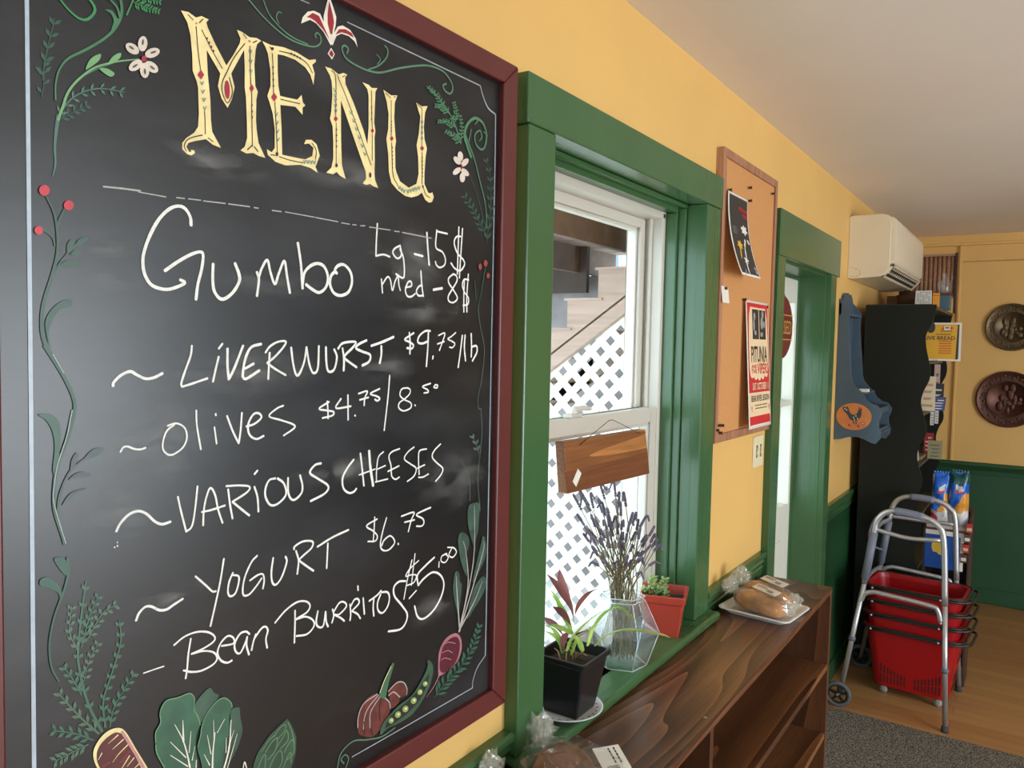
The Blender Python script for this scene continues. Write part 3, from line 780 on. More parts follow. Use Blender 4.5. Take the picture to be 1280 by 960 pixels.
["menu_title","ink",4,"p",0,0,[6477,18787,-2,-12,-5,-11,-8,-7,-9,-1,-7,3,-6,9,-1,11,1,13,6,10,7,7,9,2,7,-4,6,-8]],
["menu_title","ink",4,"p",0,0,[6401,20041,-2,-9,-6,-8,-9,-6,-10,-4,-9,1,-6,4,-3,7,3,9,6,8,9,6,10,3,9,0,6,-4]],
["menu_title","teal",4,"l",11,11,[6875,18793,18,-40]],
["menu_title","teal",4,"l",11,11,[6910,18800,-17,-47]],
["menu_title","teal",4,"l",11,11,[6930,18802,18,-41]],
["menu_title","teal",4,"l",11,11,[6965,18809,-17,-48]],
["menu_title","teal",4,"l",11,11,[6985,18810,18,-41]],
["menu_title","teal",4,"l",11,11,[7021,18817,-18,-48]],
["menu_title","teal",4,"l",11,11,[7041,18819,18,-41]],
["menu_title","teal",4,"l",11,11,[7077,18826,-18,-48]],
["menu_title","ink",3,"s",11,11,[7339,20059,78,-75,6,-489]],
["menu_title","ink",3,"s",11,11,[7435,19400,6,-543]],
["menu_title","ink",3,"s",11,12,[7461,19997,174,-249,465,-778]],
["menu_title","ink",3,"s",12,12,[8089,20006,9,-274,13,-238]],
["menu_title","ink",3,"s",11,11,[7473,20000,-34,32]],
["menu_title","ink",3,"s",11,11,[7540,20028,45,38]],
["menu_title","ink",3,"s",12,12,[8113,19407,5,-363]],
["menu_title","crimson",4,"p",0,0,[7423,19489,36,-31,-35,-48,-36,31]],
["menu_title","crimson",4,"p",0,0,[8111,19492,36,-30,-34,-46,-35,30]],
["menu_title","teal",4,"l",11,11,[7384,19838,24,-39]],
["menu_title","teal",4,"l",11,11,[7431,19851,-23,-52]],
["menu_title","teal",4,"l",11,11,[7387,19770,24,-40]],
["menu_title","teal",4,"l",11,11,[7434,19783,-23,-53]],
["menu_title","teal",4,"l",11,11,[7390,19701,24,-39]],
["menu_title","teal",4,"l",11,11,[7437,19714,-23,-52]],
["menu_title","teal",4,"l",11,11,[7393,19632,24,-39]],
["menu_title","teal",4,"l",11,11,[7441,19645,-24,-52]],
["menu_title","teal",4,"l",11,11,[7396,19564,24,-40]],
["menu_title","teal",4,"l",11,11,[7444,19576,-24,-52]],
["menu_title","teal",4,"l",11,11,[7666,19616,29,-40]],
["menu_title","teal",4,"l",11,11,[7722,19630,-27,-54]],
["menu_title","teal",4,"l",11,12,[7721,19519,29,-40]],
["menu_title","teal",4,"l",12,12,[7777,19533,-27,-54]],
["menu_title","teal",4,"l",12,12,[7777,19421,28,-40]],
["menu_title","teal",4,"l",12,12,[7833,19435,-28,-54]],
["menu_title","teal",4,"l",12,12,[7832,19322,29,-41]],
["menu_title","teal",4,"l",12,12,[7889,19335,-28,-54]],
["menu_title","teal",4,"l",12,12,[7889,19223,29,-42]],
["menu_title","teal",4,"l",12,12,[7946,19235,-28,-54]],
["menu_title","teal",4,"l",12,12,[7946,19122,29,-42]],
["menu_title","teal",4,"l",12,12,[8004,19134,-29,-54]],
["menu_title","ink",4,"p",0,0,[7448,19312,-6,-15,-12,-3,-7,12,7,16,12,3]],
["menu_title","ink",4,"p",0,0,[7449,19238,-6,-15,-12,-3,-7,13,6,15,13,3]],
["menu_title","ink",4,"p",0,0,[7450,19164,-6,-15,-12,-3,-7,13,6,15,13,3]],
["menu_title","ink",4,"p",0,0,[7451,19090,-6,-15,-13,-3,-6,13,6,15,13,3]],
["menu_title","ink",4,"p",0,0,[8102,19776,-6,-14,-12,-3,-6,11,6,14,12,3]],
["menu_title","ink",4,"p",0,0,[8104,19695,-6,-14,-11,-3,-6,11,5,14,12,3]],
["menu_title","ink",4,"p",0,0,[8107,19614,-6,-14,-12,-3,-6,11,6,14,12,3]],
["menu_title","ink",4,"p",0,0,[7461,18844,-1,-12,-6,-10,-8,-6,-9,-2,-8,3,-6,8,-2,11,2,12,6,11,8,6,8,2,9,-3,5,-9]],
["menu_title","ink",4,"p",0,0,[8099,18835,-2,-17,-6,-15,-8,-9,-10,-2,-9,6,-7,12,-2,16,2,17,6,15,9,9,9,2,9,-6,7,-12]],
["menu_title","ink",4,"p",0,0,[7455,18843,-1,-9,-4,-7,-5,-5,-6,-2,-6,3,-4,6,-1,9,1,9,4,7,5,5,6,1,5,-2,4,-7]],
["menu_title","ink",3,"s",12,13,[8491,19974,9,-496]],
["menu_title","ink",3,"s",12,12,[8373,20048,104,-42]],
["menu_title","ink",3,"s",12,12,[8542,20032,40,20]],
["menu_title","ink",3,"s",13,13,[9163,20040,12,-557]],
["menu_title","ink",3,"s",13,13,[9062,20070,86,-34]],
["menu_title","ink",3,"s",13,13,[8512,19378,15,-248,28,-228,95,-109]],
["menu_title","ink",3,"s",13,14,[9183,19376,10,-468]],
["menu_title","ink",3,"s",14,14,[9223,18857,61,-94,98,-31]],
["menu_title","crimson",4,"p",0,0,[8508,19475,40,-30,-39,-48,-40,30]],
["menu_title","crimson",4,"p",0,0,[9181,19482,44,-31,-43,-51,-44,32]],
["menu_title","ink",4,"p",0,0,[8509,19676,-6,-14,-13,-3,-6,11,6,15,12,3]],
["menu_title","ink",4,"p",0,0,[8509,19632,-6,-14,-12,-3,-7,11,6,15,13,3]],
["menu_title","ink",4,"p",0,0,[8510,19588,-6,-15,-12,-3,-7,12,6,14,13,3]],
["menu_title","ink",4,"p",0,0,[8511,19543,-6,-14,-13,-3,-6,12,6,14,13,3]],
["menu_title","ink",4,"p",0,0,[8534,19311,-6,-15,-13,-2,-7,11,7,15,12,2]],
["menu_title","ink",4,"p",0,0,[8535,19254,-6,-15,-12,-2,-7,11,6,15,13,2]],
["menu_title","ink",4,"p",0,0,[8537,19197,-6,-15,-13,-2,-6,12,6,14,12,2]],
["menu_title","ink",4,"p",0,0,[8538,19140,-6,-15,-12,-2,-7,12,6,14,13,2]],
["menu_title","ink",4,"p",0,0,[8540,19083,-6,-15,-13,-2,-6,12,6,14,12,2]],
["menu_title","ink",4,"p",0,0,[8541,19025,-6,-14,-12,-2,-7,11,6,15,13,2]],
["menu_title","ink",4,"p",0,0,[9198,19304,-6,-15,-14,-3,-7,12,6,15,14,3]],
["menu_title","ink",4,"p",0,0,[9200,19248,-7,-15,-14,-3,-7,12,6,15,14,3]],
["menu_title","ink",4,"p",0,0,[9201,19192,-7,-15,-14,-3,-7,12,7,15,14,3]],
["menu_title","ink",4,"p",0,0,[9202,19136,-7,-15,-14,-3,-7,12,7,15,14,3]],
["menu_title","ink",4,"p",0,0,[9203,19079,-6,-15,-14,-2,-8,12,7,15,14,3]],
["menu_title","ink",4,"p",0,0,[9204,19023,-6,-15,-14,-2,-7,12,6,15,14,2]],
["menu_title","teal",4,"l",13,13,[8655,18783,23,-47]],
["menu_title","teal",4,"l",13,13,[8700,18791,-22,-55]],
["menu_title","teal",4,"l",13,13,[8709,18767,24,-47]],
["menu_title","teal",4,"l",13,13,[8755,18775,-22,-55]],
["menu_title","teal",4,"l",13,13,[8764,18751,24,-47]],
["menu_title","teal",4,"l",13,13,[8810,18759,-22,-55]],
["menu_title","teal",4,"l",13,13,[8846,18758,24,-48]],
["menu_title","teal",4,"l",13,13,[8893,18766,-23,-56]],
["menu_title","teal",4,"l",13,13,[8908,18782,25,-48]],
["menu_title","teal",4,"l",13,13,[8955,18790,-22,-56]],
["menu_title","teal",4,"l",13,13,[8971,18806,25,-48]],
["menu_title","teal",4,"l",13,13,[9018,18814,-22,-56]],
["menu_title","teal",4,"l",13,13,[9034,18831,25,-48]],
["menu_title","teal",4,"l",13,13,[9082,18839,-23,-56]],
["menu_title","teal",4,"l",13,13,[9098,18855,25,-48]],
["menu_title","teal",4,"l",13,13,[9146,18864,-23,-57]],
["menu_title","teal",4,"l",13,13,[9143,19841,25,-46]],
["menu_title","teal",4,"l",13,13,[9191,19853,-23,-58]],
["menu_title","teal",4,"l",13,13,[9145,19761,25,-46]],
["menu_title","teal",4,"l",13,13,[9193,19773,-23,-58]],
["menu_title","teal",4,"l",13,13,[9146,19681,25,-47]],
["menu_title","teal",4,"l",13,13,[9195,19692,-24,-58]],
["menu_title","teal",4,"l",13,13,[9148,19600,25,-46]],
["menu_title","teal",4,"l",13,13,[9196,19611,-23,-57]],
["menu_title","ink",4,"p",0,0,[9226,18876,-2,-10,-4,-9,-7,-5,-8,-2,-7,3,-5,7,-2,10,1,10,5,9,7,5,8,2,7,-3,5,-7]],
["painted_fleur","offwhite",2,"p",0,0,[7293,21017,74,-134,56,-109,-9,-101,-74,-287,-67,79,-66,153,-5,94,35,124]],
["painted_fleur","offwhite",2,"p",0,0,[6830,20489,24,86,80,98,103,48,105,2,87,-113,110,-188,-10,-44,-121,129,-128,68,-104,11,-102,-66]],
["painted_fleur","offwhite",2,"p",0,0,[7816,20509,-37,105,-106,81,-137,12,-89,-47,-65,-111,-43,-143,23,-17,64,142,89,62,136,12,105,-32]],
["painted_fleur","offwhite",2,"p",0,0,[7336,20351,66,-63,-49,-85,-77,54]],
["painted_fleur","crimson2",3,"p",0,0,[7294,20937,63,-154,23,-89,-31,-172,-33,5,-44,114,-6,110]],
["painted_fleur","crimson2",3,"p",0,0,[6914,20596,103,91,104,-3,108,-138,77,-103,-119,97,-128,59,-83,11]],
["painted_fleur","crimson2",3,"p",0,0,[7404,20540,66,95,112,38,115,-11,47,-51,-116,12,-113,-14]],
["painted_fleur","crimson2",3,"p",0,0,[7336,20327,44,-46,-32,-54,-51,36]],
["painted_border","stripe",1,"l",37,41,[3595,20677,-1,-1080,-3,-3569,-9,-3747,-3,-1535]],
["painted_border","stripe2",1,"l",13,14,[6822,20780,142,8]],
["painted_border","stripe2",1,"l",15,20,[7626,20782,426,0,456,0,2129,1]],
["painted_border","stripe2",1,"s",25,26,[10637,20783,93,-159,147,-148,214,-51]],
["painted_border","stripe2",1,"l",26,27,[11091,20425,10,-632,-10,-8261,-5,-568]],
["painted_border","stripe2",1,"s",19,19,[11086,10964,-232,-139,-125,-198,-5,-118]],
["painted_border","stripe2",1,"l",19,14,[10724,10509,-1598,9,-1276,12]],
["painted_scrollwork","sage",2,"s",19,23,[5921,20564,122,-70,216,-127,243,-95,234,-38,284,30,126,79,10,83,-54,38,-41,-38,17,-29]],
["painted_scrollwork","sage",2,"s",15,17,[6167,20685,82,-115,83,-133,170,-105,194,-57,242,-7]],
["painted_scrollwork","sage",2,"s",15,15,[6482,20370,-38,62,28,70,48,9]],
["painted_scrollwork_b","sage",2,"s",24,30,[7620,20367,22,70,-69,19,-44,-63,81,-98,209,-37,241,4,219,45,388,176,411,159,289,78,302,4,190,-100,41,-106,-68,-86,-125,14,-48,64,76,50]],
["painted_scrollwork_b","sage",2,"s",21,22,[8031,20277,196,110,150,150,37,117,-65,49]],
["painted_scrollwork_b","sage",2,"s",16,16,[8202,20397,61,88,-76,46]],
["painted_scrollwork_c","sagedim",2,"s",23,21,[8746,10599,-296,-19,-316,86,-273,91,-231,-76,-69,-187]],
["painted_scrollwork_c","sagedim",2,"s",19,19,[7719,10423,57,106,-59,92,-86,-28,58,-91]],
["painted_left_flower","green",2,"s",16,33,[3850,19783,45,-76,69,-63,95,-50,84,14,68,82,9,63,-45,57,-42,56]],
["painted_left_flower","green2",2,"s",32,14,[4448,19984,38,-60,10,-134,-63,-159,-117,-150,-187,-170,-169,-137,-83,-131,-36,-152,-1,-142]],
["painted_left_flower","green2",2,"P",0,0,[4324,19766,71,19,51,-50,26,-41,-66,-122,-19,19,26,95,-31,64]],
["painted_left_flower","green2",2,"s",24,25,[4357,19926,26,-40,64,-51,32,-89]],
["painted_left_flower","green",2,"s",18,11,[4551,19797,68,175,41,91]],
["painted_left_flower","green",2,"p",0,0,[4603,19930,7,3,5,6,-7,-2]],
["painted_left_flower","green",2,"p",0,0,[4603,19930,-1,7,-6,1,1,-6]],
["painted_left_flower","green",2,"s",10,6,[4626,19949,129,-4,155,10]],
["painted_left_flower","green",2,"p",0,0,[4641,19949,1,-43,20,-23,1,36]],
["painted_left_flower","green",2,"p",0,0,[4641,19949,43,31,24,37,-36,-25]],
["painted_left_flower","green",2,"p",0,0,[4671,19948,-4,-42,16,-24,5,35]],
["painted_left_flower","green",2,"p",0,0,[4671,19948,43,21,29,32,-37,-16]],
["painted_left_flower","green",2,"p",0,0,[4702,19947,5,-35,23,-16,-3,31]],
["painted_left_flower","green",2,"p",0,0,[4702,19947,37,29,18,34,-32,-23]],
["painted_left_flower","green",2,"p",0,0,[4732,19946,1,-35,20,-16,1,30]],
["painted_left_flower","green",2,"p",0,0,[4732,19946,38,19,23,30,-32,-15]],
["painted_left_flower","green",2,"p",0,0,[4763,19946,-8,-35,14,-20,8,30]],
["painted_left_flower","green",2,"p",0,0,[4763,19946,34,23,16,29,-29,-18]],
["painted_left_flower","green",2,"p",0,0,[4795,19948,-6,-32,15,-16,7,27]],
["painted_left_flower","green",2,"p",0,0,[4795,19948,32,20,14,28,-27,-16]],
["painted_left_flower","green",2,"p",0,0,[4828,19950,-4,-29,16,-13,6,26]],
["painted_left_flower","green",2,"p",0,0,[4828,19950,30,14,15,25,-26,-10]],
["painted_left_flower","green",2,"p",0,0,[4860,19952,-4,-27,16,-10,5,23]],
["painted_left_flower","green",2,"p",0,0,[4860,19952,26,19,7,23,-23,-14]],
["painted_left_flower","green",2,"p",0,0,[4893,19954,-4,-24,16,-8,6,22]],
["painted_left_flower","green",2,"p",0,0,[4893,19954,24,15,6,22,-21,-12]],
["painted_left_flower","green",2,"s",10,6,[4701,20040,110,3,113,15]],
["painted_left_flower","green",2,"p",0,0,[4716,20041,-4,-38,16,-21,5,32]],
["painted_left_flower","green",2,"p",0,0,[4716,20041,39,19,24,30,-33,-14]],
["painted_left_flower","green",2,"p",0,0,[4747,20041,-6,-36,15,-19,7,30]],
["painted_left_flower","green",2,"p",0,0,[4747,20041,35,25,17,30,-30,-19]],
["painted_left_flower","green",2,"p",0,0,[4778,20042,0,-32,19,-13,2,28]],
["painted_left_flower","green",2,"p",0,0,[4778,20042,35,15,20,27,-29,-11]],
["painted_left_flower","green",2,"p",0,0,[4809,20043,-8,-32,13,-17,9,27]],
["painted_left_flower","green",2,"p",0,0,[4809,20043,32,18,14,27,-27,-14]],
["painted_left_flower","green",2,"p",0,0,[4842,20047,-4,-29,17,-11,5,25]],
["painted_left_flower","green",2,"p",0,0,[4842,20047,26,22,6,25,-23,-18]],
["painted_left_flower","green",2,"p",0,0,[4875,20051,-5,-26,17,-9,5,23]],
["painted_left_flower","green",2,"p",0,0,[4875,20051,24,21,4,22,-21,-16]],
["painted_left_flower","green",2,"p",0,0,[4908,20056,-2,-24,18,-4,3,20]],
["painted_left_flower","green",2,"p",0,0,[4908,20056,23,17,4,21,-21,-14]],
["painted_left_flower","lightgreen",2,"s",12,26,[4684,19390,-148,-58,-132,-59,-190,-112,-160,-162,-97,-147,-48,-144,-48,-142]],
["painted_left_flower","green2",2,"s",10,10,[4404,19267,-153,-101,-149,-117]],
["painted_left_flower","lightgreen",3,"P",0,0,[4127,19129,32,82,56,66,62,38,-13,-60,-56,-66,-68,-63]],
["painted_left_flower","lightgreen",3,"P",0,0,[4359,19260,46,76,78,55,-13,-60,-78,-68]],
["painted_left_flower","lightgreen",3,"P",0,0,[4264,19169,76,23,77,-27,-39,-43,-64,13]],
["painted_left_flower","dull",1,"s",14,8,[3728,18906,13,143,47,236,53,227]],
["painted_left_flower","dull",1,"p",0,0,[3733,18965,55,40,22,53,-47,-31]],
["painted_left_flower","dull",1,"p",0,0,[3733,18965,-30,43,-46,1,22,-39]],
["painted_left_flower","dull",1,"p",0,0,[3748,19085,57,21,33,47,-49,-15]],
["painted_left_flower","dull",1,"p",0,0,[3748,19085,-3,57,-34,23,-1,-49]],
["painted_left_flower","dull",1,"p",0,0,[3772,19206,52,37,19,49,-45,-28]],
["painted_left_flower","dull",1,"p",0,0,[3772,19206,-4,54,-36,19,1,-47]],
["painted_left_flower","dull",1,"p",0,0,[3798,19328,53,16,32,43,-45,-10]],
["painted_left_flower","dull",1,"p",0,0,[3798,19328,-6,51,-36,14,2,-45]],
["painted_left_flower","dull",1,"p",0,0,[3827,19451,51,22,25,44,-43,-15]],
["painted_left_flower","dull",1,"p",0,0,[3827,19451,-3,50,-33,14,-1,-43]],
["painted_left_flower","dull",1,"s",9,5,[3715,18740,24,169,-4,162]],
["painted_left_flower","dull",1,"p",0,0,[3721,18782,-16,40,-35,6,10,-36]],
["painted_left_flower","dull",1,"p",0,0,[3733,18866,46,24,20,41,-39,-18]],
["painted_left_flower","dull",1,"p",0,0,[3738,18949,-20,37,-38,0,15,-33]],
["painted_left_flower","dull",1,"p",0,0,[3736,19030,45,29,17,42,-39,-22]],
["painted_left_flower","dull2",1,"s",14,9,[3850,18587,130,200,146,123,174,73,221,23]],
["painted_left_flower","dull2",1,"p",0,0,[3879,18630,45,3,37,25,-38,0]],
["painted_left_flower","dull2",1,"p",0,0,[3879,18630,0,48,-23,26,-2,-40]],
["painted_left_flower","dull2",1,"p",0,0,[3936,18719,45,0,37,25,-37,1]],
["painted_left_flower","dull2",1,"p",0,0,[3936,18719,0,47,-23,25,-2,-40]],
["painted_left_flower","dull2",1,"p",0,0,[4000,18803,36,-20,38,8,-28,19]],
["painted_left_flower","dull2",1,"p",0,0,[4000,18803,16,48,-11,34,-15,-39]],
["painted_left_flower","dull2",1,"p",0,0,[4082,18873,38,-16,39,11,-30,16]],
["painted_left_flower","dull2",1,"p",0,0,[4082,18873,30,44,2,39,-26,-35]],
["painted_left_flower","dull2",1,"p",0,0,[4172,18929,21,-35,35,-6,-15,31]],
["painted_left_flower","dull2",1,"p",0,0,[4172,18929,32,43,3,39,-28,-35]],
["painted_left_flower","dull2",1,"p",0,0,[4270,18970,20,-35,35,-7,-15,31]],
["painted_left_flower","dull2",1,"p",0,0,[4270,18970,37,38,10,39,-33,-30]],
["painted_left_flower","dull2",1,"p",0,0,[4369,18990,9,-42,30,-15,-5,36]],
["painted_left_flower","dull2",1,"p",0,0,[4369,18990,46,20,25,36,-39,-15]],
["painted_left_flower","dull2",1,"p",0,0,[4469,19000,7,-42,30,-17,-4,37]],
["painted_left_flower","dull2",1,"p",0,0,[4469,19000,45,27,21,37,-38,-20]],
["painted_left_flower","dull",1,"s",7,4,[3873,18568,106,86,170,128]],
["painted_left_flower","dull",1,"p",0,0,[3900,18590,41,-13,39,17,-33,13]],
["painted_left_flower","dull",1,"p",0,0,[3900,18590,33,43,4,41,-30,-35]],
["painted_left_flower","dull",1,"p",0,0,[3953,18633,33,-23,38,8,-26,22]],
["painted_left_flower","dull",1,"p",0,0,[3953,18633,18,47,-11,34,-17,-39]],
["painted_left_flower","dull",1,"p",0,0,[4008,18676,38,-11,36,18,-31,12]],
["painted_left_flower","dull",1,"p",0,0,[4008,18676,22,43,-7,34,-21,-35]],
["painted_left_flower","dull",1,"p",0,0,[4064,18718,33,-16,35,14,-27,16]],
["painted_left_flower","dull",1,"p",0,0,[4064,18718,31,36,1,35,-27,-29]],
["painted_left_flower","dull",1,"p",0,0,[4121,18761,32,-15,32,16,-25,15]],
["painted_left_flower","dull",1,"p",0,0,[4121,18761,22,38,-8,30,-21,-31]],
["painted_left_flower","dull2",1,"s",37,11,[3866,18605,-23,-158,-13,-154,4,-151,-25,-119]],
["painted_left_flower","offwhite2",3,"p",0,0,[4675,19448,-25,-21,-36,-10,-38,6,-29,18,-14,27,5,27,24,21,35,10,39,-5,30,-19,14,-26]],
["painted_left_flower","greyink",4,"p",0,0,[4622,19468,-13,-5,-22,3,-18,11,-4,11,14,5,22,-3,18,-11]],
["painted_left_flower","offwhite2",3,"p",0,0,[4727,19641,25,-5,16,-25,4,-40,-11,-42,-22,-35,-28,-17,-25,5,-16,25,-3,39,11,43,22,34]],
["painted_left_flower","greyink",4,"p",0,0,[4722,19608,7,-8,2,-23,-6,-25,-10,-12,-8,8,-1,23,6,25]],
["painted_left_flower","offwhite2",3,"p",0,0,[4909,19552,-2,-28,-24,-34,-39,-32,-43,-21,-37,-4,-19,13,1,27,24,34,38,32,43,21,37,5]],
["painted_left_flower","greyink",4,"p",0,0,[4870,19530,-7,-13,-23,-19,-25,-13,-14,0,7,14,24,18,25,13]],
["painted_left_flower","offwhite2",3,"p",0,0,[4885,19319,-26,-20,-38,-7,-38,8,-30,21,-13,29,8,28,25,20,37,7,39,-7,30,-21,13,-29]],
["painted_left_flower","greyink",4,"p",0,0,[4853,19330,-14,-4,-22,5,-18,12,-3,12,14,5,22,-6,18,-12]],
["painted_left_flower","offwhite2",3,"p",0,0,[4746,19213,-27,1,-22,21,-10,36,3,42,16,35,26,20,27,0,22,-21,10,-36,-3,-42,-17,-36]],
["painted_left_flower","greyink",4,"p",0,0,[4743,19247,-10,6,-6,22,2,24,8,13,9,-6,6,-22,-1,-24]],
["painted_left_flower","offwhite2",3,"p",0,0,[4710,19380,5,-25,-14,-36,-31,-37,-39,-29,-36,-12,-23,6,-6,24,15,36,30,37,38,29,37,13]],
["painted_left_flower","greyink",4,"p",0,0,[4661,19331,-4,-13,-19,-22,-22,-17,-13,-3,3,13,19,22,22,17]],
["painted_left_flower","crimson",5,"p",0,0,[4757,19416,-3,-14,-8,-13,-12,-10,-12,-4,-12,3,-8,8,-3,13,3,14,8,13,12,10,13,4,11,-3,8,-8]],
["painted_left_vine","vine",2,"s",46,17,[3854,16177,-119,213,-38,172,15,230,85,294,48,216,-2,211,-31,168,-63,132]],
["painted_left_vine","vine",2,"s",26,15,[3848,17552,24,80,43,93]],
["painted_left_vine","vine",2,"s",15,30,[3822,17357,-22,83,-81,61]],
["painted_left_vine","vine",2,"s",15,16,[3806,17086,66,122,96,127,58,65]],
["painted_left_vine","vine",2,"P",0,0,[4026,17390,20,55,69,38,25,-1,-16,-41,-59,-47]],
["painted_left_vine","vine",2,"P",0,0,[3939,17302,-5,77,35,57,34,-4,-12,-75]],
["painted_left_vine","vine",2,"P",0,0,[3964,17295,52,45,64,-3,-25,-38,-49,-13]],
["painted_left_vine","vine",2,"P",0,0,[3806,17086,47,82,76,55,96,10,35,-22,-55,-39,-95,-9,-57,-34]],
["painted_left_vine","vine",2,"P",0,0,[3754,16400,-30,202,42,116,84,91,76,38,47,-11,-13,-60,-82,-23,-76,-91,-47,-137,13,-134]],
["painted_left_vine","berry",3,"p",0,0,[3777,17881,-5,-23,-14,-21,-20,-13,-22,-3,-19,6,-13,16,-5,21,5,23,14,20,19,13,22,4,20,-7,13,-15]],
["painted_left_vine","berry",3,"p",0,0,[4000,17773,-4,-22,-14,-19,-19,-12,-21,-3,-19,6,-13,15,-5,20,5,22,14,19,19,12,21,4,19,-7,13,-14]],
["painted_left_vine","berry",3,"p",0,0,[3713,17492,-4,-18,-11,-16,-16,-10,-18,-3,-15,6,-11,14,-4,17,4,18,11,16,16,10,18,3,16,-6,10,-13]],
["painted_left_vine","vine",2,"s",34,31,[3717,16390,36,-57,138,-236,94,-221,4,-159,-65,-235,-98,-267,-34,-213,2,-218,73,-272,19,-83]],
["painted_left_vine","vinelight",3,"s",10,10,[3790,16313,101,-186]],
["painted_left_vine","vinelight",3,"s",10,10,[3970,15758,-56,-255,-88,-268,-33,-193,-11,-157,58,-248,55,-200]],
["painted_left_vine","vine2",2,"P",0,0,[3806,15129,-27,52,21,214,-18,159,-54,111,-69,57,15,18,101,-14,65,-69,21,-129,-15,-177,-20,-175]],
["painted_left_vine","vinegrey",2,"s",35,16,[3830,14659,12,237,78,208,88,99,90,61]],
["painted_left_vine","vinegrey",2,"P",0,0,[4088,15255,50,66,71,34,83,-13,-32,-44,-72,-34]],
["painted_left_vine","vinegrey",2,"P",0,0,[3946,15161,14,98,40,66,25,-13,-16,-78,-40,-76]],
["painted_left_vine","vinegrey",2,"P",0,0,[3933,15062,55,53,79,15,76,-30,-27,-32,-89,6]],
["painted_left_vine","vinegrey",2,"P",0,0,[3866,14822,82,108,138,26,19,-15,-99,-26,-88,-71]],
["painted_left_vine","vine2",2,"s",26,15,[3913,14284,5,-155,-50,-185,-85,-217,-49,-246,14,-244,70,-178]],
["painted_left_vine","vine2",2,"P",0,0,[3846,13862,-30,95,-81,64,-83,53,8,56,66,1,81,-74,51,-110]],
["painted_left_vine","vine2",2,"P",0,0,[3901,14111,-52,56,-66,134,88,-8,41,-75]],
["painted_carrot","frond",1,"s",29,17,[4247,12376,-143,355,-84,392,-9,227,35,325,46,324]],
["painted_carrot","frond",1,"p",0,0,[4208,12474,37,21,-1,45,-34,-15]],
["painted_carrot","frond",1,"p",0,0,[4208,12474,-29,54,-42,21,21,-46]],
["painted_carrot","frond",1,"p",0,0,[4130,12667,32,26,-6,45,-29,-19]],
["painted_carrot","frond",1,"p",0,0,[4130,12667,-28,52,-40,19,20,-44]],
["painted_carrot","frond",1,"p",0,0,[4077,12857,40,13,4,40,-35,-8]],
["painted_carrot","frond",1,"p",0,0,[4077,12857,-22,51,-39,22,16,-44]],
["painted_carrot","frond",1,"p",0,0,[4037,13045,40,9,7,39,-36,-5]],
["painted_carrot","frond",1,"p",0,0,[4037,13045,-32,45,-38,9,24,-39]],
["painted_carrot","frond",1,"p",0,0,[4016,13227,40,8,8,37,-36,-3]],
["painted_carrot","frond",1,"p",0,0,[4016,13227,-24,47,-38,16,18,-41]],
["painted_carrot","frond",1,"p",0,0,[4017,13404,41,5,9,35,-36,-1]],
["painted_carrot","frond",1,"p",0,0,[4017,13404,-1,46,-30,31,-3,-38]],
["painted_carrot","frond",1,"p",0,0,[4035,13575,42,-1,13,32,-36,4]],
["painted_carrot","frond",1,"p",0,0,[4035,13575,1,44,-30,31,-4,-37]],
["painted_carrot","frond",1,"p",0,0,[4056,13745,39,5,8,35,-35,-2]],
["painted_carrot","frond",1,"p",0,0,[4056,13745,-5,44,-31,26,0,-37]],
["painted_carrot","frond",1,"p",0,0,[4080,13914,41,-2,13,31,-36,5]],
["painted_carrot","frond",1,"p",0,0,[4080,13914,0,43,-29,27,-4,-36]],
["painted_carrot","frond",1,"s",15,9,[4043,13340,90,311,90,180]],
["painted_carrot","frond",1,"p",0,0,[4054,13376,44,4,13,35,-39,0]],
["painted_carrot","frond",1,"p",0,0,[4054,13376,-10,50,-35,29,5,-42]],
["painted_carrot","frond",1,"p",0,0,[4075,13448,44,-2,17,32,-39,5]],
["painted_carrot","frond",1,"p",0,0,[4075,13448,-11,49,-36,27,7,-41]],
["painted_carrot","frond",1,"p",0,0,[4096,13521,45,-14,23,24,-38,15]],
["painted_carrot","frond",1,"p",0,0,[4096,13521,0,46,-30,32,-4,-38]],
["painted_carrot","frond",1,"p",0,0,[4117,13594,43,-6,17,30,-38,8]],
["painted_carrot","frond",1,"p",0,0,[4117,13594,-2,45,-31,30,-2,-38]],
["painted_carrot","frond",1,"p",0,0,[4140,13665,43,-16,24,23,-37,17]],
["painted_carrot","frond",1,"p",0,0,[4140,13665,5,43,-29,31,-6,-35]],
["painted_carrot","frond",1,"p",0,0,[4173,13731,43,-14,21,24,-36,15]],
["painted_carrot","frond",1,"p",0,0,[4173,13731,5,42,-28,30,-7,-35]],
["painted_carrot","frond",1,"p",0,0,[4207,13797,40,-20,25,19,-34,21]],
["painted_carrot","frond",1,"p",0,0,[4207,13797,7,40,-28,30,-8,-33]],
["painted_carrot","frond",1,"s",22,14,[4282,12409,-21,286,93,268,96,296,-11,237]],
["painted_carrot","frond",1,"p",0,0,[4277,12468,43,10,6,40,-38,-5]],
["painted_carrot","frond",1,"p",0,0,[4277,12468,-23,54,-41,23,17,-45]],
["painted_carrot","frond",1,"p",0,0,[4269,12588,39,13,3,41,-36,-8]],
["painted_carrot","frond",1,"p",0,0,[4269,12588,-15,52,-38,29,9,-44]],
["painted_carrot","frond",1,"p",0,0,[4264,12705,48,-21,27,20,-40,22]],
["painted_carrot","frond",1,"p",0,0,[4264,12705,0,49,-33,35,-2,-39]],
["painted_carrot","frond",1,"p",0,0,[4299,12804,47,-13,21,27,-41,14]],
["painted_carrot","frond",1,"p",0,0,[4299,12804,9,43,-26,39,-11,-35]],
["painted_carrot","frond",1,"p",0,0,[4333,12903,47,-10,18,29,-40,12]],
["painted_carrot","frond",1,"p",0,0,[4333,12903,-1,47,-32,33,-3,-39]],
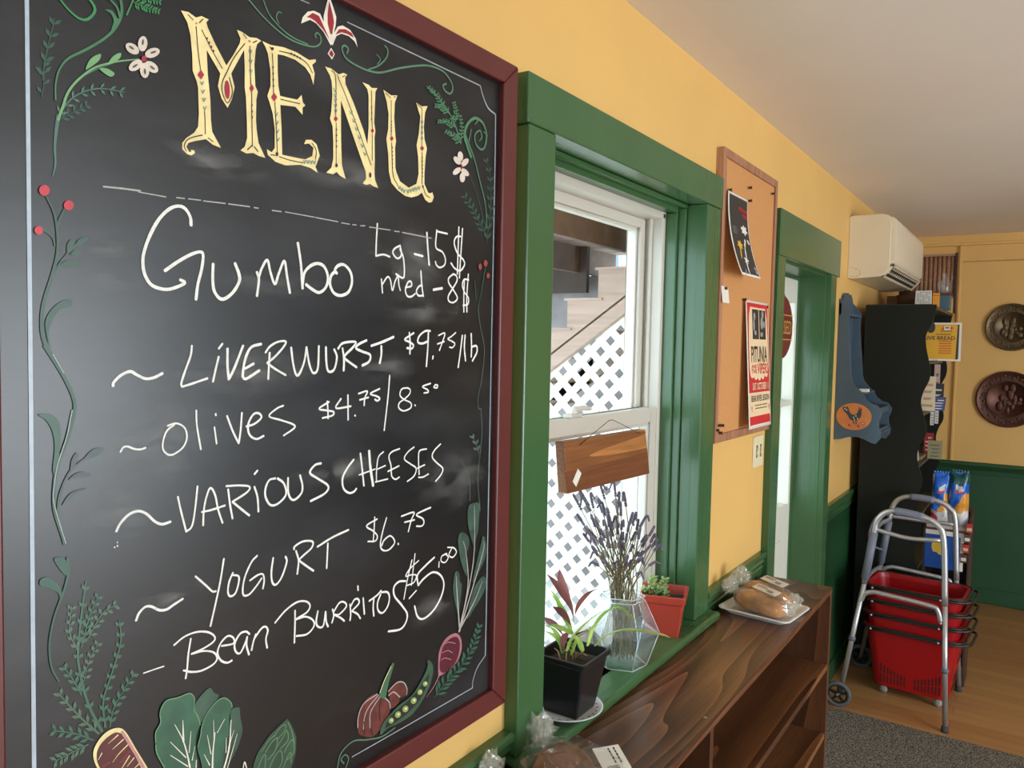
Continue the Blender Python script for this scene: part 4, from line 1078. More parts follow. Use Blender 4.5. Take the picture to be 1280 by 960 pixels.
["painted_carrot","frond",1,"p",0,0,[4367,13003,44,0,11,34,-38,3]],
["painted_carrot","frond",1,"p",0,0,[4367,13003,-2,47,-33,31,-2,-39]],
["painted_carrot","frond",1,"p",0,0,[4400,13105,45,-13,20,27,-39,14]],
["painted_carrot","frond",1,"p",0,0,[4400,13105,9,41,-28,36,-11,-34]],
["painted_carrot","frond",1,"p",0,0,[4433,13207,45,-12,19,27,-39,14]],
["painted_carrot","frond",1,"p",0,0,[4433,13207,1,44,-32,31,-4,-37]],
["painted_carrot","frond",1,"p",0,0,[4447,13318,42,2,7,34,-36,2]],
["painted_carrot","frond",1,"p",0,0,[4447,13318,-10,45,-36,22,6,-39]],
["painted_carrot","frond",1,"p",0,0,[4442,13436,41,2,8,34,-37,2]],
["painted_carrot","frond",1,"p",0,0,[4442,13436,-17,44,-36,15,11,-38]],
["painted_carrot","frond",1,"s",16,10,[4328,12390,47,192,119,168,109,128]],
["painted_carrot","frond",1,"p",0,0,[4338,12431,51,6,16,40,-44,-2]],
["painted_carrot","frond",1,"p",0,0,[4338,12431,2,57,-33,48,-4,-46]],
["painted_carrot","frond",1,"p",0,0,[4359,12514,55,-11,26,29,-47,13]],
["painted_carrot","frond",1,"p",0,0,[4359,12514,-19,60,-42,36,12,-50]],
["painted_carrot","frond",1,"p",0,0,[4384,12594,54,-18,30,25,-46,18]],
["painted_carrot","frond",1,"p",0,0,[4384,12594,9,50,-28,47,-11,-40]],
["painted_carrot","frond",1,"p",0,0,[4429,12658,54,-25,34,19,-45,24]],
["painted_carrot","frond",1,"p",0,0,[4429,12658,13,48,-26,46,-13,-38]],
["painted_carrot","frond",1,"p",0,0,[4475,12723,53,-19,30,23,-45,19]],
["painted_carrot","frond",1,"p",0,0,[4475,12723,14,46,-26,45,-14,-36]],
["painted_carrot","frond",1,"p",0,0,[4525,12786,52,-23,31,21,-44,22]],
["painted_carrot","frond",1,"p",0,0,[4525,12786,11,46,-28,43,-12,-37]],
["painted_carrot","frond",1,"p",0,0,[4577,12847,51,-21,29,22,-43,21]],
["painted_carrot","frond",1,"p",0,0,[4577,12847,16,42,-25,43,-16,-33]],
["painted_carrot","frond2",1,"s",20,11,[4213,12367,-197,262,-209,324]],
["painted_carrot","frond2",1,"p",0,0,[4176,12417,20,55,-19,59,-19,-44]],
["painted_carrot","frond2",1,"p",0,0,[4176,12417,-56,53,-52,12,44,-47]],
["painted_carrot","frond2",1,"p",0,0,[4102,12515,14,56,-22,57,-15,-45]],
["painted_carrot","frond2",1,"p",0,0,[4102,12515,-60,36,-45,-6,49,-33]],
["painted_carrot","frond2",1,"p",0,0,[4029,12611,8,58,-26,53,-10,-47]],
["painted_carrot","frond2",1,"p",0,0,[4029,12611,-52,46,-47,5,42,-41]],
["painted_carrot","frond2",1,"p",0,0,[3964,12710,25,43,-13,53,-23,-34]],
["painted_carrot","frond2",1,"p",0,0,[3964,12710,-48,48,-45,9,38,-43]],
["painted_carrot","frond2",1,"p",0,0,[3900,12808,12,51,-23,49,-13,-41]],
["painted_carrot","frond2",1,"p",0,0,[3900,12808,-47,43,-42,3,38,-38]],
["painted_carrot","frond2",1,"p",0,0,[3838,12905,22,41,-14,48,-21,-32]],
["painted_carrot","frond2",1,"p",0,0,[3838,12905,-41,47,-41,8,32,-41]],
["painted_carrot","frond",1,"s",15,9,[4157,12321,-185,145,-220,123]],
["painted_carrot","frond",1,"p",0,0,[4116,12353,-17,70,-42,50,11,-58]],
["painted_carrot","frond",1,"p",0,0,[4116,12353,-63,25,-41,-18,52,-24]],
["painted_carrot","frond",1,"p",0,0,[4035,12416,-2,64,-34,53,-1,-52]],
["painted_carrot","frond",1,"p",0,0,[4035,12416,-60,22,-37,-20,50,-22]],
["painted_carrot","frond",1,"p",0,0,[3955,12476,-12,63,-38,45,7,-52]],
["painted_carrot","frond",1,"p",0,0,[3955,12476,-56,15,-32,-24,47,-17]],
["painted_carrot","frond",1,"p",0,0,[3873,12522,-22,60,-41,36,15,-51]],
["painted_carrot","frond",1,"p",0,0,[3873,12522,-51,3,-23,-33,44,-6]],
["painted_carrot","frond",1,"p",0,0,[3792,12567,-9,57,-34,40,4,-47]],
["painted_carrot","frond",1,"p",0,0,[3792,12567,-49,8,-24,-28,42,-11]],
["painted_carrot","frond2",1,"s",17,10,[4101,12299,-216,-21,-115,-16]],
["painted_carrot","frond2",1,"p",0,0,[4072,12296,-56,52,-50,11,44,-46]],
["painted_carrot","frond2",1,"p",0,0,[4072,12296,-46,-24,-10,-50,41,16]],
["painted_carrot","frond2",1,"p",0,0,[4016,12291,-50,56,-50,16,39,-49]],
["painted_carrot","frond2",1,"p",0,0,[4016,12291,-45,-25,-6,-49,38,17]],
["painted_carrot","frond2",1,"p",0,0,[3959,12285,-43,59,-47,21,33,-50]],
["painted_carrot","frond2",1,"p",0,0,[3959,12285,-30,-38,7,-54,28,29]],
["painted_carrot","frond2",1,"p",0,0,[3904,12280,-49,47,-44,7,39,-42]],
["painted_carrot","frond2",1,"p",0,0,[3904,12280,-40,-24,-4,-47,36,16]],
["painted_carrot","frond2",1,"p",0,0,[3849,12273,-39,54,-44,17,31,-47]],
["painted_carrot","frond2",1,"p",0,0,[3849,12273,-31,-32,6,-49,28,23]],
["painted_carrot","frond2",1,"p",0,0,[3796,12266,-37,52,-42,15,29,-45]],
["painted_carrot","frond2",1,"p",0,0,[3796,12266,-35,-24,1,-46,31,17]],
["painted_carrot","frond",1,"s",15,9,[4039,12846,-84,187,-94,166]],
["painted_carrot","frond",1,"p",0,0,[4019,12891,22,47,-16,52,-21,-37]],
["painted_carrot","frond",1,"p",0,0,[4019,12891,-41,55,-47,17,32,-47]],
["painted_carrot","frond",1,"p",0,0,[3978,12982,34,31,-3,49,-31,-24]],
["painted_carrot","frond",1,"p",0,0,[3978,12982,-38,52,-45,16,30,-45]],
["painted_carrot","frond",1,"p",0,0,[3934,13070,20,43,-17,47,-19,-34]],
["painted_carrot","frond",1,"p",0,0,[3934,13070,-41,44,-42,5,33,-38]],
["painted_carrot","frond",1,"p",0,0,[3885,13156,21,39,-15,44,-20,-30]],
["painted_carrot","frond",1,"p",0,0,[3885,13156,-38,42,-39,4,31,-37]],
["painted_carrot","frond2",1,"s",13,8,[4109,13410,158,226,150,40]],
["painted_carrot","frond2",1,"p",0,0,[4129,13438,48,-27,36,13,-40,26]],
["painted_carrot","frond2",1,"p",0,0,[4129,13438,17,44,-21,43,-17,-35]],
["painted_carrot","frond2",1,"p",0,0,[4169,13496,49,-9,23,29,-42,10]],
["painted_carrot","frond2",1,"p",0,0,[4169,13496,1,49,-31,36,-4,-40]],
["painted_carrot","frond2",1,"p",0,0,[4210,13554,46,-26,33,15,-39,25]],
["painted_carrot","frond2",1,"p",0,0,[4210,13554,0,48,-31,34,-4,-40]],
["painted_carrot","frond2",1,"p",0,0,[4250,13612,47,-17,27,22,-40,18]],
["painted_carrot","frond2",1,"p",0,0,[4250,13612,2,47,-31,33,-5,-39]],
["painted_carrot","frond2",1,"p",0,0,[4309,13647,29,-43,39,-6,-23,38]],
["painted_carrot","frond2",1,"p",0,0,[4309,13647,36,19,-3,40,-32,-13]],
["painted_carrot","frond2",1,"p",0,0,[4381,13667,31,-41,38,-3,-25,37]],
["painted_carrot","frond2",1,"p",0,0,[4381,13667,27,28,-12,39,-26,-21]],
["painted_carrot","frond2",1,"s",15,9,[4011,13305,-84,227,24,258]],
["painted_carrot","frond2",1,"p",0,0,[3995,13348,33,23,-3,42,-31,-17]],
["painted_carrot","frond2",1,"p",0,0,[3995,13348,-31,45,-39,9,24,-40]],
["painted_carrot","frond2",1,"p",0,0,[3964,13432,27,29,-10,41,-25,-22]],
["painted_carrot","frond2",1,"p",0,0,[3964,13432,-27,45,-38,10,21,-39]],
["painted_carrot","frond2",1,"p",0,0,[3933,13515,26,29,-11,40,-24,-22]],
["painted_carrot","frond2",1,"p",0,0,[3933,13515,-21,45,-36,14,15,-39]],
["painted_carrot","frond2",1,"p",0,0,[3933,13594,40,0,12,33,-35,3]],
["painted_carrot","frond2",1,"p",0,0,[3933,13594,-5,45,-31,26,1,-37]],
["painted_carrot","frond2",1,"p",0,0,[3940,13673,40,-5,14,30,-35,7]],
["painted_carrot","frond2",1,"p",0,0,[3940,13673,0,42,-29,27,-3,-35]],
["painted_carrot","frond2",1,"p",0,0,[3947,13751,39,-6,14,28,-33,9]],
["painted_carrot","frond2",1,"p",0,0,[3947,13751,-10,42,-32,19,6,-36]],
["painted_carrot","frond2",1,"s",9,5,[4062,12973,68,226,90,131]],
["painted_carrot","frond2",1,"p",0,0,[4072,13005,45,-17,24,23,-38,18]],
["painted_carrot","frond2",1,"p",0,0,[4072,13005,-9,49,-34,28,4,-41]],
["painted_carrot","frond2",1,"p",0,0,[4091,13069,44,-16,23,23,-38,17]],
["painted_carrot","frond2",1,"p",0,0,[4091,13069,-2,46,-32,31,-1,-38]],
["painted_carrot","frond2",1,"p",0,0,[4110,13134,41,0,10,34,-36,2]],
["painted_carrot","frond2",1,"p",0,0,[4110,13134,-4,45,-33,27,1,-37]],
["painted_carrot","frond2",1,"p",0,0,[4130,13198,40,-3,11,32,-35,6]],
["painted_carrot","frond2",1,"p",0,0,[4130,13198,3,42,-28,31,-6,-34]],
["painted_carrot","frond2",1,"p",0,0,[4165,13251,40,-22,24,18,-33,22]],
["painted_carrot","frond2",1,"p",0,0,[4165,13251,11,37,-25,33,-12,-30]],
["painted_carrot","frond2",1,"p",0,0,[4202,13304,39,-19,21,22,-34,19]],
["painted_carrot","frond2",1,"p",0,0,[4202,13304,4,39,-28,28,-7,-33]],
["painted_carrot","cream2",2,"P",0,0,[4151,12162,35,112,95,77,116,4,95,-74,120,-246,135,-279,192,-436,-155,-49,-344,337,-229,366]],
["painted_carrot","carrot",3,"P",0,0,[4185,12136,39,111,127,64,88,-30,81,-136,152,-355,163,-396,-102,0,-292,262,-208,319]],
["painted_carrot","cream2",4,"s",4,14,[4304,12225,105,50]],
["painted_carrot","cream2",4,"s",5,14,[4350,12147,118,56]],
["painted_carrot","cream2",4,"s",4,14,[4349,12006,82,70,84,48]],
["painted_carrot","cream2",4,"s",5,14,[4509,11887,78,62]],
["painted_carrot","cream2",4,"s",4,13,[4200,12095,39,57]],
["painted_carrot","cream2",4,"s",5,14,[4418,11857,120,137]],
["painted_carrot","cream2",4,"s",5,14,[4586,11828,62,33]],
["painted_carrot","carrotred",4,"s",23,23,[4384,12061,107,25]],
["painted_carrot","carrotred",4,"s",23,23,[4442,11964,97,78]],
["painted_carrot","carrotred",4,"s",22,22,[4245,12005,80,11]],
["painted_carrot","rose2",4,"s",28,29,[4456,12291,131,-270,123,-260,151,-354]],
["painted_chard","chard2",2,"P",0,0,[5324,12254,123,104,83,22,51,-79,59,-44,-8,-43,-85,-74,-100,-112,-58,-7,-40,120]],
["painted_chard","chard2",2,"P",0,0,[5814,11991,80,16,45,-32,10,-114,33,-171,-33,-112,-71,-127,-124,-146,-70,-18,35,294,78,184]],
["painted_chard","chard",3,"P",0,0,[4838,12127,59,90,-7,116,68,103,153,-14,141,-5,64,-86,-8,-115,57,-126,24,-99,-57,-156,0,-463,-377,174,-22,183,-81,150,-15,106]],
["painted_chard","chard",3,"P",0,0,[5356,11735,41,133,17,98,66,124,135,100,103,0,87,-87,18,-68,-35,-111,0,-186,-69,-157,-69,-355,-187,86,-66,256]],
["painted_chard","chardedge",4,"s",13,14,[4837,12013,1,114,59,90,-7,116,68,103,153,-14,141,-5,64,-86,-8,-115,57,-126,24,-99]],
["painted_chard","chardedge",4,"s",13,13,[4941,11682,-89,197,-15,106]],
["painted_chard","chardedge",4,"s",13,14,[5356,11735,41,133,17,98,66,124,135,100,103,0,87,-87,18,-68]],
["painted_chard","rib",5,"s",26,7,[5267,11402,-24,204,-71,281,-108,242]],
["painted_chard","rib",5,"s",26,7,[5172,11887,-7,252]],
["painted_chard","rib",5,"s",13,6,[5244,11724,24,242]],
["painted_chard","rib",5,"s",13,6,[5204,11683,-194,265]],
["painted_chard","rib",5,"s",13,6,[5227,11569,-218,227]],
["painted_chard","rib",5,"s",13,6,[5283,11618,33,150]],
["painted_chard","rib",5,"s",14,6,[5530,11585,-50,249]],
["painted_chard","rib",5,"s",14,6,[5514,11456,-75,162]],
["painted_chard","rib",5,"s",14,6,[5573,11704,-9,278]],
["painted_chard","rib",5,"s",14,6,[5615,11809,103,127]],
["painted_chard","rib",5,"s",14,6,[5736,11512,3,184]],
["painted_chard","rib",5,"s",14,6,[5771,11559,79,185]],
["painted_chard","rib",5,"s",14,6,[5754,11305,141,374]],
["painted_chard","rib",5,"s",27,14,[5547,11273,9,317,28,231]],
["painted_chard","rib",5,"s",28,14,[5684,11256,96,299,26,331]],
["painted_chard","rib",4,"s",14,15,[5978,11154,27,123,46,-156]],
["painted_chard","rib",4,"s",13,13,[5332,11447,8,146]],
["painted_artichoke","arti",2,"p",0,0,[6135,11083,9,92,66,133,172,138,178,76,111,39,83,-134,70,-181,-4,-201,-72,-172,-123,-96,-452,208]],
["painted_artichoke","artiedge",3,"s",15,15,[6211,11100,56,102,58,23,-9,-172]],
["painted_artichoke","artiedge",3,"s",15,15,[6325,11258,97,90,89,20,-29,-145,-118,-80]],
["painted_artichoke","artiedge",3,"s",15,15,[6384,11022,78,111,100,48,31,-139,-50,-91]],
["painted_artichoke","artiedge",3,"s",15,16,[6501,11248,100,91,61,67,21,-135,-121,-65]],
["painted_artichoke","artiedge",3,"s",16,16,[6604,10924,60,104,62,57,11,-140]],
["painted_artichoke","artiedge",3,"s",16,16,[6623,11129,61,75,82,33,12,-174,-114,-52]],
["painted_artichoke","artiedge",3,"s",15,15,[6267,11299,115,98,99,25]],
["painted_artichoke","artiedge",3,"s",15,15,[6461,11414,99,75,81,0,-20,-75,-120,-67]],
["painted_artichoke","artiedge",3,"s",16,16,[6682,11507,62,-143,43,-170]],
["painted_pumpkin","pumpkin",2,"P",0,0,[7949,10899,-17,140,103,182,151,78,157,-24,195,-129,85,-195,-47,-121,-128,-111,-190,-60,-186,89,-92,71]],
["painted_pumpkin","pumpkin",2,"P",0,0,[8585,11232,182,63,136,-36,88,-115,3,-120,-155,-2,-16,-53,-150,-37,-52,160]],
["painted_pumpkin","rib2",3,"s",17,18,[7948,10921,13,173,104,138,278,43]],
["painted_pumpkin","rib2",3,"s",17,18,[8064,10852,19,172,90,122,196,103]],
["painted_pumpkin","rib2",3,"s",17,18,[8200,10819,-3,205,86,103,125,90]],
["painted_pumpkin","rib2",3,"s",18,18,[8505,11158,100,-107,28,-103]],
["painted_pumpkin","rib2",3,"s",18,19,[8585,11232,182,63,153,-49,82,-129,-8,-93]],
["painted_pumpkin","rib2",3,"s",18,19,[8587,11162,115,12,137,-128]],
["painted_pumpkin","ink",3,"s",15,15,[8102,10746,-33,216]],
["painted_pumpkin","ink",3,"s",15,15,[8414,10848,-19,191,39,134]],
["painted_pumpkin","ink",3,"s",15,15,[8258,10682,-49,156]],
["painted_pumpkin","stemgreen",4,"p",0,0,[8375,11252,93,172,192,223,41,-30,-118,-257,-61,-208,-81,18]],
["painted_pumpkin","cream2",5,"s",15,16,[8391,11280,93,150,144,169]],
["painted_pea_pod","pod",5,"P",0,0,[8411,10624,52,158,311,135,343,62,247,178,125,166,-28,75,63,-1,97,-131,-33,-212,-180,-231,-285,-159,-344,-19,-200,21]],
["painted_pea_pod","ink",6,"P",0,0,[8513,10693,129,135,302,72,279,89,215,142,80,46,-41,-158,-179,-180,-281,-110,-273,-35,-166,-4]],
["painted_pea_pod","pea",7,"p",0,0,[8686,10720,-20,-8,-25,1,-26,11,-22,17,-13,21,-2,21,9,16,19,8,26,-1,26,-10,22,-18,13,-21,2,-21]],
["painted_pea_pod","cream2",8,"p",0,0,[8666,10755,-3,-6,-6,-3,-9,1,-10,4,-9,6,-6,8,-3,8,2,6,7,3,9,0,10,-4,9,-7,6,-8]],
["painted_pea_pod","pea",7,"p",0,0,[8842,10750,-22,-9,-29,1,-29,12,-25,20,-15,24,-3,23,11,18,22,9,28,-1,30,-11,26,-20,15,-24,2,-23]],
["painted_pea_pod","cream2",8,"p",0,0,[8818,10789,-2,-7,-7,-3,-10,0,-12,5,-10,7,-7,10,-3,8,2,7,7,4,11,-1,11,-4,10,-8,8,-9]],
["painted_pea_pod","pea",7,"p",0,0,[9014,10772,-23,-10,-29,2,-31,12,-25,19,-16,25,-2,23,11,18,22,10,29,-1,31,-12,26,-20,16,-24,2,-24]],
["painted_pea_pod","cream2",8,"p",0,0,[8989,10811,-2,-7,-7,-3,-11,0,-12,5,-10,7,-8,10,-2,8,2,7,7,4,11,-1,11,-4,11,-8,8,-9]],
["painted_pea_pod","pea",7,"p",0,0,[9207,10834,-24,-10,-30,1,-31,12,-27,20,-15,24,-3,24,11,19,23,9,30,0,32,-12,26,-20,16,-25,3,-24]],
["painted_pea_pod","cream2",8,"p",0,0,[9181,10873,-2,-7,-8,-3,-10,0,-13,5,-10,7,-8,10,-3,9,3,7,7,3,11,0,12,-5,11,-7,7,-10]],
["painted_pea_pod","pea",7,"p",0,0,[9350,10922,-21,-9,-28,1,-29,10,-24,18,-14,22,-2,21,10,17,21,9,27,0,29,-11,24,-18,15,-22,2,-21]],
["painted_pea_pod","cream2",8,"p",0,0,[9328,10958,-3,-7,-7,-3,-9,1,-11,4,-10,6,-7,9,-3,8,2,6,7,4,10,-1,11,-4,10,-7,7,-8]],
["painted_pea_pod","pea",7,"p",0,0,[9470,11016,-19,-8,-25,0,-26,9,-21,16,-13,20,-2,19,9,15,19,8,24,-1,26,-9,22,-15,13,-20,2,-19]],
["painted_pea_pod","cream2",8,"p",0,0,[9451,11048,-2,-5,-6,-3,-9,0,-10,3,-9,6,-6,8,-3,7,2,6,6,3,9,-1,10,-3,9,-6,6,-7]],
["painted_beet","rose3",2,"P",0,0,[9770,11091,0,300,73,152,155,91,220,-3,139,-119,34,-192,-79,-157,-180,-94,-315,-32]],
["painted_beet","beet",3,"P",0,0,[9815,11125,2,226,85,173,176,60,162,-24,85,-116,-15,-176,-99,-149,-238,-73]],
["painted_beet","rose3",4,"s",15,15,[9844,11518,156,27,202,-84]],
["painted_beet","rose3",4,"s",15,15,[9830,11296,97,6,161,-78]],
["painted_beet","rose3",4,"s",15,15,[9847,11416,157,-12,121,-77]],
["painted_beet","rose3",3,"s",26,8,[9808,11077,-141,-150,-185,-119]],
["painted_beet","beetleaf",3,"P",0,0,[10145,12620,52,73,83,-62,17,-132,57,-100,-46,-331,-44,-116,-109,285,-38,179]],
["painted_beet","beetleaf",3,"P",0,0,[10229,13236,100,86,176,-97,40,-181,-101,-151,77,-232,-32,-123,-108,155,-96,234]],
["painted_beet","beetleaf",3,"P",0,0,[10491,13699,104,69,215,-34,7,-220,-29,-257,-67,-162,5,-175,-151,291,-76,230]],
["painted_beet","beetleaf",3,"P",0,0,[10836,12897,102,243,102,-153,-16,-219,-142,-190,-176,-179,-38,53]],
["painted_beet","beetleaf",3,"P",0,0,[10675,12232,140,141,145,54,101,-114,-55,-165,-286,-235,-210,-117]],
["painted_beet","rib2",4,"s",36,10,[10293,11635,109,278,125,530,-85,536,-74,187]],
["painted_beet","rib2",4,"s",36,11,[10293,11635,304,834,91,546,-21,698]],
["painted_beet","rib2",4,"s",36,11,[10306,11639,366,681,274,553,17,174]],
["painted_beet","rib2",4,"s",36,10,[10305,11704,-86,643,-20,260]],
["painted_beet","rib2",4,"s",36,11,[10359,11710,357,336,225,296]],
["painted_sprig","sprig",2,"s",17,12,[9690,10731,248,124,441,156,332,234,165,323]],
["painted_sprig","sprig",2,"p",0,0,[9733,10753,166,-64,122,-3,-139,59]],
["painted_sprig","sprig",2,"p",0,0,[9733,10753,46,85,-34,98,-44,-67]],
["painted_sprig","sprig",2,"p",0,0,[9821,10796,161,-46,108,14,-137,44]],
["painted_sprig","sprig",2,"p",0,0,[9821,10796,11,100,-61,99,-16,-80]],
["painted_sprig","sprig",2,"p",0,0,[9909,10841,160,-56,112,6,-134,51]],
["painted_sprig","sprig",2,"p",0,0,[9909,10841,18,94,-57,96,-21,-75]],
["painted_sprig","sprig",2,"p",0,0,[10006,10879,156,-58,112,3,-131,54]],
["painted_sprig","sprig",2,"p",0,0,[10006,10879,68,65,-17,87,-62,-50]],
["painted_sprig","sprig",2,"p",0,0,[10107,10915,153,-65,114,-2,-128,58]],
["painted_sprig","sprig",2,"p",0,0,[10107,10915,30,83,-49,91,-31,-66]],
["painted_sprig","sprig",2,"p",0,0,[10209,10951,150,-49,101,13,-127,46]],
["painted_sprig","sprig",2,"p",0,0,[10209,10951,33,80,-48,89,-34,-63]],
["painted_sprig","sprig",2,"p",0,0,[10313,10988,141,-75,117,-14,-117,67]],
["painted_sprig","sprig",2,"p",0,0,[10313,10988,32,78,-49,86,-33,-61]],
["painted_sprig","sprig",2,"p",0,0,[10409,11033,143,-55,100,7,-120,51]],
["painted_sprig","sprig",2,"p",0,0,[10409,11033,53,64,-34,82,-50,-50]],
["painted_sprig","sprig",2,"p",0,0,[10491,11090,139,-47,91,16,-118,44]],
["painted_sprig","sprig",2,"p",0,0,[10491,11090,4,84,-70,80,-11,-68]],
["painted_sprig","sprig",2,"p",0,0,[10573,11148,132,-25,66,35,-113,26]],
["painted_sprig","sprig",2,"p",0,0,[10573,11148,39,66,-47,78,-39,-51]],
["painted_sprig","sprig",2,"p",0,0,[10656,11206,130,-32,72,29,-111,31]],
["painted_sprig","sprig",2,"p",0,0,[10656,11206,26,70,-57,76,-29,-56]],
["painted_sprig","sprig",2,"p",0,0,[10726,11274,120,-15,49,43,-104,17]],
["painted_sprig","sprig",2,"p",0,0,[10726,11274,-5,78,-77,68,-4,-63]],
["painted_sprig","sprig",2,"p",0,0,[10768,11357,121,-26,59,33,-104,27]],
["painted_sprig","sprig",2,"p",0,0,[10768,11357,21,66,-60,69,-25,-52]],
["painted_sprig","sprig",2,"p",0,0,[10811,11441,106,-2,28,49,-94,7]],
["painted_sprig","sprig",2,"p",0,0,[10811,11441,17,65,-65,65,-21,-52]],
["painted_sprig","sprig",2,"p",0,0,[10854,11525,105,-5,26,47,-91,10]],
["painted_sprig","sprig",2,"p",0,0,[10854,11525,21,61,-62,62,-24,-48]],
["painted_right_fern","green3",2,"s",29,16,[10141,19730,-170,258,-163,156,-251,146,-286,102]],
["painted_right_fern","green3",2,"p",0,0,[10068,19841,48,29,10,31,-42,-23]],
["painted_right_fern","green3",2,"p",0,0,[10068,19841,-46,11,-47,-14,36,-11]],
["painted_right_fern","green3",2,"p",0,0,[9906,20050,25,34,-14,22,-24,-28]],
["painted_right_fern","green3",2,"p",0,0,[9906,20050,-40,11,-43,-14,31,-11]],
["painted_right_fern","green3",2,"p",0,0,[9682,20217,21,31,-16,19,-21,-26]],
["painted_right_fern","green3",2,"p",0,0,[9682,20217,-37,8,-38,-16,30,-8]],
["painted_right_fern","green3",2,"p",0,0,[9413,20341,15,29,-20,12,-15,-24]],
["painted_right_fern","green3",2,"p",0,0,[9413,20341,-38,0,-28,-20,31,-2]],
["painted_right_fern","green3",3,"s",18,11,[9682,20189,-187,142,-195,60]],
["painted_right_fern","green3",3,"p",0,0,[9658,20207,45,48,0,39,-40,-40]],
["painted_right_fern","green3",3,"p",0,0,[9658,20207,-65,6,-60,-21,52,-8]],
["painted_right_fern","green3",3,"p",0,0,[9611,20243,33,46,-11,33,-31,-38]],
["painted_right_fern","green3",3,"p",0,0,[9611,20243,-59,7,-56,-20,47,-9]],
["painted_right_fern","green3",3,"p",0,0,[9564,20279,31,43,-14,29,-28,-36]],
["painted_right_fern","green3",3,"p",0,0,[9564,20279,-57,3,-50,-23,45,-5]],
["painted_right_fern","green3",3,"p",0,0,[9517,20314,42,37,-2,31,-37,-30]],
["painted_right_fern","green3",3,"p",0,0,[9517,20314,-49,7,-47,-20,39,-8]],
["painted_right_fern","green3",3,"p",0,0,[9461,20341,14,37,-26,16,-15,-31]],
["painted_right_fern","green3",3,"p",0,0,[9461,20341,-49,0,-40,-23,40,-3]],
["painted_right_fern","green3",3,"p",0,0,[9397,20361,19,34,-21,17,-20,-29]],
["painted_right_fern","green3",3,"p",0,0,[9397,20361,-47,-4,-32,-26,39,2]],
["painted_right_fern","green3",3,"p",0,0,[9332,20381,26,30,-15,17,-25,-24]],
["painted_right_fern","green3",3,"p",0,0,[9332,20381,-40,0,-29,-23,33,-2]],
["painted_right_fern","green3",3,"s",19,11,[9808,20124,-187,49,-152,-20]],
["painted_right_fern","green3",3,"p",0,0,[9782,20131,30,54,-15,37,-28,-45]],
["painted_right_fern","green3",3,"p",0,0,[9782,20131,-79,-18,-56,-36,66,12]],
["painted_right_fern","green3",3,"p",0,0,[9730,20145,19,49,-25,29,-19,-41]],
["painted_right_fern","green3",3,"p",0,0,[9730,20145,-72,-11,-53,-31,59,6]],
["painted_right_fern","green3",3,"p",0,0,[9679,20158,20,45,-23,27,-20,-38]],
["painted_right_fern","green3",3,"p",0,0,[9679,20158,-67,-14,-43,-33,55,10]],
["painted_right_fern","green3",3,"p",0,0,[9627,20171,19,41,-24,23,-19,-35]],
["painted_right_fern","green3",3,"p",0,0,[9627,20171,-60,-11,-38,-31,50,8]],
["painted_right_fern","green3",3,"p",0,0,[9565,20166,-7,32,-39,6,2,-29]],
["painted_right_fern","green3",3,"p",0,0,[9565,20166,-53,-20,-23,-31,46,15]],
["painted_right_fern","green3",3,"p",0,0,[9501,20157,-2,30,-36,5,-1,-27]],
["painted_right_fern","green3",3,"p",0,0,[9501,20157,-46,-21,-10,-28,40,16]],
["painted_right_fern","green3",3,"s",19,11,[9970,20027,28,165,-68,139]],
["painted_right_fern","green3",3,"p",0,0,[9974,20051,61,31,22,38,-53,-25]],
["painted_right_fern","green3",3,"p",0,0,[9974,20051,-26,32,-51,2,18,-28]],
["painted_right_fern","green3",3,"p",0,0,[9982,20098,61,25,27,35,-53,-19]],
["painted_right_fern","green3",3,"p",0,0,[9982,20098,-33,25,-52,-5,25,-23]],
["painted_right_fern","green3",3,"p",0,0,[9990,20146,59,15,32,31,-50,-10]],
["painted_right_fern","green3",3,"p",0,0,[9990,20146,-18,30,-46,0,12,-26]],
["painted_right_fern","green3",3,"p",0,0,[9997,20193,51,25,13,30,-45,-19]],
["painted_right_fern","green3",3,"p",0,0,[9997,20193,-40,13,-46,-17,32,-13]],
["painted_right_fern","green3",3,"p",0,0,[9978,20233,42,27,-2,27,-37,-23]],
["painted_right_fern","green3",3,"p",0,0,[9978,20233,-31,17,-43,-13,24,-17]],
["painted_right_fern","green3",3,"p",0,0,[9959,20272,38,26,-6,23,-35,-21]],
["painted_right_fern","green3",3,"p",0,0,[9959,20272,-32,13,-38,-17,24,-13]],
["painted_right_fern","green3",3,"p",0,0,[9940,20312,40,18,1,23,-36,-14]],
["painted_right_fern","green3",3,"p",0,0,[9940,20312,-29,12,-34,-17,22,-13]],
["painted_right_fern","green3",3,"s",19,11,[9972,19949,-223,34,-199,-54]],
["painted_right_fern","green3",3,"p",0,0,[9943,19953,21,51,-23,31,-21,-42]],
["painted_right_fern","green3",3,"p",0,0,[9943,19953,-76,-22,-47,-37,64,16]],
["painted_right_fern","green3",3,"p",0,0,[9886,19962,19,47,-24,28,-20,-39]],
["painted_right_fern","green3",3,"p",0,0,[9886,19962,-71,-17,-44,-35,59,12]],
["painted_right_fern","green3",3,"p",0,0,[9829,19971,3,41,-37,18,-5,-36]],
["painted_right_fern","green3",3,"p",0,0,[9829,19971,-65,-16,-40,-33,55,11]],
["painted_right_fern","green3",3,"p",0,0,[9773,19980,1,38,-36,13,-5,-32]],
["painted_right_fern","green3",3,"p",0,0,[9773,19980,-59,-7,-42,-28,49,3]],
["painted_right_fern","green3",3,"p",0,0,[9712,19973,-14,31,-42,2,8,-27]],
["painted_right_fern","green3",3,"p",0,0,[9712,19973,-52,-24,-16,-31,45,18]],
["painted_right_fern","green3",3,"p",0,0,[9647,19955,-24,23,-42,-7,17,-21]],
["painted_right_fern","green3",3,"p",0,0,[9647,19955,-48,-21,-12,-28,42,16]],
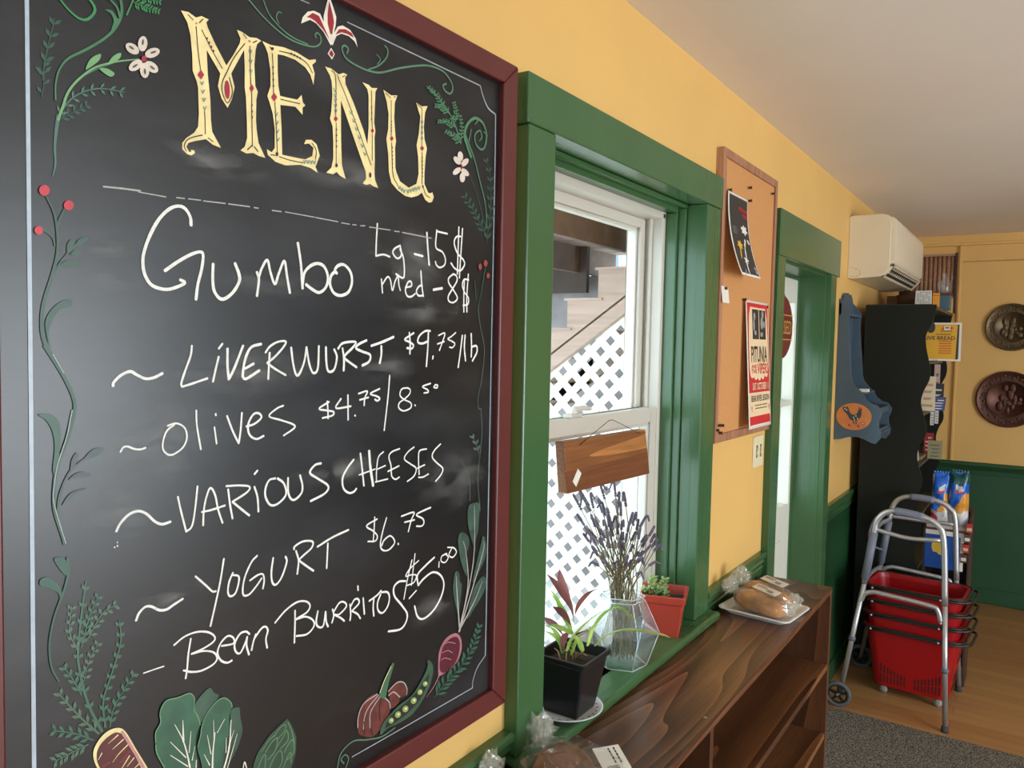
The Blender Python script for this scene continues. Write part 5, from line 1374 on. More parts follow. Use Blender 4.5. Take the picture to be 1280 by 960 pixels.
["painted_right_fern","green3",3,"p",0,0,[9582,19938,-5,27,-36,1,1,-24]],
["painted_right_fern","green3",3,"p",0,0,[9582,19938,-43,-19,-7,-26,38,14]],
["painted_right_fern","green3",3,"s",19,12,[10123,19766,27,225,-54,176]],
["painted_right_fern","green3",3,"p",0,0,[10127,19796,56,28,15,34,-49,-22]],
["painted_right_fern","green3",3,"p",0,0,[10127,19796,-33,24,-51,-5,24,-23]],
["painted_right_fern","green3",3,"p",0,0,[10134,19856,54,25,15,32,-47,-19]],
["painted_right_fern","green3",3,"p",0,0,[10134,19856,-30,24,-48,-7,22,-22]],
["painted_right_fern","green3",3,"p",0,0,[10141,19916,54,16,23,30,-47,-11]],
["painted_right_fern","green3",3,"p",0,0,[10141,19916,-26,23,-46,-7,19,-21]],
["painted_right_fern","green3",3,"p",0,0,[10148,19976,51,11,24,28,-43,-7]],
["painted_right_fern","green3",3,"p",0,0,[10148,19976,-18,25,-42,-5,12,-22]],
["painted_right_fern","green3",3,"p",0,0,[10137,20032,46,17,9,27,-40,-13]],
["painted_right_fern","green3",3,"p",0,0,[10137,20032,-15,23,-41,-6,11,-22]],
["painted_right_fern","green3",3,"p",0,0,[10121,20086,42,15,7,25,-38,-12]],
["painted_right_fern","green3",3,"p",0,0,[10121,20086,-21,18,-37,-11,15,-18]],
["painted_right_fern","green3",3,"p",0,0,[10104,20140,40,13,3,23,-36,-11]],
["painted_right_fern","green3",3,"p",0,0,[10104,20140,-10,21,-35,-9,6,-20]],
["painted_right_fern","green3",3,"s",19,11,[10124,19726,-180,78,-206,21]],
["painted_right_fern","green3",3,"p",0,0,[10099,19737,39,50,-9,38,-35,-42]],
["painted_right_fern","green3",3,"p",0,0,[10099,19737,-78,-14,-53,-34,64,9]],
["painted_right_fern","green3",3,"p",0,0,[10050,19758,18,47,-27,28,-18,-39]],
["painted_right_fern","green3",3,"p",0,0,[10050,19758,-69,0,-56,-25,56,-3]],
["painted_right_fern","green3",3,"p",0,0,[10001,19780,31,43,-15,31,-29,-37]],
["painted_right_fern","green3",3,"p",0,0,[10001,19780,-67,-9,-46,-30,55,5]],
["painted_right_fern","green3",3,"p",0,0,[9952,19801,23,40,-22,25,-23,-34]],
["painted_right_fern","green3",3,"p",0,0,[9952,19801,-56,4,-48,-22,45,-6]],
["painted_right_fern","green3",3,"p",0,0,[9892,19810,4,36,-34,13,-8,-31]],
["painted_right_fern","green3",3,"p",0,0,[9892,19810,-57,-14,-29,-30,48,9]],
["painted_right_fern","green3",3,"p",0,0,[9830,19816,16,34,-26,16,-17,-29]],
["painted_right_fern","green3",3,"p",0,0,[9830,19816,-51,-9,-29,-27,44,5]],
["painted_right_fern","green3",3,"p",0,0,[9768,19822,10,31,-30,9,-12,-26]],
["painted_right_fern","green3",3,"p",0,0,[9768,19822,-46,-6,-24,-25,39,3]],
["painted_right_fern","green3",2,"s",60,20,[10413,19566,-123,176,-60,128,68,196,199,150,210,-21,119,-148,-19,-191,-104,-110,-159,52,-39,145,136,103,56,-90,-68,-82]],
["painted_right_fern","green3",3,"s",22,22,[10339,19794,62,216]],
["painted_right_fern","green3",3,"s",22,23,[10500,20115,101,106]],
["painted_right_fern","green3",3,"s",23,23,[10747,20050,109,-38]],
["painted_right_fern","green3",2,"s",35,17,[10217,19927,151,-192,142,-198,179,-362,153,-342,41,-366]],
["painted_right_fern","offwhite2",3,"p",0,0,[10127,19388,-49,-15,-62,8,-52,27,-23,36,16,32,48,15,62,-8,53,-27,23,-36]],
["painted_right_fern","offwhite2",3,"p",0,0,[10136,19439,-45,4,-33,31,-8,47,19,45,40,26,46,-3,33,-31,9,-48,-20,-45]],
["painted_right_fern","offwhite2",3,"p",0,0,[10326,19519,18,-25,-21,-46,-52,-49,-63,-32,-50,-5,-17,25,20,46,51,48,63,33]],
["painted_right_fern","offwhite2",3,"p",0,0,[10347,19245,-49,-17,-67,5,-58,24,-29,34,12,32,48,17,67,-4,59,-24,30,-35]],
["painted_right_fern","offwhite2",3,"p",0,0,[10187,19108,-44,7,-28,35,-1,50,26,44,42,24,44,-7,28,-35,2,-50,-26,-45]],
["painted_right_fern","offwhite2",3,"p",0,0,[10134,19333,9,-29,-32,-44,-61,-43,-66,-26,-46,2,-9,28,32,43,60,44,66,26]],
["painted_right_fern","crimson",4,"p",0,0,[10180,19357,-2,-17,-7,-14,-11,-10,-11,-2,-11,5,-8,12,-3,16,3,17,6,15,11,9,11,3,11,-6,8,-11]],
["painted_right_fern","dull",1,"s",17,10,[10891,18197,98,591,-16,505,-138,343]],
["painted_right_fern","dull",1,"p",0,0,[10905,18280,101,67,29,69,-88,-54]],
["painted_right_fern","dull",1,"p",0,0,[10905,18280,-19,78,-73,43,9,-66]],
["painted_right_fern","dull",1,"p",0,0,[10933,18446,87,70,14,66,-77,-57]],
["painted_right_fern","dull",1,"p",0,0,[10933,18446,-22,74,-74,38,11,-63]],
["painted_right_fern","dull",1,"p",0,0,[10960,18612,115,49,51,62,-99,-38]],
["painted_right_fern","dull",1,"p",0,0,[10960,18612,-14,72,-70,37,5,-61]],
["painted_right_fern","dull",1,"p",0,0,[10988,18778,105,53,38,62,-91,-42]],
["painted_right_fern","dull",1,"p",0,0,[10988,18778,1,72,-61,39,-6,-60]],
["painted_right_fern","dull",1,"p",0,0,[10984,18941,92,57,22,60,-81,-46]],
["painted_right_fern","dull",1,"p",0,0,[10984,18941,-39,58,-83,18,27,-51]],
["painted_right_fern","dull",1,"p",0,0,[10979,19104,88,55,18,56,-77,-44]],
["painted_right_fern","dull",1,"p",0,0,[10979,19104,-25,59,-75,20,15,-51]],
["painted_right_fern","dull",1,"p",0,0,[10974,19266,79,55,9,53,-71,-44]],
["painted_right_fern","dull",1,"p",0,0,[10974,19266,-28,54,-75,15,18,-47]],
["painted_right_fern","dull",1,"p",0,0,[10923,19416,75,53,4,50,-66,-43]],
["painted_right_fern","dull",1,"p",0,0,[10923,19416,-23,53,-71,12,14,-45]],
["painted_right_fern","dull",1,"p",0,0,[10864,19563,46,57,-24,40,-44,-48]],
["painted_right_fern","dull",1,"p",0,0,[10864,19563,-42,41,-76,-2,30,-37]],
["painted_right_fern","dull",1,"s",17,10,[10857,18363,-379,380,-222,177]],
["painted_right_fern","dull",1,"p",0,0,[10815,18405,75,63,4,59,-68,-51]],
["painted_right_fern","dull",1,"p",0,0,[10815,18405,-92,33,-97,-11,72,-30]],
["painted_right_fern","dull",1,"p",0,0,[10731,18489,55,66,-17,54,-50,-55]],
["painted_right_fern","dull",1,"p",0,0,[10731,18489,-93,26,-94,-15,74,-25]],
["painted_right_fern","dull",1,"p",0,0,[10648,18572,43,66,-26,48,-41,-54]],
["painted_right_fern","dull",1,"p",0,0,[10648,18572,-75,37,-90,-6,58,-33]],
["painted_right_fern","dull",1,"p",0,0,[10567,18654,42,64,-26,46,-41,-52]],
["painted_right_fern","dull",1,"p",0,0,[10567,18654,-82,28,-86,-13,63,-27]],
["painted_right_fern","dull",1,"p",0,0,[10486,18736,46,60,-22,46,-44,-50]],
["painted_right_fern","dull",1,"p",0,0,[10486,18736,-67,35,-83,-7,51,-32]],
["painted_right_fern","dull",1,"p",0,0,[10394,18810,50,57,-16,46,-47,-47]],
["painted_right_fern","dull",1,"p",0,0,[10394,18810,-86,13,-76,-25,69,-15]],
["painted_right_fern","dull",1,"p",0,0,[10302,18883,36,57,-30,39,-35,-47]],
["painted_right_fern","dull",1,"p",0,0,[10302,18883,-77,19,-75,-22,61,-18]],
["painted_right_fern","dull",1,"s",16,17,[10381,19283,260,-382,182,-374]],
["painted_right_fern","berry2",3,"p",0,0,[10765,17802,-4,-23,-14,-18,-20,-12,-23,-2,-21,8,-15,16,-5,21,4,23,14,18,20,12,23,2,20,-8,15,-16]],
["painted_right_fern","berry2",3,"p",0,0,[10924,17871,-5,-25,-15,-21,-23,-13,-25,-2,-24,9,-16,18,-6,23,5,25,15,21,22,13,26,2,23,-8,17,-18]],
["painted_right_fern","berry2",3,"p",0,0,[10996,17669,-4,-20,-13,-17,-18,-11,-21,-2,-20,8,-13,15,-5,19,4,21,12,17,19,10,21,2,19,-7,14,-15]],
["painted_right_fern","dull",2,"s",21,21,[10869,17805,-98,-398,-88,-293]],
["painted_right_fern","dull",2,"s",21,21,[10568,17560,55,-331]],
["painted_right_fern","vinedim",1,"s",15,15,[10694,17131,3,-101,65,-252,127,-391,-71,-515,-92,-288,20,-190,73,-12]],
["painted_right_fern","vinedim",1,"s",16,16,[10819,15382,41,-392,-40,-387,-59,-427,90,-580]],
["painted_right_fern","vinedim",1,"s",16,16,[10296,14532,214,-280,41,-434]],
["painted_right_fern","vinedim",1,"s",16,10,[10784,14607,-91,181,-118,139]],
["painted_right_fern","vinedim",1,"p",0,0,[10756,14662,58,46,-10,53,-53,-36]],
["painted_right_fern","vinedim",1,"p",0,0,[10756,14662,-71,53,-85,16,54,-46]],
["painted_right_fern","vinedim",1,"p",0,0,[10701,14772,61,39,-5,50,-56,-31]],
["painted_right_fern","vinedim",1,"p",0,0,[10701,14772,-45,56,-77,24,33,-48]],
["painted_right_fern","vinedim",1,"p",0,0,[10619,14876,30,48,-33,45,-31,-39]],
["painted_right_fern","vinedim",1,"p",0,0,[10619,14876,-48,51,-74,17,36,-44]]]
D = {"walker_near":[[0.1183,3.83,0.1108],[0.1415,3.83,0.3042],[0.1906,3.83,0.5925],[0.2226,3.83,0.833],[0.2322,3.83,0.8862],[0.2657,3.83,0.9271],[0.317,3.83,0.9405],[0.4187,3.83,0.9282],[0.4725,3.83,0.9023],[0.5001,3.83,0.8381],[0.5165,3.83,0.5548],[0.5398,3.83,0.0077]],"walker_far":[[0.1054,4.33,0.0357],[0.1788,4.33,0.5558],[0.1943,4.33,0.6609],[0.2196,4.33,0.8464],[0.2344,4.33,0.896],[0.2682,4.33,0.922],[0.3128,4.33,0.9262],[0.4254,4.33,0.9195],[0.4851,4.33,0.8897],[0.5033,4.33,0.8297],[0.5203,4.33,0.5467],[0.5531,4.33,0.0063]],"brace_low":[[0.1818,3.83,0.5119],[0.1949,3.83,0.5434],[0.2219,3.83,0.5566],[0.2572,3.83,0.5584],[0.457,3.83,0.5424],[0.4905,3.83,0.5268],[0.5046,3.83,0.4771]],"brace_up":[[0.2279,3.83,0.8467],[0.2867,3.83,0.8363],[0.3671,3.83,0.8271],[0.4883,3.83,0.8362]],"brace_up_far":[[0.2168,4.33,0.817],[0.3046,4.33,0.8151],[0.3928,4.33,0.8136],[0.5027,4.33,0.8157]],"blue_near":[[0.0517,1.8379],[0.0492,1.8062],[0.0469,1.7705],[0.0539,1.6872],[0.0622,1.6079],[0.068,1.5365],[0.0761,1.501],[0.0994,1.4719],[0.1223,1.4516],[0.138,1.4224],[0.1643,1.4026],[0.1897,1.3963],[0.2102,1.3686],[0.2061,1.3464],[0.1963,1.3222],[0.199,1.2909],[0.2093,1.2682],[0.2054,1.2404],[0.1863,1.2151],[0.168,1.219],[0.1346,1.2343],[0.1049,1.2414],[0.0679,1.2383],[0.0308,1.2255],[-0.0107,1.2171]],"leaf_green":[[[0.0159,1.43,0.9915],[0.0357,1.424,1.0376],[0.0646,1.418,1.0577],[0.1004,1.412,1.1018],[0.1355,1.406,1.1353],[0.1623,1.4,1.1435]],[[0.0495,1.44,1.0162],[0.0657,1.432,1.0576],[0.0943,1.424,1.101],[0.1269,1.416,1.1207],[0.1512,1.408,1.1194],[0.1792,1.4,1.1081]],[[0.072,1.43,1.0247],[0.1049,1.414,1.0584],[0.149,1.398,1.0846],[0.1995,1.382,1.0989],[0.2441,1.366,1.1074],[0.269,1.35,1.1124]],[[0.0102,1.42,1.0013],[0.0206,1.42,1.0274],[0.0376,1.42,1.051],[0.0629,1.42,1.0799],[0.0961,1.42,1.1082],[0.1167,1.42,1.1175]],[[-0.0044,1.43,0.9906],[-0.0177,1.44,1.0124],[-0.0403,1.45,1.0285],[-0.0629,1.46,1.0287]],[[0.0089,1.44,1.0385],[-0.0113,1.45,1.0673],[-0.0362,1.46,1.0877],[-0.0612,1.47,1.0965]],[[-0.0022,1.43,0.9951],[-0.0224,1.44,1.0153],[-0.0471,1.45,1.0188],[-0.0721,1.46,1.0163]],[[0.0443,1.43,1.0063],[0.0432,1.415,1.0303],[0.0401,1.4,1.0498]],[[0.0074,1.43,1.0531],[-0.0168,1.4433,1.076],[-0.0391,1.4567,1.0962],[-0.0639,1.47,1.1083]],[[0.019,1.43,1.0398],[-0.0043,1.4233,1.0485],[-0.0232,1.4167,1.0522],[-0.042,1.41,1.048]]],"leaf_purple":[[[0.0206,1.43,1.0639],[0.0116,1.4325,1.0929],[-0.0038,1.435,1.1129],[-0.0287,1.4375,1.1354],[-0.0562,1.44,1.1518]],[[0.0202,1.43,1.0757],[0.0324,1.4267,1.1028],[0.0553,1.4233,1.1317],[0.0822,1.42,1.1525]],[[0.0165,1.43,1.0511],[0.0002,1.43,1.0714],[-0.016,1.43,1.0839],[-0.0344,1.43,1.0872]],[[-0.002,1.43,0.9871],[-0.0049,1.43,1.0104],[0.0013,1.43,1.0318],[0.0145,1.43,1.0428]],[[0.0179,1.43,1.0791],[0.0035,1.43,1.1157],[-0.0132,1.43,1.1482],[-0.0184,1.43,1.1711]],[[0.0214,1.43,1.0325],[0.0421,1.42,1.0481],[0.0687,1.41,1.0648]],[[-0.0031,1.43,1.0268],[-0.0238,1.4333,1.0452],[-0.0445,1.4367,1.0518],[-0.0607,1.44,1.0554]]],"lav_tips":[[-0.07,1.5807,1.2903],[-0.07,1.6123,1.2965],[-0.07,1.6262,1.2785],[-0.07,1.6591,1.283],[-0.07,1.7098,1.3002],[-0.0646,1.7718,1.2971],[-0.0032,1.678,1.2903],[-0.013,1.7239,1.2837],[-0.07,1.5989,1.2433],[-0.07,1.6397,1.2054],[-0.07,1.7014,1.2617],[-0.0514,1.6869,1.2599],[-0.0554,1.7243,1.2367],[-0.0216,1.7009,1.229],[-0.0176,1.7321,1.1843],[0.0045,1.7353,1.2333],[0.0405,1.6764,1.2502],[0.0156,1.6978,1.222],[0.0536,1.7043,1.2392],[0.0457,1.7712,1.1998],[0.0549,1.7554,1.1862],[0.0878,1.6918,1.1928],[0.0663,1.7587,1.1628],[0.0837,1.6896,1.1389],[-0.07,1.6872,1.1386],[-0.07,1.6568,1.1973],[-0.0622,1.6752,1.2179],[-0.07,1.7328,1.2063],[-0.0336,1.697,1.2149],[-0.0158,1.6976,1.2109],[-0.07,1.7491,1.1729],[-0.0015,1.7666,1.1802],[0.0403,1.7054,1.2082],[0.023,1.776,1.1755],[0.054,1.7316,1.1631],[0.0305,1.7462,1.143],[0.0101,1.6965,1.1923],[-0.07,1.6816,1.1134],[-0.07,1.6305,1.1927],[-0.0598,1.7765,1.2443],[-0.0362,1.7688,1.2048],[0.0341,1.7064,1.2264]],"sign":[[-0.05,1.4941,1.435],[-0.05,1.9261,1.429],[-0.05,1.9605,1.3063],[-0.05,1.5138,1.316]],"sign_cord":[[-0.05,1.5643,1.4226],[-0.05,1.6308,1.4453],[-0.05,1.7075,1.4689],[-0.05,1.7263,1.469],[-0.05,1.7993,1.4476],[-0.05,1.8881,1.4208]],"sign_tag":[[-0.049,1.5571,1.3685],[-0.049,1.5742,1.3556],[-0.049,1.551,1.3277],[-0.049,1.5342,1.3421]],"card":[[0.034,2.2496,1.8326],[0.034,2.3176,1.835],[0.034,2.3116,1.7837],[0.034,2.2546,1.7831]],"pins":[[0.03,2.3046,2.12],[0.03,2.4944,2.1596],[0.03,2.499,2.1196],[0.03,2.7477,2.1836],[0.03,2.2926,1.8284],[0.03,2.4772,1.8058],[0.03,2.7167,1.7935],[0.03,2.2759,1.4195],[0.03,2.3069,1.4171],[0.03,2.264,1.4061],[0.03,2.2936,1.3959]]}
DUSTS = [[0.884, 1.759, 0.123, 0.059], [0.64, 1.72, 0.114, 0.021], [0.932, 1.702, 0.132, 0.037], [0.846, 1.611, 0.076, 0.029], [0.611, 1.61, 0.138, 0.038], [0.496, 1.529, 0.076, 0.061], [0.761, 1.47, 0.119, 0.024], [0.448, 1.465, 0.052, 0.051], [0.914, 1.781, 0.083, 0.072], [1.006, 1.426, 0.126, 0.066], [0.769, 1.876, 0.175, 0.032], [0.552, 1.85, 0.113, 0.023], [0.508, 1.36, 0.059, 0.018], [0.433, 1.723, 0.049, 0.048], [0.964, 1.223, 0.081, 0.039]]
# ------------------------------------------------------------------ menu board
def chalkboard_mat():
    m = bpy.data.materials.new('chalkboard_slate'); m.use_nodes = True
    nt = m.node_tree; b = nt.nodes['Principled BSDF']
    b.inputs['Specular IOR Level'].default_value = 0.52
    tc = nt.nodes.new('ShaderNodeTexCoord')
    mp = nt.nodes.new('ShaderNodeMapping'); nt.links.new(tc.outputs['Object'], mp.inputs[0]); mp.inputs['Scale'].default_value = (1, 1.2, 3.2)
    mp.inputs['Rotation'].default_value = (.12, 0, 0)
    n = nt.nodes.new('ShaderNodeTexNoise'); n.inputs['Scale'].default_value = 2.0; n.inputs['Detail'].default_value = 7; n.inputs['Roughness'].default_value = .55
    nt.links.new(mp.outputs[0], n.inputs['Vector'])
    rp = nt.nodes.new('ShaderNodeValToRGB'); e = rp.color_ramp.elements
    e[0].position = .48; e[0].color = rgb(19, 21, 24); e[1].position = .98; e[1].color = rgb(66, 68, 72)
    nt.links.new(n.outputs[0], rp.inputs[0])
    n2 = nt.nodes.new('ShaderNodeTexNoise'); n2.inputs['Scale'].default_value = 3; n2.inputs['Detail'].default_value = 6
    nt.links.new(tc.outputs['Object'], n2.inputs['Vector'])
    r = nt.nodes.new('ShaderNodeMapRange'); r.inputs[3].default_value = .27; r.inputs[4].default_value = .36; nt.links.new(n2.outputs[0], r.inputs[0])
    nt.links.new(rp.outputs[0], b.inputs['Base Color']); nt.links.new(r.outputs[0], b.inputs['Roughness'])
    return m


BX = .02
menu = empty('menu_board', (0, .725, .994), 'large framed chalkboard with the painted heading MENU and handwritten prices', 'menu board')
MB().box(0, BX, .325, 1.125, 1.026, 2.102).build('chalkboard_panel', chalkboard_mat(), menu)
fo = (.288, 1.162, .994, 2.136); fi = (.33, 1.12, 1.032, 2.098)
mb = MB()
cs = [(fo[0], fo[2]), (fo[1], fo[2]), (fo[1], fo[3]), (fo[0], fo[3])]; ci = [(fi[0], fi[2]), (fi[1], fi[2]), (fi[1], fi[3]), (fi[0], fi[3])]
for k in range(4):
    j = (k + 1) % 4
    fr = MB().prism([cs[k], cs[j], ci[j], ci[k]], lambda u, v, d: (d, u, v), 0, .031)
    fr.build('frame_rail', MAROON, menu, bevel=.0025)

INKC = {'chalk': (236, 236, 230), 'chalkdim': (178, 178, 174), 'cream': (243, 222, 160), 'cream2': (238, 220, 160), 'ink': (36, 34, 34), 'crimson': (168, 32, 62), 'crimson2': (150, 30, 46),
        'rose': (206, 120, 118), 'rose2': (196, 140, 136), 'rose3': (168, 112, 120), 'teal': (88, 148, 146), 'offwhite': (232, 224, 208), 'offwhite2': (220, 206, 190), 'greyink': (92, 84, 84),  # the last rose is toned down for fading light on the board
        'stripe': (176, 190, 202), 'stripe2': (158, 164, 170), 'sage': (88, 130, 102), 'sagedim': (84, 120, 98), 'green': (58, 132, 80), 'green2': (64, 118, 80), 'green3': (76, 126, 92), 'lightgreen': (116, 166, 112),
        'dull': (46, 82, 66), 'dull2': (74, 112, 98), 'vine': (46, 78, 64), 'vine2': (44, 84, 66), 'vinegrey': (62, 80, 76), 'vinelight': (150, 168, 160), 'vinedim': (84, 104, 96), 'berry': (196, 40, 58), 'berry2': (150, 66, 62),
        'frond': (56, 98, 76), 'frond2': (76, 104, 84), 'carrot': (92, 38, 36), 'carrotred': (130, 36, 40), 'chard': (50, 92, 70), 'chard2': (54, 82, 66), 'chardedge': (104, 148, 106), 'rib': (226, 222, 204), 'rib2': (176, 170, 164),
        'arti': (50, 76, 58), 'artiedge': (98, 134, 96), 'pumpkin': (100, 46, 40), 'stemgreen': (66, 108, 78), 'pod': (56, 86, 66), 'pea': (142, 168, 96), 'beet': (92, 24, 42), 'beetleaf': (58, 84, 72), 'sprig': (52, 92, 74)}  # pumpkin and beet colours darkened, painting in light falloff at lower right
PARTN = {'chalk_rule': 'chalk_rule', 'menu_title': 'painted_title'}
groups = {}
for it in INK: groups.setdefault(it[0], []).append(it)
for g, items in groups.items():
    mb = MB(); cols = []
    for ii, (_, c, layer, mode, w0, w1, P) in enumerate(items):
        if c not in cols: cols.append(c)
        mb.mi = cols.index(c)
        x = BX + .0003 + layer * .0004 + (ii % 40) * .000008
        pts = []; ay = az = 0
        for i in range(0, len(P), 2):
            ay += P[i]; az += P[i + 1]; pts.append((ay / 1e4, az / 1e4))
        if mode in 'pP':
            if mode == 'P': pts = [tuple(p) for p in cr(pts, 4, True)]
            mb.flat(pts, lambda u, v, d: (d, u, v), x)
        else:
            if mode == 's': pts = [tuple(p) for p in cr(pts, 6)]
            L = len(pts); vs = []; fs = []
            for i in range(L):
                a = pts[max(i - 1, 0)]; b = pts[min(i + 1, L - 1)]
                dx, dy = b[0] - a[0], b[1] - a[1]; q = math.hypot(dx, dy) or 1e-9
                t = i / (L - 1); w = (w0 + (w1 - w0) * t) / 2e4
                if c == 'chalk': w *= 1 + .16 * noise.noise(Vector((pts[i][0] * 90, pts[i][1] * 90, layer)))
                nx, ny = -dy / q * w, dx / q * w
                x += .000003
                if i in (0, L - 1):  # rounded tip
                    k = -1 if i == 0 else 1
                    tx, ty = dx / q * w * .6 * k, dy / q * w * .6 * k
                    tip = [(x, pts[i][0] + nx * .55 + tx, pts[i][1] + ny * .55 + ty), (x, pts[i][0] - nx * .55 + tx, pts[i][1] - ny * .55 + ty)]
                pr_ = [(x, pts[i][0] + nx, pts[i][1] + ny), (x, pts[i][0] - nx, pts[i][1] - ny)]
                if i == 0: vs += tip + pr_
                elif i == L - 1: vs += pr_ + tip
                else: vs += pr_
            n = len(vs) // 2
            fs = [(2 * i, 2 * i + 1, 2 * i + 3, 2 * i + 2) for i in range(n - 1)]
            mb.add(vs, fs)
    ms = []
    for c in cols:
        if c.startswith('chalk'):
            ms.append(mat('chalk_' + c, rgb(*INKC[c]), .95, noise_amt=.14, nscale=260))
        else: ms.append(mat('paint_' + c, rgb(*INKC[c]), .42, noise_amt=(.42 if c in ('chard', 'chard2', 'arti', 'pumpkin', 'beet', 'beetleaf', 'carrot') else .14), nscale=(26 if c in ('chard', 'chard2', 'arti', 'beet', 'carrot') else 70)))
    nm = {'menu_title': 'painted_title'}.get(g, g)
    for k_, v_ in (('item_', 'chalk_item'), ('price_', 'chalk_price'), ('dash_', 'chalk_dash'), ('painted_scrollwork', 'painted_scrollwork')):
        if g.startswith(k_): nm = v_
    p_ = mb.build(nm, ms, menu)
    # paint lies on the slate with its visible side to the room
    bm = bmesh.new(); bm.from_mesh(p_.data)
    for f in bm.faces:
        if f.normal.x < 0: f.normal_flip()
    bm.to_mesh(p_.data); bm.free()


def dust_mat():
    """wiped chalk dust: thin patchy film fading out from its middle"""
    m = bpy.data.materials.new('chalk_dust'); m.use_nodes = True; nt = m.node_tree; nt.nodes.clear()
    out = nt.nodes.new('ShaderNodeOutputMaterial'); tr = nt.nodes.new('ShaderNodeBsdfTransparent'); d = nt.nodes.new('ShaderNodeBsdfDiffuse'); d.inputs[0].default_value = rgb(190, 190, 188)
    tc = nt.nodes.new('ShaderNodeTexCoord'); mp = nt.nodes.new('ShaderNodeMapping'); nt.links.new(tc.outputs['Generated'], mp.inputs[0])
    mp.inputs['Location'].default_value = (-1, -1, -1); mp.inputs['Scale'].default_value = (2, 2, 2)
    sx = nt.nodes.new('ShaderNodeSeparateXYZ'); nt.links.new(mp.outputs[0], sx.inputs[0])
    cb_ = nt.nodes.new('ShaderNodeCombineXYZ'); nt.links.new(sx.outputs[1], cb_.inputs[1]); nt.links.new(sx.outputs[2], cb_.inputs[2])
    g = nt.nodes.new('ShaderNodeTexGradient'); g.gradient_type = 'QUADRATIC_SPHERE'; nt.links.new(cb_.outputs[0], g.inputs[0])
    n = nt.nodes.new('ShaderNodeTexNoise'); n.inputs['Scale'].default_value = 14; n.inputs['Detail'].default_value = 7; n.inputs['Distortion'].default_value = 1.2
    mp2 = nt.nodes.new('ShaderNodeMapping'); mp2.inputs['Scale'].default_value = (1, .6, 2.2); nt.links.new(tc.outputs['Object'], mp2.inputs[0]); nt.links.new(mp2.outputs[0], n.inputs[0])
    r = nt.nodes.new('ShaderNodeMapRange'); r.inputs[1].default_value = .38; r.inputs[2].default_value = .75; r.inputs[3].default_value = 0; r.inputs[4].default_value = .55; nt.links.new(n.outputs[0], r.inputs[0])
    mu = nt.nodes.new('ShaderNodeMath'); mu.operation = 'MULTIPLY'; nt.links.new(g.outputs[1], mu.inputs[0]); nt.links.new(r.outputs[0], mu.inputs[1])
    mx = nt.nodes.new('ShaderNodeMixShader'); nt.links.new(mu.outputs[0], mx.inputs[0]); nt.links.new(tr.outputs[0], mx.inputs[1]); nt.links.new(d.outputs[0], mx.inputs[2]); nt.links.new(mx.outputs[0], out.inputs[0])
    return m


DUST = dust_mat()
for (y, z, ry, rz) in DUSTS:
    MB().flat([(y - ry, z - rz), (y + ry, z - rz), (y + ry, z + rz), (y - ry, z + rz)], lambda u, v, d: (d, u, v), BX + .0002).build('chalk_smudge', DUST, menu)

# ------------------------------------------------------------------ hanging board in the window
sg = D['sign']
sgn = empty('hanging_wooden_sign', (-.06, 1.72, 1.31), 'blank stained wooden board hanging by string inside the window', 'sign')
mb = MB().prism([(p[1], p[2]) for p in sg], lambda u, v, d: (d, u, v), -.076, -.052)
mb.build('board', wood('honey_pine', rgb(128, 76, 36), rgb(176, 116, 62), 4, 'Y', .5, 2.2, 50, 3), sgn, bevel=.002)
zs = [(p[1], p[2]) for p in sg]
bl = lambda u, v: tuple(zs[0][i] * (1 - u) * (1 - v) + zs[1][i] * u * (1 - v) + zs[2][i] * u * v + zs[3][i] * (1 - u) * v for i in (0, 1))
mb = MB().prism([bl(.0, .56), bl(.35, .54), bl(.7, .53), bl(.995, .50), bl(.995, .995), bl(0.005, .995)], lambda u, v, d: (d, u, v), -.0525, -.0517)
mb.build('lower_plank', wood('russet_pine', rgb(112, 62, 30), rgb(142, 84, 46), 4, 'Y', .5, 2.2, 50, 3), sgn)
mb = MB(); mb.tube([(-.05, p[1], p[2]) for p in D['sign_cord']], .0009, 6)
mb.build('cord', mat('jute_cord', rgb(70, 62, 54), .9), sgn)
mb = MB().prism([(p[1], p[2]) for p in D['sign_tag']], lambda u, v, d: (d, u, v), -.051, -.0500)
mb.build('tag', PAPER, sgn)

# ------------------------------------------------------------------ saucer and black potted plant on the stool
ZS = .872
sau = MB().lathe([(.0, .0035), (.050, .0035), (.058, .005), (.078, .011), (.081, .0135), (.077, .0135), (.062, .0082), (.058, .0075), (0, .0075)], (.006, 1.425, ZS), 48, close=False)
sau.mi = 1
for i in range(26):
    a = i / 26 * 2 * PI
    sau.blob((.006 + 0.0695 * math.cos(a), 1.425 + 0.0695 * math.sin(a), ZS + .0108), (.0035, .0035, .0006), 6, 4)
sau.thing('saucer', [mat('white_china', rgb(226, 228, 232), .2), mat('blue_transfer_print', rgb(96, 120, 168), .25)], 'white china saucer with blue pattern under the black flower pot', 'saucer')


def square_ring(c, h, z, rot=0.0, rad=.12, n=4):
    """rounded square outline"""
    out = []
    for k in range(4):
        a0 = k * PI / 2
        cx, cy = [(1, 1), (-1, 1), (-1, -1), (1, -1)][k]
        for j in range(n):
            a = a0 + j / (n - 1) * PI / 2
            r = h * rad
            x = cx * (h - r) + r * math.cos(a); y = cy * (h - r) + r * math.sin(a)
            out.append(Vector((c[0] + x * math.cos(rot) - y * math.sin(rot), c[1] + x * math.sin(rot) + y * math.cos(rot), z)))
    return out


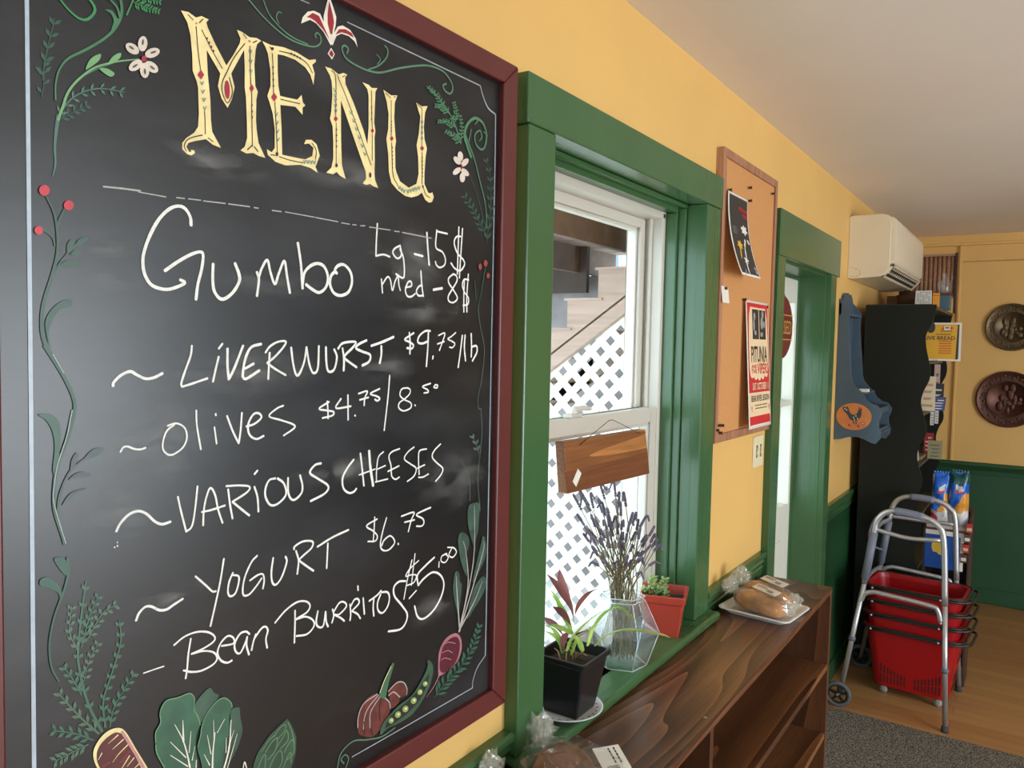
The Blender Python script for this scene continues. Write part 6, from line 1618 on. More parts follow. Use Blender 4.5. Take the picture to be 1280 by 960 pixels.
def square_pot(root, mtl, cb, ct, hb, ht, z0, z1, rot, rimh, rimo):
    mb = MB()
    def ring(t, ex=0.0, z=None):
        c = (cb[0] + (ct[0] - cb[0]) * t, cb[1] + (ct[1] - cb[1]) * t); h = hb + (ht - hb) * t + ex
        return square_ring(c, h, z0 + (z1 - z0) * t if z is None else z, rot)
    tr = 1 - rimh / (z1 - z0)
    mb.loft([ring(0), ring(.06, .001), ring(tr - .01), ring(tr, rimo * .6), ring(tr + .02, rimo), ring(1 - .01, rimo), ring(1, rimo * .6), ring(1, -.003), ring(.80, -.004), ring(.8, -.02)], smooth=False)
    return mb.build('pot', mtl, root, bevel=.0012)


bp = empty('potted_plant', (.012, 1.428, ZS + .0085), 'spider plant and purple-leaved plant together in a square black plastic pot', 'potted plant')
square_pot(bp, BLACKP, (.016, 1.424), (.016, 1.436), .040, .058, ZS + .0085, 1.0, 0.0, .012, .004)
SOIL = mat('potting_soil', rgb(52, 40, 30), .95, noise_amt=.5, nscale=140, bump=.8, bscale=150)
mb = MB(); mb.loft([square_ring((.016, 1.434), .052, .970), square_ring((.016, 1.434), .052, .979), square_ring((.016, 1.434), .03, .984)]); mb.build('soil', SOIL, bp)


def leaf_mat(n, c0, c1):
    m = bpy.data.materials.new(n); m.use_nodes = True; b = m.node_tree.nodes['Principled BSDF']; nt = m.node_tree
    tx = nt.nodes.new('ShaderNodeTexNoise'); tx.inputs['Scale'].default_value = 14
    tc = nt.nodes.new('ShaderNodeTexCoord'); nt.links.new(tc.outputs['Object'], tx.inputs['Vector'])
    rp = nt.nodes.new('ShaderNodeValToRGB'); rp.color_ramp.elements[0].color = c0; rp.color_ramp.elements[1].color = c1
    rp.color_ramp.elements[0].position = .35; rp.color_ramp.elements[1].position = .65
    nt.links.new(tx.outputs[0], rp.inputs[0]); nt.links.new(rp.outputs[0], b.inputs['Base Color']); b.inputs['Roughness'].default_value = .42
    tr = nt.nodes.new('ShaderNodeBsdfTranslucent'); nt.links.new(rp.outputs[0], tr.inputs[0])
    mx = nt.nodes.new('ShaderNodeMixShader'); mx.inputs[0].default_value = .4
    nt.links.new(b.outputs[0], mx.inputs[1]); nt.links.new(tr.outputs[0], mx.inputs[2]); nt.links.new(mx.outputs[0], nt.nodes['Material Output'].inputs[0])
    return m


LG = leaf_mat('spider_plant_leaf', rgb(120, 168, 62), rgb(198, 220, 120)); LGS = leaf_mat('spider_plant_stripe', rgb(196, 216, 130), rgb(228, 236, 178)); LP = leaf_mat('purple_leaf', rgb(112, 62, 66), rgb(164, 104, 96))
for P in D['leaf_green']:
    pp = cr(P, 5); n = len(pp)
    mb = MB(); mb.ribbon(pp, [.0062 * (math.sin(PI * min(1, .12 + .88 * i / (n - 1)) ** .8) * .9 + .08) for i in range(n)], (.5, .85, .3), .35)
    mb.build('green_leaf', LG, bp)
for P in D['leaf_purple']:
    pp = cr(P, 5); n = len(pp)
    mb = MB(); mb.ribbon(pp, [.0088 * max(.05, math.sin(PI * (i / (n - 1)) ** 1.3)) for i in range(n)], (.6, .8, .2), .3)
    mb.build('purple_leaf', LP, bp)
mb = MB()
r2 = random.Random(8)
for i in range(9):
    a = Vector((.02 + r2.uniform(-.025, .03), 1.43 + r2.uniform(-.03, .03), .985)); d = Vector((r2.uniform(-.03, .03), r2.uniform(-.03, .03), r2.uniform(.005, .03)))
    mb.tube([a, a + d * .5 + Vector((0, 0, .008)), a + d], .0012, 5)
mb.build('dry_stem', mat('dry_straw', rgb(176, 140, 76), .8), bp)

# ------------------------------------------------------------------ faceted glass vase with dried lavender
VC = Vector((-.008, 1.728, ZS))


def hexring(r, z, rot, n=6):
    return [Vector((VC.x + r * math.cos(rot + 2 * PI * k / n), VC.y + r * math.sin(rot + 2 * PI * k / n), VC.z + z)) for k in range(n)]


vase = empty('glass_vase', tuple(VC), 'clear faceted glass vase on the green window sill', 'vase')
mb = MB()
o6 = [hexring(.060, .0, .35), hexring(.088, .085, .35), hexring(.052, .160, .35), hexring(.052, .170, .35)]
i6 = [hexring(.049, .170, .35), hexring(.049, .160, .35), hexring(.084, .085, .35), hexring(.056, .008, .35)]
mb.loft(o6 + i6)
mb.build('vase_body', VGLASS, vase)
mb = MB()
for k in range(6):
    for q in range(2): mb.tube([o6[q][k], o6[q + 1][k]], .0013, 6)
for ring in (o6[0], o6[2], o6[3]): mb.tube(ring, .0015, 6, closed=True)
mb.build('facet_edge', clear('glass_edge', (.9, .95, .95, 1), .05, .5, .38, (.9, .95, .96, 1)), vase)  # milky tubes added along the facets, painting their bright glints
lv = empty('dried_lavender_bunch', (VC.x, VC.y, ZS + .01), 'bunch of dried purple lavender standing in the glass vase', 'dried flowers')
STEM = mat('lavender_stem', rgb(116, 102, 70), .9); BUD = mat('lavender_bud', rgb(112, 102, 118), .95, noise_amt=.35, nscale=200)
r2 = random.Random(21)
tips = list(D['lav_tips'])
for k in range(26):  # shorter stalks packed in the middle of the bunch
    q = D['lav_tips'][(k * 5 + 3) % len(D['lav_tips'])]
    nk = (VC.x, VC.y, ZS + .168); f_ = r2.uniform(.45, .9)
    tips.append([nk[0] + (q[0] - nk[0]) * f_ * .9, nk[1] + (q[1] - nk[1]) * f_ + r2.uniform(-.01, .01), nk[2] + (q[2] - nk[2]) * f_])
for i, tp in enumerate(tips):
    tp = Vector(tp)
    base = VC + Vector((r2.uniform(-.03, .03), r2.uniform(-.03, .03), r2.uniform(.012, .02)))
    neck = VC + Vector((r2.uniform(-.028, .028), r2.uniform(-.028, .028), .168))
    mid = neck.lerp(tp, .55) + Vector((0, 0, .012))
    droop = Vector((r2.uniform(-.012, .012), r2.uniform(-.012, .012), -r2.uniform(-.004, .012)))
    path = cr([base, neck, mid, tp + Vector((0, 0, .006)), tp + droop], 8)
    mb = MB(); mb.tube(path, .0011, 5, smooth=True)
    s_ = mb.build('sprig', STEM, lv)
    mb = MB(); n = len(path); k0 = int(n * .66)
    acc = 0
    for k in range(k0, n - 1):
        for h in range(2):
            p = path[k].lerp(path[k + 1], h / 2); q = 1 - .5 * (k - k0) / (n - k0)
            for e in range(3):
                an = acc * 2.1 + e * 2.09
                dirv = Vector((math.cos(an), math.sin(an), .4))
                mb.blob(p + dirv * .0021 * q, (.0022 * q, .0022 * q, .0032 * q), 5, 4)
            acc += 1
    mb.build('flower_spike', BUD, s_)

# ------------------------------------------------------------------ red pot with succulent
rp_ = empty('potted_plant', (-.012, 1.992, ZS), 'small succulent in a square terracotta-red plastic pot by the window jamb', 'potted plant')
REDP = mat('terracotta_plastic', rgb(164, 56, 40), .4, noise_amt=.05, nscale=20)
square_pot(rp_, REDP, (-.014, 1.990), (-.012, 1.992), .045, .058, ZS, .985, .30, .022, .004)
mb = MB(); mb.loft([square_ring((-.012, 1.992), .052, .95, .3), square_ring((-.012, 1.992), .052, .962, .3), square_ring((-.012, 1.992), .03, .966, .3)]); mb.build('soil', SOIL, rp_)
SUC = leaf_mat('succulent_leaf', rgb(120, 160, 90), rgb(186, 206, 140)); SST = mat('succulent_stem', rgb(176, 110, 84), .6)
r2 = random.Random(31)
for i in range(7):
    b = Vector((-.02 + r2.uniform(-.03, .02), 1.985 + r2.uniform(-.035, .025), .964)); t_ = b + Vector((r2.uniform(-.012, .02), r2.uniform(-.035, .008), r2.uniform(.022, .062)))
    m_ = b.lerp(t_, .5) + Vector((r2.uniform(-.006, .006), 0, .006)); path = cr([b, m_, t_], 5)
    s_ = MB().tube(path, .0022, 6).build('stem', SST, rp_)
    mb = MB()
    for k in range(2, len(path), 2):
        for e in range(3):
            an = k * 1.3 + e * 2.1; dv = Vector((math.cos(an), math.sin(an), .45)).normalized()
            rot = dv.to_track_quat('X', 'Z').to_matrix()
            mb.blob(path[k] + dv * .007, (.0085, .0045, .003), 8, 6, rot=rot)
    mb.build('leaf', SUC, s_)

# ------------------------------------------------------------------ bookcase under the window
ZB = .847; BCX0, BCX1 = .028, .262; BCY1 = 2.79; BCY0 = .45; TH = .02
bc = empty('bookcase', (.145, 1.62, 0), 'long low brown stained wooden bookcase under the window', 'bookcase')
MB().box(BCX0, BCX1, BCY0, BCY1, ZB - TH, ZB).build('top_board', SHELFW, bc, bevel=.0015)
for y in (BCY0, 1.612, BCY1 - TH): MB().box(BCX0, BCX1 - .001, y, y + TH, 0, ZB - TH).build('upright', SHELFZ, bc, bevel=.001)
for (ya, yb) in ((BCY0 + TH, 1.612), (1.612 + TH, BCY1 - TH)):
    for z in (.585, .345, .06): MB().box(BCX0 + .008, BCX1 - .003, ya, yb, z - TH, z).build('shelf', SHELFD, bc, bevel=.001)
    MB().box(BCX0, BCX0 + .008, ya, yb, .04, ZB - TH).build('back_panel', SHELFD, bc)
MB().lathe([(0, .0015), (.0035, .0012), (.0045, 0)], (.245, 1.622, ZB), 12).build('screw_head', mat('screw_steel', rgb(150, 146, 140), .35, .9), bc)

# ------------------------------------------------------------------ bread
CRUST = mat('bread_crust', rgb(126, 78, 48), .6, noise_amt=.22, nscale=22, bump=.3, bscale=90)
CRUST2 = mat('tan_bread_crust', rgb(176, 122, 68), .6, noise_amt=.45, nscale=26, bump=.3, bscale=90)
CRUST3 = mat('dark_bread_crust', rgb(92, 54, 38), .6, noise_amt=.2, nscale=22, bump=.3, bscale=90)
INKM = mat('label_print', rgb(40, 38, 40), .7)


def twist(mb, base, tip, r0, r1, seed):
    """gathered neck of a plastic bag ending in a crumpled bunch"""
    base = Vector(base); tip = Vector(tip); ax = (tip - base).normalized(); s1 = ax.orthogonal().normalized(); s2 = ax.cross(s1)
    neck = base.lerp(tip, .45); N = 20; rings = []
    for c, r in ((base, r0), (base.lerp(neck, .6), r0 * .6), (neck, r1 * .32), (neck.lerp(tip, .4), r1 * .55)):
        rings.append([c + (s1 * math.cos(2 * PI * k / N) + s2 * math.sin(2 * PI * k / N)) * r * (1 + (.16 if k % 2 else -.12)) for k in range(N)])
    rings = [[Vector((p.x, p.y, max(p.z, ZB + .002))) for p in g] for g in rings]
    mb.loft(rings, smooth=False, caps=False)
    n0 = len(mb.v)
    for q in range(3):
        c = tip + Vector((.35 * r1 * math.cos(q * 2.1 + seed), .35 * r1 * math.sin(q * 2.1 + seed), .2 * r1 * (q - 1)))
        mb.blob(c, (r1 * .62, r1 * .62, r1 * .72), 17, 11, 1.05, 2.6 + q, seed + q * 5, smooth=False)
    mb.v[n0:] = [(max(p[0], .028), p[1], max(p[2], ZB + .002)) for p in mb.v[n0:]]


def bagged(label, loaves, bag_c, bag_r, rotz, twists, lab, crust, cat='bread', z0=ZB):
    root = empty('bagged_bread', (bag_c[0], bag_c[1], z0), label, cat)
    for (c, r, rz, sd) in loaves:
        mb = MB(); mb.blob(c, r, 24, 16, .10, 3.0, sd, rot=Matrix.Rotation(rz, 3, 'Z')); mb.build('loaf', crust, root)
    mb = MB(); R = Matrix.Rotation(rotz, 3, 'Z'); c = Vector(bag_c); vs = []; nu, nv = 19, 11
    for j in range(nv + 1):
        t = PI * j / nv
        for i in range(nu):
            a = 2 * PI * i / nu
            p = Vector((math.sin(t) * math.cos(a), math.sin(t) * math.sin(a), math.cos(t)))
            p = Vector((math.copysign(abs(p.x) ** .8, p.x), math.copysign(abs(p.y) ** .8, p.y), math.copysign(abs(p.z) ** .8, p.z)))
            k = 1 + .12 * noise.noise(p * 2.6 + Vector((c.x * 40, c.y * 9, 1))) + .10 * noise.noise(p * 6 + Vector((c.y * 30, 2, 5)))
            q = R @ Vector((p.x * bag_r[0] * k, p.y * bag_r[1] * k, p.z * bag_r[2] * k))
            vs.append(Vector((c.x + q.x, c.y + q.y, max(c.z + q.z, z0 + .0008))))
    fs = [(j * nu + i, (j + 1) * nu + i, (j + 1) * nu + (i + 1) % nu, j * nu + (i + 1) % nu) for j in range(nv) for i in range(nu)]
    mb.add(vs, fs, False)
    mb.build('plastic_bag', PLASTIC, root)
    for n_, tw in enumerate(twists):
        mb = MB(); twist(mb, *tw, seed=n_ * 3 + bag_c[1] * 17); mb.build('bag_twist', CRUMPLE, root)
    if lab:
        o_, u_, v_, w_, h_ = lab
        o_ = Vector(o_); u_ = Vector(u_).normalized(); v_ = Vector(v_); v_ = (v_ - u_ * u_.dot(v_)).normalized(); nn = u_.cross(v_)
        if nn.z < 0: nn = -nn
        F = lambda a, b, d: o_ + u_ * a + v_ * b + nn * d
        mb = MB(); mb.prism([(-w_ / 2, -h_ / 2), (w_ / 2, -h_ / 2), (w_ / 2, h_ / 2), (-w_ / 2, h_ / 2)], F, 0, .0006)
        L_ = mb.build('price_label', PAPER, root)
        mb = MB()
        for q in range(2):
            yy = h_ * (.26 - .2 * q); x = -w_ * .44
            r3 = random.Random(q + int(bag_c[1] * 100))
            while x < -w_ * .06:
                l = r3.uniform(.003, .006) * w_ / .06; mb.flat([(x, yy - .0016), (x + l, yy - .0016), (x + l, yy + .0016), (x, yy + .0016)], F, .0009); x += l + .0012
        x = w_ * .06
        r3 = random.Random(9)
        while x < w_ * .30:
            l = r3.uniform(.0006, .0016); mb.flat([(x, -h_ * .32), (x + l, -h_ * .32), (x + l, h_ * .12), (x, h_ * .12)], F, .0009); x += l + .0009
        mb.build('label_print', INKM, L_)
    return root


bagged('brown buns in a clear plastic bag with a white label, near end of the bookcase',
       [((.128, 1.205, ZB + .037), (.054, .058, .036), .2, 3), ((.192, 1.175, ZB + .034), (.050, .055, .033), .6, 6)],
       (.155, 1.200, ZB + .037), (.102, .086, .044), -.10, [((.084, 1.245, ZB + .045), (.040, 1.262, ZB + .058), .020, .034)],
       ((.222, 1.226, ZB + .066), (.80, -.60, -.28), (.6, .75, .0), .080, .052), CRUST)
bagged('clear plastic bread bag beside the wall, only its crumpled end showing at the photo bottom',
       [((.125, 1.000, ZB + .032), (.06, .045, .030), .1, 9)], (.120, 1.000, ZB + .034), (.082, .060, .038), 0,
       [((.078, 1.055, ZB + .040), (.042, 1.100, ZB + .060), .020, .024)], None, CRUST2)

tr_c = (.148, 2.385)
mb = MB()
def tray_ring(hx, hy, z, n=6, rot=-.10):
    out = []
    for k, (sx, sy) in enumerate(((1, 1), (-1, 1), (-1, -1), (1, -1))):
        for j in range(n):
            a = k * PI / 2 + j / (n - 1) * PI / 2; r = .022
            x = sx * (hx - r) + r * math.cos(a); y = sy * (hy - r) + r * math.sin(a)
            out.append(Vector((tr_c[0] + x * math.cos(rot) - y * math.sin(rot), tr_c[1] + x * math.sin(rot) + y * math.cos(rot), ZB + z)))
    return out
mb.loft([tray_ring(.085, .075, .0), tray_ring(.088, .078, .002), tray_ring(.106, .094, .016), tray_ring(.110, .098, .016), tray_ring(.110, .098, .0185), tray_ring(.104, .092, .0185), tray_ring(.086, .076, .005)], smooth=False)
mb.thing('foam_tray', mat('white_foam', rgb(226, 224, 220), .6), 'white foam tray at the far end of the bookcase holding two bread bags', 'tray')
bagged('tan bread in a clear bag on the foam tray, nearer the room', [((.125, 2.352, ZB + .040), (.068, .036, .030), -.35, 12), ((.185, 2.332, ZB + .036), (.045, .032, .026), -.2, 4)], (.150, 2.345, ZB + .040), (.085, .041, .034), -.28,
       [((.080, 2.362, ZB + .05), (.050, 2.352, ZB + .075), .024, .026), ((.215, 2.325, ZB + .045), (.236, 2.343, ZB + .040), .024, .020)], ((.158, 2.372, ZB + .0755), (1, -.42, -.08), (.3, 1, .2), .085, .032), CRUST2, z0=ZB + .006)
bagged('tan bread in a clear bag on the foam tray, farther back', [((.120, 2.435, ZB + .044), (.07, .034, .032), -.35, 15), ((.18, 2.415, ZB + .040), (.045, .032, .028), -.2, 5)], (.145, 2.43, ZB + .044), (.085, .041, .036), -.28,
       [((.080, 2.44, ZB + .055), (.058, 2.43, ZB + .088), .026, .029), ((.205, 2.412, ZB + .045), (.228, 2.430, ZB + .044), .024, .022)], ((.158, 2.455, ZB + .0815), (1, -.42, -.08), (.3, 1, .2), .085, .032), CRUST2, z0=ZB + .006)
# ------------------------------------------------------------------ cork board with posters
def cork_mat():
    return mat('cork', rgb(198, 140, 84), .85, noise_amt=.10, nscale=160, bump=.3, bscale=300)


CX = .024
cb = empty('cork_board', (0, 2.55, 1.365), 'tall cork notice board with a thin wooden frame between window and door', 'notice board')
cy0, cy1, cz0, cz1 = 2.252, 2.812, 1.366, 2.238
MB().box(0, CX - .006, cy0 + .01, cy1 - .01, cz0 + .01, cz1 - .01).build('cork_panel', cork_mat(), cb)
FRW = wood('oak_board_frame', rgb(150, 100, 74), rgb(186, 136, 104), 4, 'Z', .5, 2, 40, 4)
wv = .026
c4 = [(cy0, cz0), (cy1, cz0), (cy1, cz1), (cy0, cz1)]; i4 = [(cy0 + wv, cz0 + wv), (cy1 - wv, cz0 + wv), (cy1 - wv, cz1 - wv), (cy0 + wv, cz1 - wv)]
for k in range(4):
    j = (k + 1) % 4
    MB().prism([c4[k], c4[j], i4[j], i4[k]], lambda u, v, d: (d, u, v), 0, CX).build('frame_rail', FRW, cb, bevel=.002)

PINM = mat('dark_bronze_pin', rgb(74, 50, 34), .4, .5)
pinlab = ['bronze push pin at the upper left corner of the black flower poster', 'loose bronze push pin above the black flower poster', 'bronze push pin at the upper right corner of the black flower poster', 'bronze push pin near the top right corner of the cork board',
          'bronze push pin holding the small white card', 'bronze push pin at the upper left corner of the red concert poster', 'bronze push pin at the upper right corner of the red concert poster',
          'upper left pin of the four spare pins at the cork board bottom', 'upper right pin of the four spare pins at the cork board bottom', 'lower left pin of the four spare pins at the cork board bottom', 'lower right pin of the four spare pins at the cork board bottom']
for p, lb in zip(D['pins'], pinlab):
    mb = MB().lathe([(.0012, .0), (.0012, .010), (.0050, .0105), (.0036, .0125), (.0034, .0165), (.0056, .018), (.0052, .0195), (.0, .020)], (CX - .012, p[1], p[2]), 12, axis='X')
    mb.thing('push_pin', PINM, lb, 'push pin', 'push pins on the cork board')


def poster(label, y0, y1, z0, z1, curl, slots, tilt=0.0, bow=0.0, name='poster'):
    """paper pinned at its top edge; curl(t) gives stand-off at height t (0 top, 1 bottom)"""
    root = empty(name, (CX, (y0 + y1) / 2, z0), label, 'poster')
    fn = lambda u, v, d: (curl(u, v) + d, y0 + u * (y1 - y0), z1 - v * (z1 - z0))
    N, M = 6, 18
    vs = [fn(i / N, j / M, 0) for j in range(M + 1) for i in range(N + 1)]
    fs = [(j * (N + 1) + i, j * (N + 1) + i + 1, (j + 1) * (N + 1) + i + 1, (j + 1) * (N + 1) + i) for j in range(M) for i in range(N)]
    sheet = MB().add(vs, fs, True).build('sheet', PAPER, root, solid=.0005)
    def quad(mb, u0, u1, v0, v1, d):
        n = max(2, int((v1 - v0) * 18)); vs = []; 
        m_ = max(1, int((u1 - u0) * 6))
        for j in range(n + 1):
            for i in range(m_ + 1): vs.append(fn(u0 + (u1 - u0) * i / m_, v0 + (v1 - v0) * j / n, d))
        mb.add(vs, [(j * (m_ + 1) + i, j * (m_ + 1) + i + 1, (j + 1) * (m_ + 1) + i + 1, (j + 1) * (m_ + 1) + i) for j in range(n) for i in range(m_)], True)
    slots(root, sheet, fn, quad)
    return root


PK = mat('poster_black_ink', rgb(44, 43, 42), .5); PR = mat('poster_red_ink', rgb(196, 36, 42), .55); PCR = mat('poster_cream_ink', rgb(226, 200, 160), .6); PYL = mat('poster_yellow_ink', rgb(226, 172, 44), .55); PBL = mat('poster_blue_grey_ink', rgb(150, 166, 196), .55); PGR = mat('poster_grey_ink', rgb(150, 148, 144), .6)


def poster_a(root, sheet, fn, quad):
    mb = MB(); quad(mb, .05, .95, .028, .972, .0008); mb.build('printed_field', PK, sheet)
    T = lambda u, v, d: fn(u, v, d)
    mb = MB(); tf = lambda u, v, d: fn(u, v + .04 * (u - .7), d)
    for (u0, u1, v0) in ((.50, .94, .145), (.70, .94, .210)):
        x = u0
        while x < u1 - .02:
            for (a, b, c, d) in ((0, .016, 0, .045), (.016, .05, .0, .012), (.03, .046, .012, .045)):
                mb.flat([(x + a, v0 + c), (x + b, v0 + c), (x + b, v0 + d), (x + a, v0 + d)], tf, .0014)
            x += .062
    mb.build('red_lettering', PR, sheet)
    def petal(mb, cu, cv, a, l, w):
        a = math.radians(a); ca, sa = math.cos(a), math.sin(a); pts = []
        for q in range(10):
            t = 2 * PI * q / 10; x = l / 2 + l / 2 * math.cos(t); y = w / 2 * math.sin(t)
            pts.append((cu + (x * ca - y * sa), cv + (x * sa + y * ca) * .42))
        mb.flat(pts, lambda u, v, d: fn(u, v, d), .0014)
    mb = MB()
    for k, (l, w) in enumerate(((.17, .09), (.16, .07), (.15, .08), (.17, .09), (.15, .07), (.16, .09))): petal(mb, .71, .41, k * 60 + 20, l, w)
    for c, a, l in (((.80, .52), 60, .16), ((.68, .52), 100, .18), ((.62, .58), 95, .12)): petal(mb, c[0], c[1], a, l, .07)
    petal(mb, .60, .62, 100, .5, .06); petal(mb, .47, .78, 95, .5, .05)
    for k in range(5): petal(mb, .50, .80, k * 72, .12, .06)
    mb.build('white_blossoms', PAPER, sheet)
    mb = MB()
    for k in range(3): petal(mb, .71, .41, k * 120 + 50, .13, .05)
    petal(mb, .56, .70, 95, .35, .04); petal(mb, .30, .92, 120, .2, .04)
    mb.build('blue_shading', PBL, sheet)
    mb = MB()
    for k in range(6): petal(mb, .36, .62, k * 60 - 10, .14, .07)
    petal(mb, .36, .64, 104, .40, .055)
    mb.build('yellow_flower', PYL, sheet)
    mb = MB()
    for k in range(4): mb.flat([(.13, .405 + k * .024), (.33, .405 + k * .024), (.33, .411 + k * .024), (.13, .411 + k * .024)], lambda u, v, d: fn(u, v, d), .0014)
    for k in range(2): mb.flat([(.80, .86 + k * .05), (.93, .86 + k * .05), (.93, .90 + k * .05), (.80, .90 + k * .05)], lambda u, v, d: fn(u, v, d), .0014)
    mb.build('small_print', PGR, sheet)


poster('black poster with white and yellow flowers, its lower edge curling off the cork board', 2.284, 2.470, 1.868, 2.116, lambda u, v: CX + .004 + .050 * v ** 2.2, poster_a)


def poster_b(root, sheet, fn, quad):
    mb = MB(); quad(mb, .0, .03, 0, 1, .0005); 
    mb = MB(); quad(mb, .04, .96, .018, .34, .0008); quad(mb, .04, .96, .34, .72, .0008); quad(mb, .04, .96, .905, .972, .0008)
    mb.build('red_field', PR, sheet)
    mb = MB()
    pts = [(.10, .12), (.16, .05), (.84, .05), (.90, .12), (.93, .3), (.93, .50), (.90, .575)]
    for k in range(5):
        u0 = .90 - k * .16
        for q in range(1, 5): pts.append((u0 - .16 * q / 4, .575 + .022 * math.sin(PI * q / 4) + .004 * math.sin(PI * (k + .5) / 5) * 8))
    pts += [(.07, .50), (.07, .3)]
    mb.flat(pts, lambda u, v, d: fn(u, v, d), .0012)
    quad(mb, .04, .96, .722, .905, .0008)
    mb.build('cream_field', PCR, sheet)
    mb = MB(); quad(mb, .24, .52, .065, .30, .0016); quad(mb, .55, .84, .065, .30, .0016)
    mb.build('photo_block', PK, sheet); mb = MB()
    add_text(mb, 'PITUNIA', lambda u, v, d: fn(u, .42 - v, d), .52, 0, .72, .13, .0016, True)
    mb.build('title_lettering', PK, sheet); mb = MB()
    add_text(mb, 'BEAR RIVER LEGION', lambda u, v, d: fn(u, .767 - v, d), .52, 0, .80, .050, .0012, True)
    mb.build('venue_lettering', PK, sheet)
    for vv, u0, u1 in ((.818, .26, .82), (.842, .28, .80)):
        mb = MB(); r3 = random.Random(int(vv * 1000)); x = u0
        while x < u1:
            l = r3.uniform(.02, .05); mb.flat([(x, vv), (min(x + l, u1), vv), (min(x + l, u1), vv + .008), (x, vv + .008)], lambda u, v, d: fn(u, v, d), .0012); x += l + .012
        mb.build('fine_print', PK, sheet)
    mb = MB()
    mb = MB()
    add_text(mb, 'AND', lambda u, v, d: fn(u, .515 - v, d), .27, 0, .24, .030, .0016, True)
    add_text(mb, 'THE', lambda u, v, d: fn(u, .552 - v, d), .27, 0, .24, .034, .0016, True)
    mb.build('red_lettering', PR, sheet); mb = MB()
    add_text(mb, 'VIPERS', lambda u, v, d: fn(u, .533 - v, d), .66, 0, .50, .085, .0016, True)
    mb.build('red_lettering', PR, sheet)
    for cu in (.13, .91):
        mb = MB(); mb.flat([(cu - .012, .87), (cu + .012, .87), (cu + .012, .84), (cu + .03, .84), (cu, .82), (cu - .03, .84), (cu - .012, .84)], lambda u, v, d: fn(u, v, d), .0012)
        mb.build('red_arrow', PR, sheet)
    mb = MB()
    add_text(mb, 'SAT. OCTOBER 11', lambda u, v, d: fn(u, .672 - v, d), .54, 0, .72, .058, .0016, True)
    mb.build('cream_lettering', PCR, sheet)
    mb = MB()
    for (cu, cv, a, b) in ((.33, .12, .05, .03), (.30, .19, .04, .05), (.70, .10, .05, .035), (.66, .17, .06, .05), (.76, .18, .04, .03), (.36, .25, .05, .02), (.64, .26, .06, .02)):
        mb.flat([(cu + a * math.cos(t * PI / 5), cv + b * math.sin(t * PI / 5)) for t in range(10)], lambda u, v, d: fn(u, v, d), .0020)
    mb.build('photo_highlight', PGR, sheet)


poster('tall red and cream PITUNIA AND THE VIPERS concert poster on the cork board', 2.482, 2.724, 1.392, 1.806, lambda u, v: CX + .004 + .026 * v, poster_b)

cd_ = D['card']
mb = MB().prism([(2.262, 1.785), (2.322, 1.785), (2.322, 1.834), (2.262, 1.834)], lambda u, v, d: (d + .006 * (1 - (v - 1.785) / .05), u, v), CX - .001, CX)
crd = mb.thing('note_card', PAPER, 'small blank white card pinned below the black flower poster', 'card')

# ------------------------------------------------------------------ light switch
sw = empty('light_switch', (0, 2.755, 1.235), 'ivory double light switch plate on the yellow wall below the cork board', 'light switch')
IV = mat('ivory_plastic', rgb(226, 214, 178), .4)
MB().box(0, .006, 2.700, 2.812, 1.236, 1.346).build('switch_plate', IV, sw, bevel=.003)
for y in (2.735, 2.778):
    mb = MB(); mb.prism([(.005, 1.276), (.014, 1.300), (.012, 1.306), (.005, 1.304)], lambda u, v, d: (u, d, v), y - .005, y + .005); mb.build('toggle', IV, sw)
    MB().box(.0055, .0075, y - .0065, y - .0045, 1.27, 1.312).box(.0055, .0075, y + .0045, y + .0065, 1.27, 1.312).box(.0055, .0075, y - .0065, y + .0065, 1.310, 1.314).build('toggle_slot', INKM, sw)

# ------------------------------------------------------------------ closed sign on the door
csn = empty('closed_sign', (-.104, 3.40, 1.60), 'dark red oval CLOSED sign hung inside the glass door', 'sign')
OV = mat('sign_red_paint', rgb(112, 34, 30), .5); GO = mat('sign_gold_paint', rgb(206, 160, 74), .5)
sc_y, sc_z, ry_, rz_ = 3.40, 1.745, .158, .134
mb = MB().prism([(sc_y + ry_ * math.cos(t * PI / 24), sc_z + rz_ * math.sin(t * PI / 24)) for t in range(48)], lambda u, v, d: (d, u, v), -.110, -.101); mb.build('board', OV, csn, bevel=.002)
mb = MB(); add_text(mb, 'CLOSED', lambda u, v, d: (d, sc_y + u, sc_z + v), 0, 0, .27, .058, -.1002)
for (u0, u1, v0, v1) in ((-.155, .155, .05, .054), (-.155, .155, -.054, -.05), (-.155, -.151, -.05, .05), (.151, .155, -.05, .05)):
    mb.flat([(u0, v0), (u1, v0), (u1, v1), (u0, v1)], lambda u, v, d: (d, sc_y + u, sc_z + v), -.1002)
mb.build('lettering', GO, csn)
MB().tube([(-.106, sc_y - .05, sc_z + .125), (-.108, sc_y, 1.91), (-.106, sc_y + .05, sc_z + .125)], .0012, 5).build('cord', mat('jute_cord', rgb(70, 62, 54), .9), csn)

